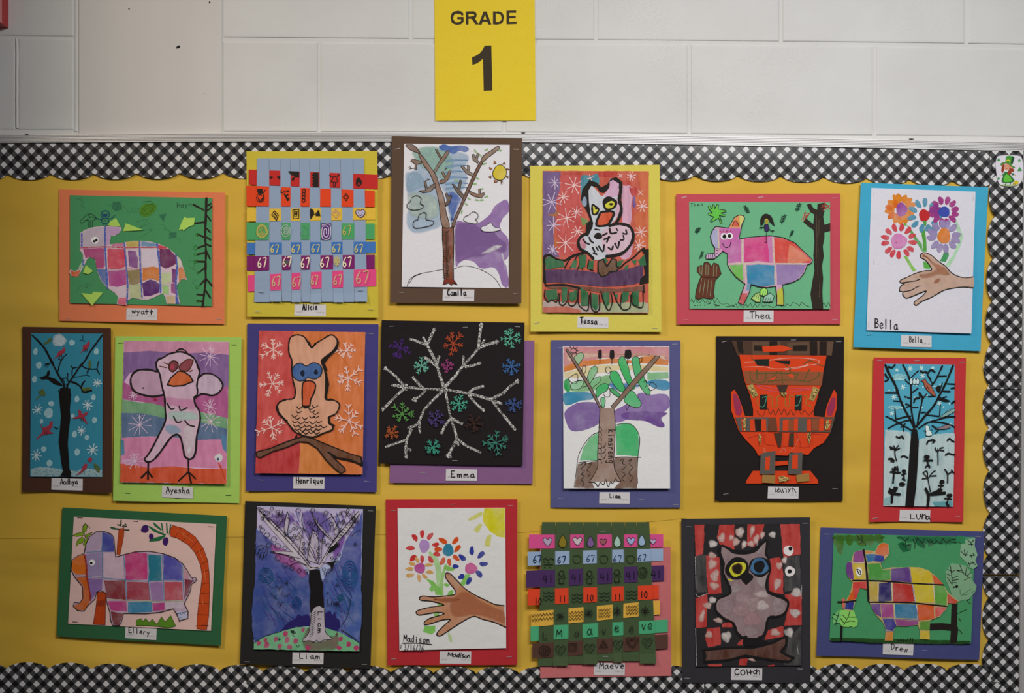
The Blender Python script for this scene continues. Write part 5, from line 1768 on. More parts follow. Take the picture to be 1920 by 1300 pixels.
piece(OR, '388,120 520,110 545,112 615,135 550,155 395,158', 'orange_paper')
body = piece(OR, '220,180 864,186 840,300 830,400 812,430 790,520 770,580 775,635 850,640 865,560 910,455 922,437 940,470 938,580 920,640 895,750 840,830 770,870 727,920 600,900 575,925 450,920 362,925 330,870 270,810 215,740 190,670 160,590 158,455 185,437 215,490 240,560 262,632 322,635 322,580 300,480 275,420 262,380 240,290', 'orange_body', up=.0005)
piece(OR, '320,1037 745,1037 800,1105 803,1132 268,1130 275,1105', 'orange_base')
piece(OR, '480 968 580 962 580 992 480 1000', 'orange_paper')
fig('crayon_marks', body)
f('#8a2458', '175 470 195 470 225 520 240 600 225 630 195 620 180 560', 'c', 0); f('#8a2458', '900 500 925 490 930 560 900 630 870 625 870 570', 'c', 0)
s('#a82450', 5, '185 470 190 560 200 625|200 480 215 560 225 625|920 490 905 560 880 630|930 500 925 560 905 625', 'c')
s('#6c2a1c', 6, '350 595 370 625 395 630 410 590|430 575 450 620 470 585 485 625 510 580 530 620 550 580 575 625 600 585 620 625 650 580 680 620 700 590 735 625 765 590 770 625')
s('#8a6a2c', 6, '360 500 350 530 370 560|420 490 460 490 465 560 500 555 500 490 555 490 560 555 590 550 590 485 625 490|690 480 720 490 710 540 750 560')
s('#d8a098', 5, '260 235 400 225 560 205 700 205 800 220 800 245 740 255 640 280 560 290|260 270 400 268 500 285 680 265 730 245', 'c')
s('#c84a68', 6, '345 410 420 440 560 455 700 440 770 430|350 400 500 430 560 425 740 432', 'c')
s('#a82a18', 6, '290 793 400 770 408 835 480 850|385 760 410 745|545 860 610 850 640 855|640 760 670 830 670 862 735 858 745 800|740 760 850 772')
s('#c87868', 4, '400 870 430 915 480 930|520 905 550 865 560 900|590 900 630 860 660 790|410 880 400 900', 'c')
s('#6a4a20', 6, '310 190 320 215 360 240|550 250 600 280 590 290|690 250 740 220 800 250 840 262|700 240 750 225', 'm')
for q in ('330 213 440 210 438 262 355 258 342 240', '480 222 595 222 590 250 530 242'):
    piece('#1c2422', q, 'black_paper', up=.0002)
piece('#8c5038', '250,297 840,305 828,405 270,398', 'bronze_paper', up=.0003)
fig('crayon_marks')
s('#4a4a20', 7, '300 300 310 370 400 380 420 310|350 290 350 360|340 320 450 315 560 318 640 320|500 305 450 365 500 345|530 300 540 390|590 290 600 330 570 320|660 310 630 365|740 280 700 375 770 360 810 330 800 305|430 375 560 365 700 372')
f(OR, '437 365 490 335 478 362', 'm'); f(OR, '570 325 612 320 618 355', 'm')
for q in ('275 410 318 395 360 480 320 498', '765 412 812 435 770 520 732 510'):
    piece('#a08c54', q, 'gold_paper', up=.0004)
piece('#3c302a', '495 405 580 402 555 465 525 470', 'bronze_paper', up=.0003)
for q in ('372 475 425 472 423 582 370 580', '632 478 682 475 678 590 628 585'):
    piece('#1d2220', q, 'black_paper', up=.0003)
fig('crayon_marks'); s('#4a8a78', 5, '390 495 420 490 400 560 375 560|640 485 675 482 655 550 630 555')
piece('#54504c', '190,642 435,640 430,745 222,745', 'grey_paper', up=.0003)
piece('#54504c', '512,642 715,640 716,750 505,748', 'grey_paper', up=.0003)
piece('#5c4a40', '718,642 925,638 893,752 720,750', 'grey_paper', up=.0003)
for c, q in ((OR, '232 655 268 655 268 742 240 742'), (OR, '300 655 330 655 335 740 298 742'), ('#241a17', '330 655 380 655 378 742 340 742'), (OR, '380 655 415 655 418 742 382 742'), ('#6a3e30', '435 642 490 642 500 745 432 745'), (OR, '490 640 515 642 515 740 500 740'), (OR, '540 660 582 655 580 742 538 742'), ('#8a4a34', '582 660 622 655 618 740 580 738'), (OR, '622 655 652 650 650 740 620 740'), (OR, '718 655 748 655 748 745 718 745'), ('#8a4a34', '752 655 805 650 805 738 750 738'), (OR, '808 650 845 650 838 740 805 740'), (OR, '855 660 900 655 885 735 850 735')):
    piece(c, q, 'cut_paper', up=.0002)
for q in ('475 755 535 755 525 858 505 858', '590 758 622 755 620 852 582 850'):
    piece('#43322a', q, 'bronze_paper', up=.0003)
for q in ('375 912 405 900 485 888 480 1062 370 1062', '585 905 685 900 678 1065 575 1060'):
    piece('#55504d', q, 'grey_paper', up=.0004)
for q in ('412 935 445 928 440 1030 408 1030', '610 920 650 915 648 1018 605 1018'):
    piece(OR, q, 'orange_paper', up=.0003)
piece('#9a7444', '388 1065 485 1068 480 1128 385 1122', 'gold_paper', up=.0004)
piece('#9a7444', '635 1068 732 1052 735 1110 645 1120', 'gold_paper', up=.0004)
for x, y, rx, ry, r in ((318, 447, 38, 16, 62), (770, 460, 35, 16, -70), (546, 468, 22, 16, 0), (255, 690, 14, 42, 0), (868, 695, 16, 36, 10), (370, 800, 10, 40, 0), (733, 785, 13, 40, 0), (542, 1095, 40, 22, 0)):
    fig('gold_glitter'); e('#a08858', x, y, rx, ry, r, 'g', .18)
tag('434,1153 660,1156 658,1243 430,1240', None, w=6, custom='486 1165 492 1195 512 1165|522 1170 508 1180 505 1196 520 1190|520 1170 534 1200|538 1166 546 1198|556 1170 566 1172 568 1198|578 1164 588 1180|600 1168 584 1196|612 1172 620 1200|608 1168 622 1168 640 1198')
staples('110 82 12 622 70 3 955 82 0 122 1208 8 930 1170 -3')

# ---- narrow winter tree with snow hill, red mount
art('mounted_painting', 'narrow blue and white snow scene with black branching tree and orange bird, red mount', 'painting', 1620, 660, 3.938, 193)
gain(0.97)
mount('#b03034', '70,42 753,46 732,1257 38,1255', 1.2)
sheet('#4a98b0', '150,88 668,94 655,1143 140,1138', .0015)
fig('snow_hill')
f('#aec6ce', '155 575 240 580 330 590 345 620 400 650 440 635 520 610 600 598 668 602 655 1142 140 1137', 'c', 0)
f('#b4cad0', '153 585 330 600 345 640 400 660 500 625 660 610 652 1140 142 1136', 'p', 0)
for i in range(60):
    x, y = rnd(160, 640), rnd(620, 1080)
    s('#8fb4c2', 4, [(x, y), (x + rnd(-8, 8), y + rnd(30, 60))], 'c', 0)
f('#5a9cb0', '500 1105 650 1100 650 1138 520 1140', 'c', 0); f('#8ab0bc', '145 1080 200 1060 200 1130 145 1130', 'c', 0)
fig('cloud'); e('#8cc0d0', 262, 185, 50, 24, 0, 'c'); s('#a4ccd8', 6, '215 205 260 200 310 212')
fig('cloud'); e('#8cc0d0', 225, 412, 52, 16, 0, 'c')
for x, y, r in ((340, 122, 20), (422, 118, 16), (285, 260, 20), (430, 178, 20), (218, 335, 20), (205, 455, 20), (240, 135, 12), (550, 380, 18), (505, 120, 12)):
    fig('snowflake'); star('#b8d4dc', 6, x, y, r, 3, 15, 'm')
fig('snow_dots')
for i in range(26):
    e('#b4d2da', rnd(170, 650), rnd(220, 560), 7, 5, -40, 'm')
BK = '#0f0d0d'
fig('black_tree')
f(BK, '348 570 388 572 402 660 395 800 388 900 380 1010 362 1140 300 1136 312 1000 322 900 330 780 340 660', 'm', 0)
s(BK, 17, '155 95 185 165 230 250 260 340 300 430 350 520 370 570|655 100 610 210 560 310 510 400 450 470 385 550')
s(BK, 13, '285 95 330 190 345 280 345 400 355 480 372 550|575 105 530 200 500 245|430 330 420 390 400 480 390 545|460 310 435 340')
s(BK, 11, '158 475 220 505 290 545 350 580|400 565 460 525 540 500 620 480 668 478|480 515 560 520 620 535 665 555|175 565 230 535 300 510 330 505|240 495 300 480 340 475')
s(BK, 9, '155 302 240 303|215 362 275 365|225 420 232 500|345 190 380 155 398 140|350 300 395 270|345 345 300 330|350 410 395 410|300 205 330 235|305 385 340 395 310 408|470 180 500 230|465 170 490 200|540 180 605 178|610 235 668 238|560 275 575 230|460 465 550 475|555 470 560 390|580 345 625 362|450 445 420 448|470 330 520 325|500 545 540 570|520 600 545 580|285 545 290 585|300 530 270 555|605 330 560 345')
f(BK, '525 265 545 250 565 260 560 290 545 300 530 280', 'm', 1); f(BK, '545 330 600 350 630 365 590 368 540 350', 'm', 1)
for q in ('415 140 430 152 455 148 470 160 480 140 500 135 520 150', '365 372 375 345 400 340 410 330 405 300 425 330', '180 110 205 115 225 95', '155 215 180 200 165 185 155 165', '580 290 630 292', '645 378 668 362', '640 268 665 265', '235 625 258 632 275 622 288 640', '460 680 470 658 500 650 518 655 505 670', '612 652 628 640 645 655 660 662', '598 760 620 748 640 755 665 758', '180 790 205 788 215 810', '270 775 290 768 318 780'):
    fig('flying_bird'); s(BK, 13, q)
fig('nest_egg'); 
for x in (345, 368, 392):
    o('#b0c8d0', BK, 4, [(x - 12, 215), (x, 192), (x + 12, 212), (x + 8, 238), (x - 8, 238)], 'm')
fig('orange_bird'); o('#9c5444', '#2a1414', 4, '418 212 435 205 450 200 462 225 490 250 525 318 512 325 470 290 445 255 435 225', 'm', 1); s('#40181a', 6, '462 255 475 275')
fig('grey_bird'); o('#7aa0a4', BK, 4, '555 485 590 455 620 430 660 420 668 435 640 455 600 475', 'm', 1); s(BK, 4, '600 450 640 430')
fig('grey_bird'); o('#7c6c74', BK, 4, '520 570 560 555 600 540 630 540 628 560 590 570', 'm', 1)
fig('snowman'); o('#c0d4da', BK, 4, '450 545 475 548 480 575 498 600 490 618 455 618 452 590', 'm', 1); s(BK, 4, '435 580 455 590|490 570 505 575')
for i, (q, w) in enumerate((('185 700 220 715 225 760 235 800|215 690 225 715|250 690 225 720|190 715 230 715|260 710 225 725', 9), ('540 715 542 830|540 740 520 715|540 735 560 715|520 705 525 725|555 710 580 705|560 725 585 728', 8), ('205 860 215 890 210 965|215 880 240 860|225 890 262 890|190 885 215 885|240 845 245 875|225 850 215 880', 14), ('465 930 485 1030|430 890 465 930|465 930 460 880 430 890|470 930 500 890 522 875|480 915 528 912|425 935 465 930', 8), ('600 880 612 910 612 965|590 865 610 890|612 905 640 885 660 890|640 870 650 885', 10), ('205 1020 200 1110|185 1010 205 1040|235 1005 210 1045|260 1050 215 1045|180 1030 200 1040|220 1000 215 1030', 20), ('465 1130 470 1060 450 1010|480 1050 560 1020|490 1050 590 1040', 22), ('460 775 468 840|440 800 500 800|450 850 468 830 480 850', 12), ('288 870 290 940|275 905 305 895|280 935 298 945', 13), ('565 960 560 1010|545 985 580 985|545 1010 570 1015', 12), ('620 1060 605 1130|590 1080 640 1085|600 1110 620 1135', 12))):
    fig('small_black_tree'); s(BK, w, q)
fig('small_black_trees'); e(BK, 458, 775, 22, 16, 0, 'm'); e(BK, 275, 975, 24, 15, 0, 'm'); e(BK, 570, 957, 20, 14, 0, 'm'); e(BK, 625, 1058, 22, 14, 0, 'm'); e(BK, 290, 878, 16, 12, 0, 'm'); e(BK, 205, 800, 16, 12, 0, 'm')
tag('265,1166 490,1170 487,1257 261,1252', None, w=8, custom='345 1198 344 1234|344 1234 372 1234|386 1200 390 1228 402 1238 414 1222 418 1198|418 1200 428 1236|430 1236 432 1198|434 1214 448 1202 458 1214 456 1236|476 1214 464 1218 458 1232 468 1240 480 1226 480 1212|480 1226 490 1240')
staples('115 64 0 392 66 3 725 76 -3 80 1228 8 690 1218 8')
# ================================================================== BOTTOM ROW
# ---- patchwork elephant on pink, green mount
art('mounted_painting', 'patchwork elephant with curled orange trunk and arching tree on pink paper, green mount', 'painting', 95, 940, 4.643, 150)
gain(0.65)
mount('#1f452b', '102,55 1535,130 1482,1260 52,1178', 1.1)
sheet('#b88782', '203,135 1442,200 1398,1128 155,1066', .0012)
KB = '#160f0d'
fig('leafy_plant')
for q in ('280 230 303 192 322 220 308 270 275 265', '195 300 225 280 290 270 285 300 230 308', '300 300 320 285 365 272 340 300 305 325', '220 395 235 340 275 310 300 330 280 365 250 370', '285 380 300 340 325 320 330 350 305 388'):
    o('#6c8a20', KB, 4, q, 'm', 0)
s(KB, 4, '303 192 345 235|303 192 280 220|290 240 300 310')
fig('carrot_plant')
o('#9c3c14', '#6c240c', 5, '598 240 640 235 638 300 622 390 605 465 578 465 582 380 590 300', 'm', 0)
s('#1c2a1c', 12, '615 165 612 205|585 205 610 212|525 228 560 235 592 245|625 220 655 200|635 225 660 218|645 250 682 252')
f('#1e4a30', '520 225 560 230 590 242 570 248 535 242', 'm', 1)
fig('fruit_branch')
for q in ('830 205 880 225 940 260 1010 290 990 300 900 265', '890 180 915 195 970 245 960 255 905 215', '960 190 972 190 985 270 975 270', '1005 190 1015 190 1025 280 1010 280', '1040 200 1052 200 1045 260 1030 300', '855 345 900 320 1000 295 1000 310 950 345 870 352'):
    f('#1c5a3c', q, 'm', 0)
for x, y, rx, ry, r in ((822, 242, 32, 36, 30), (877, 308, 21, 27, 0), (1002, 350, 26, 37, 10)):
    e('#33145c', x, y, rx, ry, r, 'm')
fig('arching_tree')
o('#a83c14', '#5c200c', 5, '1062 210 1160 238 1260 310 1330 410 1370 520 1382 640 1385 780 1382 900 1378 1000 1360 1118 1275 1110 1280 1000 1292 880 1310 760 1322 650 1305 550 1260 450 1200 380 1110 325 1045 305 1040 260', 'm', 0)
s('#5c200c', 5, '1135 238 1080 320|1200 290 1145 358|1280 345 1220 412|1320 420 1260 455|1370 520 1305 550|1372 600 1320 618|1380 708 1318 722|1382 795 1308 805|1382 890 1288 888|1380 990 1280 985|1375 1080 1265 1085', 'm', 0)
s('#c87c58', 3, '1090 250 1180 290|1150 290 1240 350|1290 420 1330 520|1340 600 1350 700|1320 820 1330 900')
fig('brown_trunk')
o('#a03812', '#5c200c', 5, '412 790 485 790 480 900 478 1075 375 1068 395 950 405 860', 'm', 0)
f('#8c2e10', '410 860 480 850 478 920 400 915', 't', 0)
fig('grass_tuft')
o('#4c7420', '#2c4a14', 5, '750 1080 748 1035 790 1020 810 1045 830 1020 860 1055 888 1025 915 1060 930 1070 968 1005 1000 1050 1048 995 1092 1085 1030 1102 940 1088 850 1082', 'm', 0)
fig('patchwork_elephant')
EO = '300 430 310 375 340 310 400 265 470 262 530 285 552 310 560 400 570 485 640 465 740 440 860 435 980 455 1080 490 1150 540 1190 600 1230 665 1260 660 1275 680 1255 705 1230 720 1215 790 1165 890 1200 960 1198 1018 1125 1040 1100 980 1070 935 960 965 830 978 640 975 620 1050 600 1082 545 1080 525 1030 522 970 490 870 485 800 440 775 405 790 390 850 330 905 295 955 240 950 200 910 210 880 260 885 285 840 280 740 215 660 182 600 190 510 240 475 295 455'
f('#a890a8', EO, 'w')
for c, q in (('#a08ca8', '305 430 345 315 400 270 450 268 445 435 310 445'), ('#40469c', '455 268 525 288 548 312 555 438 445 440'), ('#8878a4', '310 460 452 445 450 655 325 650'), ('#b89cb0', '470 450 560 445 570 490 632 475 635 668 470 668'),
             ('#b03478', '650 468 745 445 840 455 845 680 660 685'), ('#246c8c', '855 465 965 470 970 690 860 690'), ('#4a48a4', '985 462 1080 495 1142 545 1145 685 985 685'), ('#b08094', '1160 570 1215 655 1165 690'),
             ('#c86420', '190 515 240 480 295 462 318 640 225 640 188 600'), ('#b8581c', '220 655 325 655 350 870 300 945 240 945 205 905 260 890 285 840 285 740'), ('#7c60a0', '330 668 455 675 452 770 410 785 360 860 345 780'),
             ('#7c2c38', '470 690 650 688 658 855 490 845'), ('#94384c', '668 700 855 705 872 862 670 855'), ('#8864a0', '868 705 975 705 980 875 885 872'), ('#a8485c', '995 702 1145 702 1155 858 995 865'), ('#742a40', '1168 680 1250 690 1225 715 1205 790 1170 850'),
             ('#a83c80', '495 872 662 868 670 960 530 948'), ('#3478a8', '675 880 880 872 888 962 720 972 680 965'), ('#a03c80', '890 885 992 880 995 945 895 955'), ('#b0a0b0', '1000 875 1158 870 1170 935 1080 932 1005 940'), ('#702830', '530 958 638 975 600 1078 550 1076'), ('#a8a8c4', '1095 960 1185 950 1195 1015 1125 1032')):
    f(c, q, 'w', 0)
s('#3c78a8', 6, '455 265 452 440 455 660|315 445 450 437|640 470 655 680 665 855|975 465 985 700 990 870|1150 550 1155 700 1165 850|220 645 330 655 470 668 660 685 850 695 1000 690 1150 690|848 460 855 690 872 860', 'c')
s('#94a878', 6, '490 855 660 860 870 870 1160 868', 'c')
s('#8a2420', 16, '300 470 315 560 318 650 345 790 350 860', 'c')
s(KB, 7, EO, 'm', 0, 1)
s(KB, 5, '1235 665 1245 700|1100 980 1185 960')
s('#4864a8', 4, '1110 985 1125 970 1140 985 1160 972 1175 985|1120 1015 1150 1005', 'c')
fig('elephant_eye'); e('#c8c2c8', 364, 533, 26, 26, 0, 'm', .02); e('#100d0d', 357, 538, 12, 12, 0, 'm', .02)
e(KB, 1127, 1040, 9, 7, 0, 'm')
tag('653,1097 925,1112 921,1210 651,1192', 'Ellery', 680, 1144, 838, 1162, 44, 8)
staples('258 145 -2 742 175 -3 1398 222 -3 215 1050 -3 1340 1080 0', 'sheet', 1)

# ---- dark tree with white crown, black mount
art('mounted_painting', 'blue night landscape with white drawn tree crown and black trunk, charcoal mount', 'painting', 445, 930, 3.941, 163, base=.0172)
gain(0.7)
mount('#1b1a19', '60,38 1025,75 985,1278 22,1240', .8)
sheet('#8890b8', '150,75 930,98 903,1145 125,1130', .002)
fig('night_wash')
f('!#3a437c', '140 240 250 330 380 480 520 560 560 640 640 620 660 560 760 470 800 330 900 180 925 110 905 1090 760 1010 640 960 420 960 128 1080', 'w', 0)
f('!#2c3c74', '135 640 300 600 520 620 530 870 420 900 330 980 130 1070', 'w', 1); f('!#364a80', '660 600 800 560 910 620 905 1040 780 980 660 860', 'w', 1)
f('!#958da8', '152 80 925 100 900 180 800 330 700 480 600 540 520 540 380 470 250 330 145 230', 'w', 0)
f('#8064b0', '250 140 400 130 420 200 300 250 220 190', 't', 1); f('#6c5cb0', '480 120 640 120 700 240 620 330 520 300', 't', 1)
f('#a45ca8', '240 370 300 360 420 440 520 560 480 610 400 540 300 480', 't', 1); f('#7c50b0', '700 330 800 290 780 400 720 480', 't', 1)
for i in range(46):
    x, y = rnd(160, 420), rnd(520, 900)
    s(('#283a84', '#4a3c94', '#2c5a9c')[i % 3], 5, [(x, y), (x + rnd(40, 80), y + rnd(50, 110))], 'c', 0)
    x, y = rnd(680, 820), rnd(480, 880)
    s(('#283a84', '#54409c', '#2c5a9c')[i % 3], 5, [(x, y), (x + rnd(30, 75), y + rnd(60, 130))], 'c', 0)
for i in range(26):
    x, y = rnd(170, 860), rnd(100, 300)
    s(('#5c3c9c', '#8858b0', '#4450a8')[i % 3], 5, [(x, y), (x + rnd(20, 60), y + rnd(50, 120))], 'c', 0)
fig('swirl'); spiral('#1c4c8c', 7, 210, 585, 12, 58, 3.2, 'm', 1.1)
fig('swirl'); spiral('#1c4c8c', 8, 832, 580, 10, 60, 4.2, 'm', 1.9)
fig('swirl'); spiral('#1c3c84', 7, 440, 790, 6, 36, 3.2, 'm', 1.5)
fig('swirl'); spiral('#1c4c7c', 6, 765, 745, 5, 24, 2.5, 'm', 1.2)
fig('purple_bush'); f('#221a64', '320 995 380 930 430 905 455 870 480 885 520 870 545 890 548 950 420 970', 'm', 0); f('#221a64', '655 860 690 845 705 880 725 850 735 900 755 910 765 960 740 1000 650 970', 'm', 0)
fig('meadow')
f('#6cac88', '128 1085 200 1040 330 998 440 965 540 965 640 965 760 1005 860 1060 903 1085 902 1144 126 1129', 'w', 0)
f('#74645c', '480 1065 520 970 560 980 700 1030 740 1000 760 1060 720 1138 520 1138', 't', 1)
s('#18221c', 5, '128 1082 220 1030 330 998|770 985 840 1030 903 1080')
for x, y, rx, ry in ((163, 1085, 15, 18), (212, 1062, 13, 18), (222, 1098, 18, 24), (288, 1055, 14, 20), (317, 1108, 16, 20), (360, 1015, 18, 22), (372, 1060, 16, 24), (390, 1112, 20, 18), (435, 1068, 17, 20), (525, 1118, 22, 18), (766, 1053, 16, 18), (826, 1092, 18, 20), (755, 1118, 20, 16), (882, 1120, 20, 20), (490, 985, 12, 18)):
    e('#a83c6c', x, y, rx, ry, 20, 'w')
s('#1c3c3c', 5, '300 1040 312 1062 325 1055|312 1062 318 1038|440 1098 452 1115 462 1100|412 1020 425 1035')
e('#17201c', 415, 1000, 22, 12, 30, 'c')
fig('tree_trunk')
KB = '#0e0c10'
f('#b4acb8', '540 860 600 800 650 830 650 940 665 1020 705 1050 620 1075 570 1070 485 1065 530 1010 545 940', 'p', 0)
f(KB, '535 545 612 540 620 600 638 650 635 700 642 760 645 830 610 810 575 820 545 870 538 780 545 700 532 630', 'm', 0)
s(KB, 5, '548 870 540 960 528 1015 483 1068 540 1065 565 1080 590 1062 610 1078 640 1062 705 1050 660 1010 650 940 645 830')
for i in range(12):
    y = 850 + i * 15
    s(KB, 4, [(548 - i * .6, y + 20), (585 - i * 1.2, y)], 'm', 0)
fig('vertical_writing')
for i, ch in enumerate('Liam'):
    x, y = 598, 850 + i * 42
    for part in GL[ch].split('|'):
        s(KB, 6, [(x + 35 - p[1] * 34, y + p[0] * 36) for p in pts2(part)], 'm', 1)
fig('tree_crown')
f('#c0b8c4', '168 110 200 130 300 230 400 330 480 430 540 510 600 520 640 440 720 330 800 220 895 115 905 130 820 250 740 350 660 450 615 530 540 545 470 470 380 380 270 260 180 150', 'p', 0)
f('#bcb4c4', '250 405 400 405 470 460 520 510 380 440', 'p', 0)
for q in ('550 120 590 180 650 260 720 320 700 330 620 250 575 180', '690 140 740 220 760 240 730 290', '400 360 440 300 490 240 500 420 520 500 450 430', '520 470 540 300 560 240 600 290 605 500', '340 100 330 190 310 220', '370 120 385 160 370 290 340 260'):
    f('#b4aac0', q, 'p', 0)
s(KB, 6, '165 105 230 180 330 280 420 380 500 470 545 525 600 525|200 130 280 200 360 280 450 380 540 500|898 112 820 200 720 320 660 420 612 505|905 130 830 240 740 340 660 440')
s(KB, 4, '550 120 600 200 660 270 720 330|555 125 580 190 640 270 705 325|695 130 740 220 765 245|340 100 325 190 300 225|372 115 350 230 360 300|375 115 385 180 370 290|490 235 440 300 405 355|490 240 470 340 455 430|500 240 540 310 520 470|560 240 545 300 520 400|600 220 590 290 610 360 600 500|640 260 630 350 625 460|490 130 480 180 500 260|560 240 600 310 625 340|250 410 330 405 410 410|250 412 350 430 470 462|385 515 450 490 520 510|540 400 570 450 600 500|515 330 560 400 590 470|415 200 480 240|630 490 700 495 720 480|620 200 655 180 700 150')
f(KB, '690 375 760 345 725 395 700 410 665 430', 'm', 0); f(KB, '660 490 720 480 735 470 715 510 705 560 690 510', 'm', 0)
for i in range(9):
    x, y = 745 + i * 14, 300 - i * 18
    s(KB, 4, [(x, y), (x + 18, y + 8)], 'm', 0)
fig('blossom_rings')
for x, y, r in ((165, 90, 10), (190, 105, 14), (215, 125, 18), (260, 92, 12), (305, 115, 14), (300, 145, 12), (190, 165, 12), (175, 225, 9), (190, 250, 17), (225, 285, 19), (275, 318, 20), (302, 368, 22), (240, 360, 18), (358, 380, 15), (305, 455, 20), (360, 505, 20), (410, 530, 15), (462, 548, 14), (512, 555, 15), (408, 465, 18), (456, 105, 16), (420, 240, 10), (445, 235, 9), (395, 262, 10), (428, 290, 10), (400, 305, 9), (345, 175, 9), (560, 105, 15), (535, 195, 14), (572, 205, 13), (565, 265, 14), (495, 350, 10), (495, 385, 12), (498, 420, 11), (600, 405, 11), (605, 430, 10), (605, 455, 9), (625, 325, 7), (660, 120, 12), (700, 205, 16), (790, 128, 20), (825, 135, 12), (760, 195, 9), (785, 190, 9), (885, 190, 9), (820, 270, 10), (875, 355, 10), (745, 360, 13), (755, 430, 12), (645, 540, 13), (680, 550, 14), (655, 572, 11), (735, 470, 12), (675, 360, 15), (705, 455, 11), (740, 655, 8), (672, 712, 7), (370, 640, 8), (820, 105, 11), (855, 225, 8)):
    ring(KB, 4, x, y, r, r * .95)
fig('crown_scribbles')
for i in range(70):
    x = rnd(175, 890)
    y = rnd(95, 110 + 380 * (1 - abs(x - 560) / 420))
    l = rnd(20, 70)
    a = math.atan2(520 - y, 580 - x) + rnd(-.5, .5)
    s((KB, '#4a3a94', '#6c4aa4', KB)[i % 4], 3.2, [(x, y), (x + l * math.cos(a), y + l * math.sin(a))], 'm', 0)
fig('blossom_rings')
for i in range(34):
    x = rnd(170, 890)
    y = rnd(95, 120 + 330 * (1 - abs(x - 560) / 420))
    r = rnd(7, 15)
    ring(KB, 3.2, x, y, r, r * rnd(.8, 1.1))
fig('moon_ball'); ring(KB, 4, 185, 408, 44, 48); 
for x, y in ((170, 395), (195, 385), (180, 420), (205, 415), (175, 440), (200, 440), (160, 420)):
    e(KB, x, y, 6, 7, 0, 'm')
for q in ('285 662 310 665 318 690 325 662 345 665', '250 722 272 735 285 745 295 730', '328 712 355 722 368 732 398 715', '298 782 318 790 325 808 335 785 355 780', '625 615 650 612 680 630', '850 290 880 260 915 248', '840 755 835 820 810 900 775 950'):
    fig('flying_bird'); s('#141428', 4, q)
fig('handwriting'); txt('#121230', 6, 'Liam', 672, 800, 738, 800, 42)
tag('410,1155 640,1158 637,1243 408,1240', 'Liam', 460, 1200, 580, 1202, 40, 8)
staples('985 110 -3 76 1224 0 940 1244 0')

# ---- hand with flowers and sun, crimson mount
art('mounted_painting', 'brown hand holding painted flowers under a yellow sun on white paper, crimson mount', 'painting', 710, 930, 3.941, 176, base=.0158)
gain(0.85)
mount('#98242b', '52,28 1025,25 1025,1250 65,1252', .8)
sheet('#cac6cc', '140,92 935,88 942,1122 155,1140', .003)
fig('sun')
f('#d4c422', '785 90 933 90 933 308 880 300 820 260 775 200 768 140', 'w', 0)
for q in ('665 165 755 112 762 150 675 188', '700 250 740 205 770 215 740 270 715 272', '780 360 795 300 820 285 838 295 825 370 800 378'):
    f('#d4cc70', q, 't', 1)
fig('flower_stems')
f('#a0c490', '365 415 385 410 440 460 460 520 470 600 460 690 430 660 420 520', 'w', 0); f('#8cbc74', '490 500 555 540 550 555 490 550 480 620 480 730 430 728 455 640 470 560', 'w', 0)
f('#78b454', '485 525 550 528 555 550 500 552', 'w', 1); f('#78b858', '350 615 400 625 460 690 475 735 425 730 410 690 395 710 370 690 390 660', 'w', 0); f('#70b44c', '480 655 500 645 525 658 505 672', 'w', 1)
f('#7cb860', '640 580 682 575 660 620 630 665 600 650', 'w', 0); f('#70b450', '520 705 550 695 545 735 510 735', 'w', 1); f('#78b85c', '340 960 420 955 418 1000 390 1022 330 1000', 'w', 0); f('#b0d098', '510 1005 540 1030 545 1080 520 1070', 't', 1); f('#78b85c', '435 795 475 795 470 820 440 820|'.replace('|', ''), 'w', 0); f('#80b864', '410 865 450 865 445 890 410 890', 'w', 0)
def pet(col, lst):
    for x, y, rx, ry, r in lst:
        e(col, x, y, rx, ry, r, 'w', .08, 14)
fig('red_petal_flower'); pet('#c03038', ((268, 308, 30, 18, 55), (322, 280, 31, 16, 90), (380, 298, 31, 17, -50), (236, 385, 33, 17, 0), (256, 458, 30, 19, -40), (322, 466, 29, 15, 90), (385, 470, 30, 16, 60), (422, 360, 26, 16, -10), (430, 430, 27, 17, 10))); e('#a480c4', 338, 370, 38, 50, 0, 'w')
fig('orange_petal_flower'); pet('#cc4c1c', ((476, 332, 36, 18, 30), (568, 330, 32, 17, -50), (440, 395, 30, 18, 0), (583, 388, 33, 16, -50), (572, 457, 30, 16, 40), (473, 482, 31, 17, -60), (522, 488, 28, 15, 80))); e('#2c7ca8', 514, 400, 40, 46, 0, 'w')
fig('blue_petal_flower'); pet('#2c389c', ((688, 405, 33, 17, 90), (757, 434, 33, 18, -45), (618, 455, 32, 18, 40), (775, 502, 32, 17, 0), (742, 575, 32, 19, 50), (668, 626, 31, 17, -60), (612, 595, 25, 19, -30), (568, 520, 24, 16, 0))); e('#c05098', 682, 535, 46, 40, 0, 'w')
fig('tan_petal_flower'); pet('#d09c60', ((248, 500, 26, 14, 20), (285, 472, 24, 12, 60), (230, 538, 30, 14, 0), (232, 585, 30, 15, -10), (300, 605, 28, 14, 80), (340, 592, 24, 13, 40), (378, 562, 28, 13, 5), (370, 508, 30, 12, -5))); e('#b04c9c', 306, 533, 40, 38, 0, 'w')
fig('painted_hand')
HO = '928 808 860 800 790 768 720 735 640 685 580 625 530 575 500 570 495 600 530 650 562 690 570 722 520 735 400 745 330 738 302 752 315 770 380 775 445 790 482 805 440 812 360 825 290 845 278 862 300 878 370 868 440 858 485 868 440 885 375 905 340 930 345 950 400 938 470 915 530 912 490 950 440 1000 432 1025 455 1032 500 1005 560 965 640 915 705 888 770 910 850 930 938 968'
f('!#a2704f', HO, 'w', 0)
f('!#965a3c', '560 740 640 700 760 770 880 830 930 850 930 940 800 900 700 880 600 900 540 880 520 800', 't', 1)
f('#9c5a3c', '400 760 560 745 600 770 500 790', 't', 1)
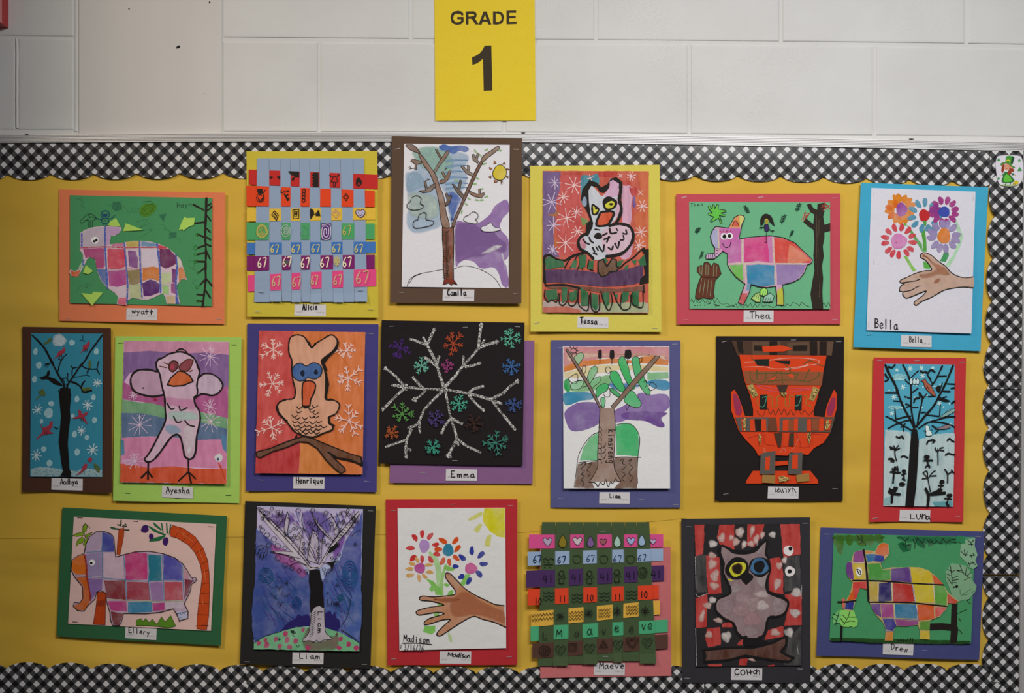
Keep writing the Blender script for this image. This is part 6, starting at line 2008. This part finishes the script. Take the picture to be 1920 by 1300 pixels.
f('#c09c88', '500 575 530 580 610 650 580 700 540 640', 't', 1)
s('#17110f', 8, HO, 'm', 1)
fig('handwriting'); txt('#1a1718', 6, 'Madison', 185, 1072, 355, 1082, 48); s('#1a1718', 7, '175 1085 290 1085 395 1095'); txt('#3a3638', 5, '3/16/26', 190, 1135, 318, 1140, 42); s('#3a3638', 4, '168 1095 165 1125')
tag('452,1148 684,1150 682,1240 450,1238', None, w=7, custom='512 1184 518 1156 530 1178 546 1158 542 1186|566 1170 552 1174 552 1190 566 1184 570 1168 574 1190|594 1174 580 1178 582 1190 594 1186|600 1158 594 1192|608 1174 606 1194|610 1160 611 1163|632 1174 620 1176 622 1184 632 1188 618 1196|646 1178 636 1188 644 1198 654 1188 646 1178|658 1196 660 1176|660 1184 668 1176 672 1196')
staples('105 108 -3 550 62 5 975 72 -3 155 135 90 920 135 90 158 595 90 928 600 90 112 1205 0 965 1190 3')

# ---- green paper weaving, pink mount
art('paper_weaving', 'dark green paper weaving with pink, blue, purple and orange strips on a pink mount', 'weaving', 980, 965, 4.062, 180, base=.0178)
gain(0.88)
mount('#aa5e60', '132,248 1125,246 1132,1228 133,1243', .5)
cols = [(146, 118), (250, 232), (360, 345), (465, 458), (568, 568), (675, 688), (778, 760), (866, 888), (963, 1012)]
WF = [('#b8447a', 48, 1068, 204, 196, 106, 96, 1), ('#8296b0', 38, 1068, 335, 304, 106, 94, 0), ('#3e2652', 28, 1074, 492, 442, 130, 116, 1), ('#c43a20', 38, 1034, 628, 588, 122, 106, 0), ('#c4963c', 62, 1044, 796, 704, 118, 106, 1), ('#3f9268', 60, 1104, 905, 846, 112, 96, 0), ('#49322a', 74, 1104, 1038, 962, 114, 108, 1)]
wo, ws = weave(cols, WF, None, '#3a4a30', 180, [1150, 1146, 1132, 1134, 1112, 1120, 1112, 1128], 56)
KB = '#141210'
def heart(x, y, r, c=None, w=5, lc=KB):
    P = [(x, y - r * .45), (x + r * .45, y - r * .85), (x + r * .95, y - r * .5), (x + r * .75, y + r * .15), (x, y + r * .9), (x - r * .75, y + r * .15), (x - r * .95, y - r * .5), (x - r * .45, y - r * .85)]
    if c:
        f(c, P, 'm', 1)
    s(lc, w, P, 'm', 1, 1)
def drop(x, y, r, c):
    o(c, KB, 4, [(x, y - r * 1.4), (x + r * .75, y), (x + r * .6, y + r * .8), (x, y + r * 1.1), (x - r * .6, y + r * .8), (x - r * .75, y)], 'm', 1)
fig('strip_drawings', ws[0])
for x, y, r, c in ((189, 205, 36, '#9c8cac'), (416, 200, 36, '#b0a4ac'), (612, 206, 28, '#8c5060'), (822, 200, 32, '#8c9cc8'), (990, 204, 24, '#a898bc')):
    heart(x, y, r, c)
fig('warp_drawings', wo[1]); drop(304, 208, 38, '#7a6a1c')
fig('warp_drawings', wo[3]); drop(515, 210, 33, '#70508c')
fig('warp_drawings', wo[5]); drop(720, 208, 33, '#94b4ac')
fig('warp_drawings', wo[7]); drop(905, 200, 33, '#88a0c4')
fig('strip_drawings', ws[1])
for x, y, h in ((78, 365, 54), (262, 366, 48), (482, 356, 46), (686, 360, 48), (874, 350, 46)):
    txt('#1c2c50', 9 if x < 300 else 6, '67', x, y, x + 36, y - 2, h)
fig('warp_drawings', wo[0]); s(KB, 5, '155 340 175 330 190 345 215 330 235 340|158 355 170 360|190 360 200 365|165 398 172 400|205 398 212 400|160 380 230 378')
for i, x in ((2, 412), (4, 615), (6, 818)):
    fig('warp_drawings', wo[i]); s(KB, 4, [(x - 30, 335), (x - 25, 315), (x - 5, 312), (x + 5, 308), (x + 25, 318), (x + 32, 340), (x + 22, 360), (x, 370), (x - 22, 360), (x - 30, 335)])
fig('strip_drawings', ws[2])
for x, y in ((152, 515), (370, 508), (585, 500), (785, 490), (975, 480)):
    txt('#1c1030', 7, '41', x, y, x + 44, y - 2, 56)
for i, x, y in ((1, 295, 480), (3, 508, 480), (5, 716, 470)):
    fig('warp_drawings', wo[i]); ring(KB, 5, x, y - 35, 18, 20); s(KB, 5, [(x - 16, y), (x - 20, y + 40), (x + 20, y + 40), (x + 14, y), (x - 16, y)], 'm', 0); s(KB, 4, [(x - 20, y - 40), (x - 25, y), (x - 32, y + 10)]); s(KB, 4, [(x + 18, y - 40), (x + 24, y - 5), (x + 36, y)]); s(KB, 4, [(x - 8, y + 40), (x - 8, y + 55)], 'm', 0); s(KB, 4, [(x + 8, y + 40), (x + 8, y + 55)], 'm', 0)
fig('warp_drawings', wo[7]); ring(KB, 4, 912, 440, 34, 42); ring(KB, 4, 915, 440, 22, 30); ring(KB, 4, 916, 442, 10, 15)
fig('strip_drawings', ws[3])
for t, x, y in (('10', 90, 678), ('11', 275, 660), ('10', 482, 652), ('11', 695, 646), ('10', 892, 628)):
    txt(KB, 6, t, x, y, x + 30, y, 46)
for i, x, y in ((0, 200, 615), (2, 415, 630), (4, 620, 618), (6, 828, 605)):
    fig('warp_drawings', wo[i])
    for k in range(3):
        s(KB, 5, [(x - 42, y - 28 + k * 26), (x - 22, y - 18 + k * 26), (x - 2, y - 30 + k * 26), (x + 20, y - 18 + k * 26), (x + 42, y - 32 + k * 26)])
fig('strip_drawings', ws[4])
for x0, x1, y in ((66, 240, 780), (352, 460, 760), (575, 665, 740), (785, 876, 715)):
    for k in range(2 if x0 < 100 else 3):
        n = int((x1 - x0) / 11)
        yy = y - 15 + k * (32 if x0 < 100 else 24) - (0 if x0 > 100 else 0)
        s(KB, 4, [(x0 + (x1 - x0) * j / n, yy + (9 if j % 2 else -9) - (x1 - x0) * .08 * j / n) for j in range(n + 1)], 'm', 0)
for i, x, y in ((1, 285, 768), (3, 500, 745), (5, 718, 730), (7, 930, 728)):
    fig('warp_drawings', wo[i]); star(KB, 6, x, y, 36, 4, 0, 'm')
fig('strip_drawings', ws[5])
for t, x, y, h in (('M', 255, 922, 50), ('a', 488, 908, 76), ('e', 695, 885, 76), ('v', 902, 870, 76), ('e', 948, 866, 76)):
    txt(KB, 6, t, x, y, x, y, h, 46)
for i, t, x, y, h in ((0, 'L', 152, 940, 52), (2, 'o', 392, 918, 60), (4, 'v', 602, 905, 66), (6, 'e', 808, 890, 76)):
    fig('warp_drawings', wo[i]); txt('#16201a', 6, t, x, y, x, y, h, 44)
fig('strip_drawings', ws[6])
LC = '#1c1210'
for r in (42, 27, 12):
    ring(LC, 5, 168, 1030, r, r)
s(LC, 5, '350 980 405 975 405 1030 350 1030 350 980|365 992 392 990 390 1018 366 1018 365 992', 'm', 0)
s(LC, 5, '582 1010 612 950 645 1005 582 1010|598 1000 612 975 625 990', 'm', 0); heart(832, 968, 46, None, 5, LC); heart(832, 968, 28, None, 4, LC)
for i, x, y in ((1, 288, 1025), (3, 510, 1012), (5, 725, 985), (7, 948, 968)):
    fig('warp_drawings', wo[i]); heart(x, y, 38); s(KB, 4, [(x - 15, y - 5), (x, y + 8), (x + 15, y - 5)])
A.layer = 2
tag('541,1128 778,1132 776,1225 540,1224', 'Maeve', 582, 1172, 742, 1170, 46, 7)
staples('612 126 2 630 1080 0', 'sheet')

# ---- grey owl on red and black checks, charcoal mount
art('mounted_painting', 'grey owl with one yellow and one blue eye on red and black checks, charcoal mount', 'painting', 1265, 960, 3.941, 180, base=.0172)
gain(0.92)
mount('#2a292d', '48,52 998,40 1002,1262 55,1262', .8)
sheet('#222022', '145,92 922,86 935,1138 152,1142', .001)
fig('red_checks')
RC = '!#a62a24'
for q in ('146 94 218 95 215 220 208 310 152 330', '328 96 440 92 440 280 420 270 400 260 330 240 310 190', '535 92 660 90 640 180 580 260 530 250', '778 90 922 88 928 310 800 340 790 250 785 180', '228 320 330 335 335 460 345 600 245 605 232 460', '700 345 780 335 800 460 800 605 700 590 690 480', '152 640 240 605 240 700 235 850 155 855', '810 610 935 590 935 835 805 840 830 720', '235 860 335 850 340 980 245 1000 225 940', '345 825 420 810 430 850 350 852', '690 870 800 840 800 920 660 945', '470 960 500 935 500 985 460 985', '480 1085 535 1080 530 1132 470 1132', '240 1125 345 1120 345 1138 250 1140', '680 1130 735 1125 735 1136 690 1138'):
    f(RC, q, 'p', 0)
fig('grey_checks')
for q in ('155 325 230 315 235 590 160 595', '800 340 920 320 930 570 810 590', '835 930 930 840 930 1130 800 1130'):
    f('#2f2f30', q, 'p', 0)
fig('white_dabs')
for x, y, rx, ry in ((280, 235, 36, 30), (480, 150, 36, 42), (510, 240, 22, 34), (450, 220, 30, 34), (720, 168, 28, 26), (645, 170, 20, 30), (345, 190, 28, 40), (275, 320, 34, 26), (275, 385, 36, 40), (295, 470, 34, 50), (290, 545, 40, 30), (570, 140, 20, 45), (600, 200, 24, 40), (560, 235, 26, 25), (770, 395, 26, 30), (755, 530, 28, 45), (808, 355, 22, 30), (240, 690, 34, 28), (320, 800, 36, 22), (380, 920, 40, 44), (885, 745, 44, 34), (895, 595, 40, 38), (840, 888, 38, 38), (740, 890, 40, 30), (250, 905, 30, 30), (200, 770, 22, 50), (415, 190, 20, 24), (565, 1090, 30, 12), (280, 650, 35, 25)):
    e('#b8b0b0' if rx * ry > 1200 and x > 600 or x in (280, 380, 720) else '#b89a98', x, y, rx, ry, 15, 't', .12)
    e('#c4bcba' if x in (280, 480, 720, 380, 885, 895, 840, 808, 510) else '#c0a4a0', x + rx * .15, y - ry * .1, rx * .7, ry * .7, 15, 't', .2)
s('#b0b0ae', 4, '152 600 175 625 240 598|935 540 930 640|900 980 910 1050|150 330 155 570|152 860 158 1135', 'c')
for x, y, px, py, r in ((838, 285, 852, 270, 15), (848, 438, 846, 438, 16)):
    fig('googly_eye'); e('#c4bebe', x, y, 38, 38, 0, 'm', .04); e('#121012', px, py, r, r, 0, 'm', .02)
KB = '#121011'
fig('branch'); o('!#4c2a1c', KB, 19, '210 1020 300 1010 420 1000 560 1005 650 985 720 965 790 930 822 920 820 985 780 1030 830 1060 875 1075 840 1105 740 1095 640 1080 520 1060 400 1090 300 1100 215 1105 222 1060', 'p', 0)
fig('owl')
OO = '330 275 350 248 390 270 440 300 520 305 590 290 640 235 680 215 670 300 690 350 700 430 675 520 680 580 720 610 800 640 835 670 815 740 760 770 690 780 670 860 650 910 600 935 510 930 460 890 430 820 370 790 310 740 298 690 320 640 390 610 410 580 390 520 355 450 360 380 335 320'
f('!#806a6c', OO, 'p', 1)
for x, y, rx, ry, c in ((500, 640, 60, 45, '#a08890'), (560, 680, 70, 60, '#a48c92'), (490, 720, 70, 60, '#9c8088'), (570, 790, 70, 55, '#a48088'), (640, 605, 58, 32, '#b4a4a6'), (645, 690, 48, 42, '#b8aaaa'), (760, 690, 50, 60, '#94858a'), (380, 700, 60, 60, '#907c84'), (560, 880, 60, 40, '#948488'), (620, 270, 30, 40, '#948a8c'), (640, 500, 45, 55, '#a09496'), (450, 560, 50, 40, '#94868a')):
    e(c, x, y, rx, ry, 0, 't', .12)
s(KB, 17, OO, 'm', 1, 1)
f(KB, '310 280 345 240 340 300 365 370 345 400 330 340', 'm', 0); s(KB, 22, '440 290 520 295 585 280 640 225|835 665 800 635 700 595')
e(KB, 460, 418, 90, 84, -15, 'm', .04); e('#e4dc1c', 462, 420, 66, 50, -30, 'p'); e('#5a3c14', 460, 418, 40, 42, 20, 'm'); e('#1c1410', 460, 420, 32, 34, 20, 'm')
e(KB, 625, 405, 80, 74, 0, 'm', .04); e('#2c649c', 622, 402, 66, 62, 0, 'p'); e(KB, 622, 402, 40, 46, 20, 'm')
f(KB, '480 470 540 445 578 470 575 495 525 540 495 510', 'm', 0); s('#e4dc1c', 8, '390 495 420 505')
f(KB, '505 915 530 910 540 935 600 930 625 912 635 940 690 960 640 990 520 990 500 960', 'm', 0)
tag('417,1150 645,1155 643,1242 414,1240', None, w=8, custom='470 1162 452 1160 442 1180 450 1200 474 1196|500 1164 486 1176 488 1196 504 1204 518 1190 510 1168 500 1164|530 1162 538 1202|546 1184 572 1180|558 1164 560 1196|598 1170 584 1172 580 1190 592 1194 602 1178|602 1162 602 1196|604 1182 616 1170 624 1180 624 1200')
staples('102 110 0 962 84 2 92 1228 0 925 1160 -3')

# ---- bright patchwork elephant on green, violet mount
art('mounted_painting', 'multicoloured patchwork elephant with black seams and leafy trees on green, violet mount', 'painting', 1520, 980, 4.815, 184, base=.0158)
gain(0.92)
mount('#3c406c', '90,45 1568,80 1520,1240 50,1202', 1.0)
sheet('#3e8356', '207,98 1480,132 1440,1090 165,1060', .0025)
KB = '#120f0e'
fig('olive_leaves')
for q in ('215 110 280 112 300 150 290 220 280 285 245 270 220 210 205 170', '330 112 375 120 375 190 340 205 310 160', '410 112 500 110 520 180 470 215 415 190', '510 115 560 112 580 170 540 210 505 185', '580 112 640 115 650 170 600 185'):
    f('#3c6c24', q, 'w', 1)
f('#3c6c24', '215 112 640 115 620 165 420 175 300 170 215 165', 't', 1)
s(KB, 6, '410 115 440 145 470 175 495 205|455 115 465 160|440 145 420 150|470 175 440 190')
fig('dark_leaves')
for q in ('782 190 830 170 860 200 910 190 900 255 830 268 800 230', '930 130 1000 130 1040 180 1020 235 960 200', '1040 150 1100 160 1110 200 1060 215', '1130 130 1200 150 1180 200 1140 190', '1200 150 1260 155 1250 195'):
    f('#14603c', q, 'w', 0)
f('#1c6c48', '790 118 1330 128 1310 190 1200 200 1000 190 850 180', 't', 1)
s(KB, 6, '805 120 850 165 880 130|850 165 855 230|825 190 850 210 890 200|920 150 940 190 960 140|940 190 935 235|950 130 1000 180 1020 220|1000 180 1030 140|1040 140 1070 180 1100 160|1120 150 1160 180 1190 150|1160 180 1180 190|1190 140 1220 180 1260 150|1220 180 1215 205|1260 170 1310 185|1270 150 1300 150|1070 150 1110 190 1130 165')
fig('grass_strip'); f('#2c5c24', '167 1045 300 1040 520 1058 800 1062 1100 1070 1440 1068 1440 1089 165 1059', 't', 0)
s(KB, 9, '775 1050 790 1075|800 1060 815 1060|830 1050 835 1075|845 1065 860 1060|870 1045 875 1075|895 1045 890 1072|915 1045 912 1075', 'm', 0)
fig('black_tree_trunk')
f('#1c1614', '1265 730 1320 730 1315 920 1325 960 1310 1085 1250 1082 1258 975 1180 965 1068 970 1070 908 1180 905 1258 912', 'm', 0)
s(KB, 5, '1320 820 1360 800 1400 785|1330 860 1350 890|1330 960 1360 1000|1395 690 1420 720 1440 730|1410 700 1430 690')
for c, q in (('!#6f9474', '1265 365 1330 375 1400 390 1455 470 1440 500 1490 570 1480 620 1420 690 1370 695 1330 710 1280 690 1250 600 1215 520 1210 450'), ('!#75997c', '1350 200 1400 150 1480 140 1475 210 1500 290 1480 340 1500 390 1460 420 1420 400 1400 360 1340 300')):
    piece(c, q, 'paper_foliage')
piece('#2c7c58', '1310 125 1340 115 1385 125 1390 190 1350 185 1305 170', 'paper_foliage', up=.0002)
fig('drawn_branches')
s(KB, 6, '1255 390 1265 470 1270 555|1265 440 1230 420|1265 480 1215 460|1270 500 1325 480|1275 520 1330 510|1265 450 1290 430|1340 380 1370 450 1430 500|1370 450 1310 430|1360 430 1320 430|1390 470 1400 400|1400 480 1440 450|1380 520 1410 500|1225 490 1265 550|1275 540 1310 540|1380 245 1390 300|1350 255 1385 290 1410 260|1385 300 1415 285|1430 300 1480 290|1440 290 1450 320|1460 275 1470 310|1415 350 1430 395|1415 370 1470 360|1450 350 1480 380|1410 150 1440 180 1470 150|1440 180 1445 205|1420 195 1460 195')
s('#3c6c50', 4, '1340 600 1350 650 1420 640|1370 640 1440 600|1440 630 1480 610')
fig('ink_blots'); e(KB, 1310, 575, 14, 12, 0, 'm'); e(KB, 1285, 580, 9, 7, 0, 'm')
tr = piece('#84c868', '240 790 300 785 385 790 400 850 420 880 410 930 375 945 365 930 330 940 280 935 250 900', 'paper_foliage')
piece('#6cb474', '190 850 240 795 270 830 250 900 195 910', 'paper_foliage', up=.0001)
fig('drawn_sapling'); s(KB, 18, '272 935 268 1055'); s(KB, 6, '290 920 330 850 345 800|330 850 395 850|320 870 280 830|300 910 260 860|310 900 350 885 390 890|250 790 240 840 215 920|240 840 200 820|225 880 185 850')
fig('patchwork_elephant')
EO = '372 300 390 265 430 250 480 248 575 258 600 205 650 180 695 190 703 280 660 330 625 365 640 420 720 405 880 400 980 402 1060 430 1130 490 1190 560 1225 620 1325 710 1300 728 1230 725 1215 780 1160 840 1070 880 1065 960 1065 1052 975 1050 972 960 960 920 850 935 760 930 740 980 730 1062 662 1060 672 960 640 890 580 830 540 760 515 690 505 600 440 585 410 660 390 730 370 790 300 785 305 715 345 640 375 540 330 490 312 420 320 360 365 345'
f('#b8a070', EO, 'w')
for c, q in (('#8c4c90', '378 300 395 265 430 252 468 250 478 355 380 360'), ('#2c6cac', '490 285 575 282 570 345 505 355'), ('#2c3c9c', '575 285 660 300 655 335 625 355 565 350'), ('#d0601c', '582 255 605 208 650 182 692 192 700 280 650 300 575 275'), ('#c87c28', '485 255 560 260 545 278 490 275'),
             ('#683c88', '322 360 362 350 382 500 365 515 325 485 312 420'), ('#d0b040', '375 368 478 365 490 510 385 515'), ('#4c9444', '505 370 620 365 640 425 715 420 715 515 520 520'), ('#5c3c88', '722 415 880 402 900 535 720 525'), ('#c8b034', '895 402 980 404 1055 432 1085 470 1095 540 910 540'), ('#d0541c', '1090 465 1135 495 1190 558 1105 545'),
             ('#c84040', '375 535 495 530 500 600 440 585 400 690 375 690'), ('#d0581c', '350 640 380 590 385 690 325 695'), ('#b89c2c', '520 535 600 535 598 705 530 700'), ('#302c6c', '608 545 715 535 725 705 605 708'), ('!#a62c26', '735 545 905 555 930 712 740 715'), ('#c8b438', '925 555 1095 560 1110 715 945 715'), ('#5c9c44', '1110 565 1190 570 1222 630 1215 745 1115 730'), ('#c04c3c', '1228 635 1290 690 1322 712 1290 728 1230 725'),
             ('#2c348c', '312 705 388 708 370 785 302 780'), ('#64408c', '535 725 620 730 625 850 580 825 545 765'), ('#9c488c', '625 730 735 735 745 850 632 855'), ('#2c74a4', '752 730 940 735 955 862 755 855'), ('#cc541c', '955 740 1105 740 1110 865 965 880'), ('#cc4c48', '1115 755 1215 765 1160 835 1115 845'), ('#302c90', '640 870 740 860 765 925 735 970 670 960'), ('#8c3c84', '755 870 955 885 965 915 850 932 765 925'), ('#5c8c3c', '980 890 1068 885 1062 965 978 965'), ('#d0843c', '668 982 735 980 728 1060 664 1058'), ('#c8b044', '980 975 1062 975 1062 1050 978 1048'), ('#cc5c4c', '270 690 295 675 305 700 295 780 280 770')):
    f(c, q, 'w', 0)
s('#d0c8c8', 5, '485 260 480 355|600 540 600 705|722 540 735 715|910 555 940 715|1100 560 1112 730|370 360 480 360|745 730 755 860|945 735 960 880', 'c')
s('#5860b0', 5, '885 402 905 540 935 715 965 885|640 860 960 875|660 975 740 972', 'c')
s(KB, 19, '472 248 490 360 505 520 515 700', 'm'); s(KB, 13, '375 520 500 520 700 528 900 545 1190 560|300 712 400 700|520 715 700 715 900 720 1100 740 1220 752|240 712 330 715', 'm')
fig('elephant_eye'); e('#d4d0c8', 430, 442, 28, 42, 0, 'm', .03); s(KB, 9, '410 420 430 460 445 462 438 430 415 420|430 460 440 466')
tag('650,1085 926,1095 920,1198 647,1190', 'Drew', 722, 1144, 838, 1168, 50, 8)
staples('142 106 0 1510 128 -3 1025 1156 0')

# ================================================================== leprechaun cut-out at the upper right
art('cutout_picture', 'glossy cut-out of a red haired girl in green hat with shamrocks, upper right corner', 'cutout', 1840, 270, 14.45, 203, base=.0205)
gain(1)
mount('#d2ced8', '400,330 1060,330 1105,1090 430,1090', .1, 'cutout_sheet')
# rounded outline replaces the square mount
bpy.data.objects.remove(A.mount_ob, do_unlink=True)
A.mdf = lambda u, v: .0212
A.sdf = lambda px, py: .0214
M = Mesh()
PL = catmull([TX(p) for p in pts2('400 370 520 325 760 318 1000 335 1070 400 1105 560 1112 760 1105 900 1060 1000 1010 1090 860 1150 620 1152 480 1110 420 1000 385 820 362 560')], True, 3)
slab(M, PL, A.sdf, .0008, 'k', alb('#d2ced8', 205))
A.sheet_ob = M.build('cutout_sheet', A.root, A.origin)
fig('shadow_ground'); f('#8ca868', '480 1120 620 1105 860 1120 1010 1095 860 1145 620 1150', 'm', 1)  # printed green ground under the girl's feet
fig('dress')
o('#2c6c34', '#24481f', 10, '615 760 720 740 760 860 860 980 830 1040 700 1075 560 1060 525 1010 560 900 590 830', 'm', 1)
f('#5cb43c', '630 850 700 850 800 980 790 1020 680 1040 590 1030 580 950', 'm', 1)
f('#2c6c44', '540 840 600 780 625 800 590 860 530 860', 'm', 1); f('#2c6c4c', '780 820 850 800 865 840 820 865', 'm', 1)
s('#b89080', 22, '480 865 520 870|865 860 905 855')
s('#24381c', 26, '640 1080 620 1125|760 1080 745 1115')
fig('hair'); f('#8a3420', '560 560 600 540 600 620 590 700 560 790 520 770 515 690 530 620', 'm', 1); f('#8a3c24', '740 600 790 640 850 700 850 760 800 770 780 820 700 850 690 760 730 680', 'm', 1)
fig('face'); f('#c88c78', '590 620 640 545 720 560 745 640 730 680 680 715 620 710 590 670', 'm', 1); e('#c89070', 785, 645, 32, 30, 0, 'm')
s('#4a1c1c', 8, '615 620 645 615|690 610 720 608'); s('#a04048', 9, '620 665 660 680 700 665'); f('#d8d4d0', '615 730 660 745 705 720 680 765 630 765', 'm', 1)
fig('hat'); f('#3c8c34', '640 350 720 330 830 345 870 380 830 520 790 580 700 520 620 510', 'm', 0); f('#1c4430', '800 345 872 382 820 560 770 540', 'm', 0); f('#507c38', '490 560 540 515 640 505 740 520 800 590 885 640 850 670 760 610 660 540 560 560 520 610', 'm', 1); s('#c8b828', 20, '640 470 700 445 760 475'); s('#d8c828', 12, '650 490 650 455 720 450 740 490')
fig('gold_pot'); e('#c8b428', 915, 1055, 70, 52, 0, 'm'); e('#a08c3c', 860, 1095, 45, 25, 0, 'm')
for x, y, r in ((440, 440, 36), (1000, 455, 36), (1010, 705, 52), (440, 945, 32)):
    fig('shamrock')
    for a in (90, 210, 330):
        e('#3c8c4c', x + r * .6 * math.cos(math.radians(a)), y - r * .6 * math.sin(math.radians(a)), r * .62, r * .55, 0, 'm')
    s('#3c8c4c', 10, [(x, y), (x - r * .4, y + r * 1.3)])
endfig()
A.root.pop('group', None) if hasattr(A.root, 'pop') else None
if 'group' in A.root:
    del A.root['group']
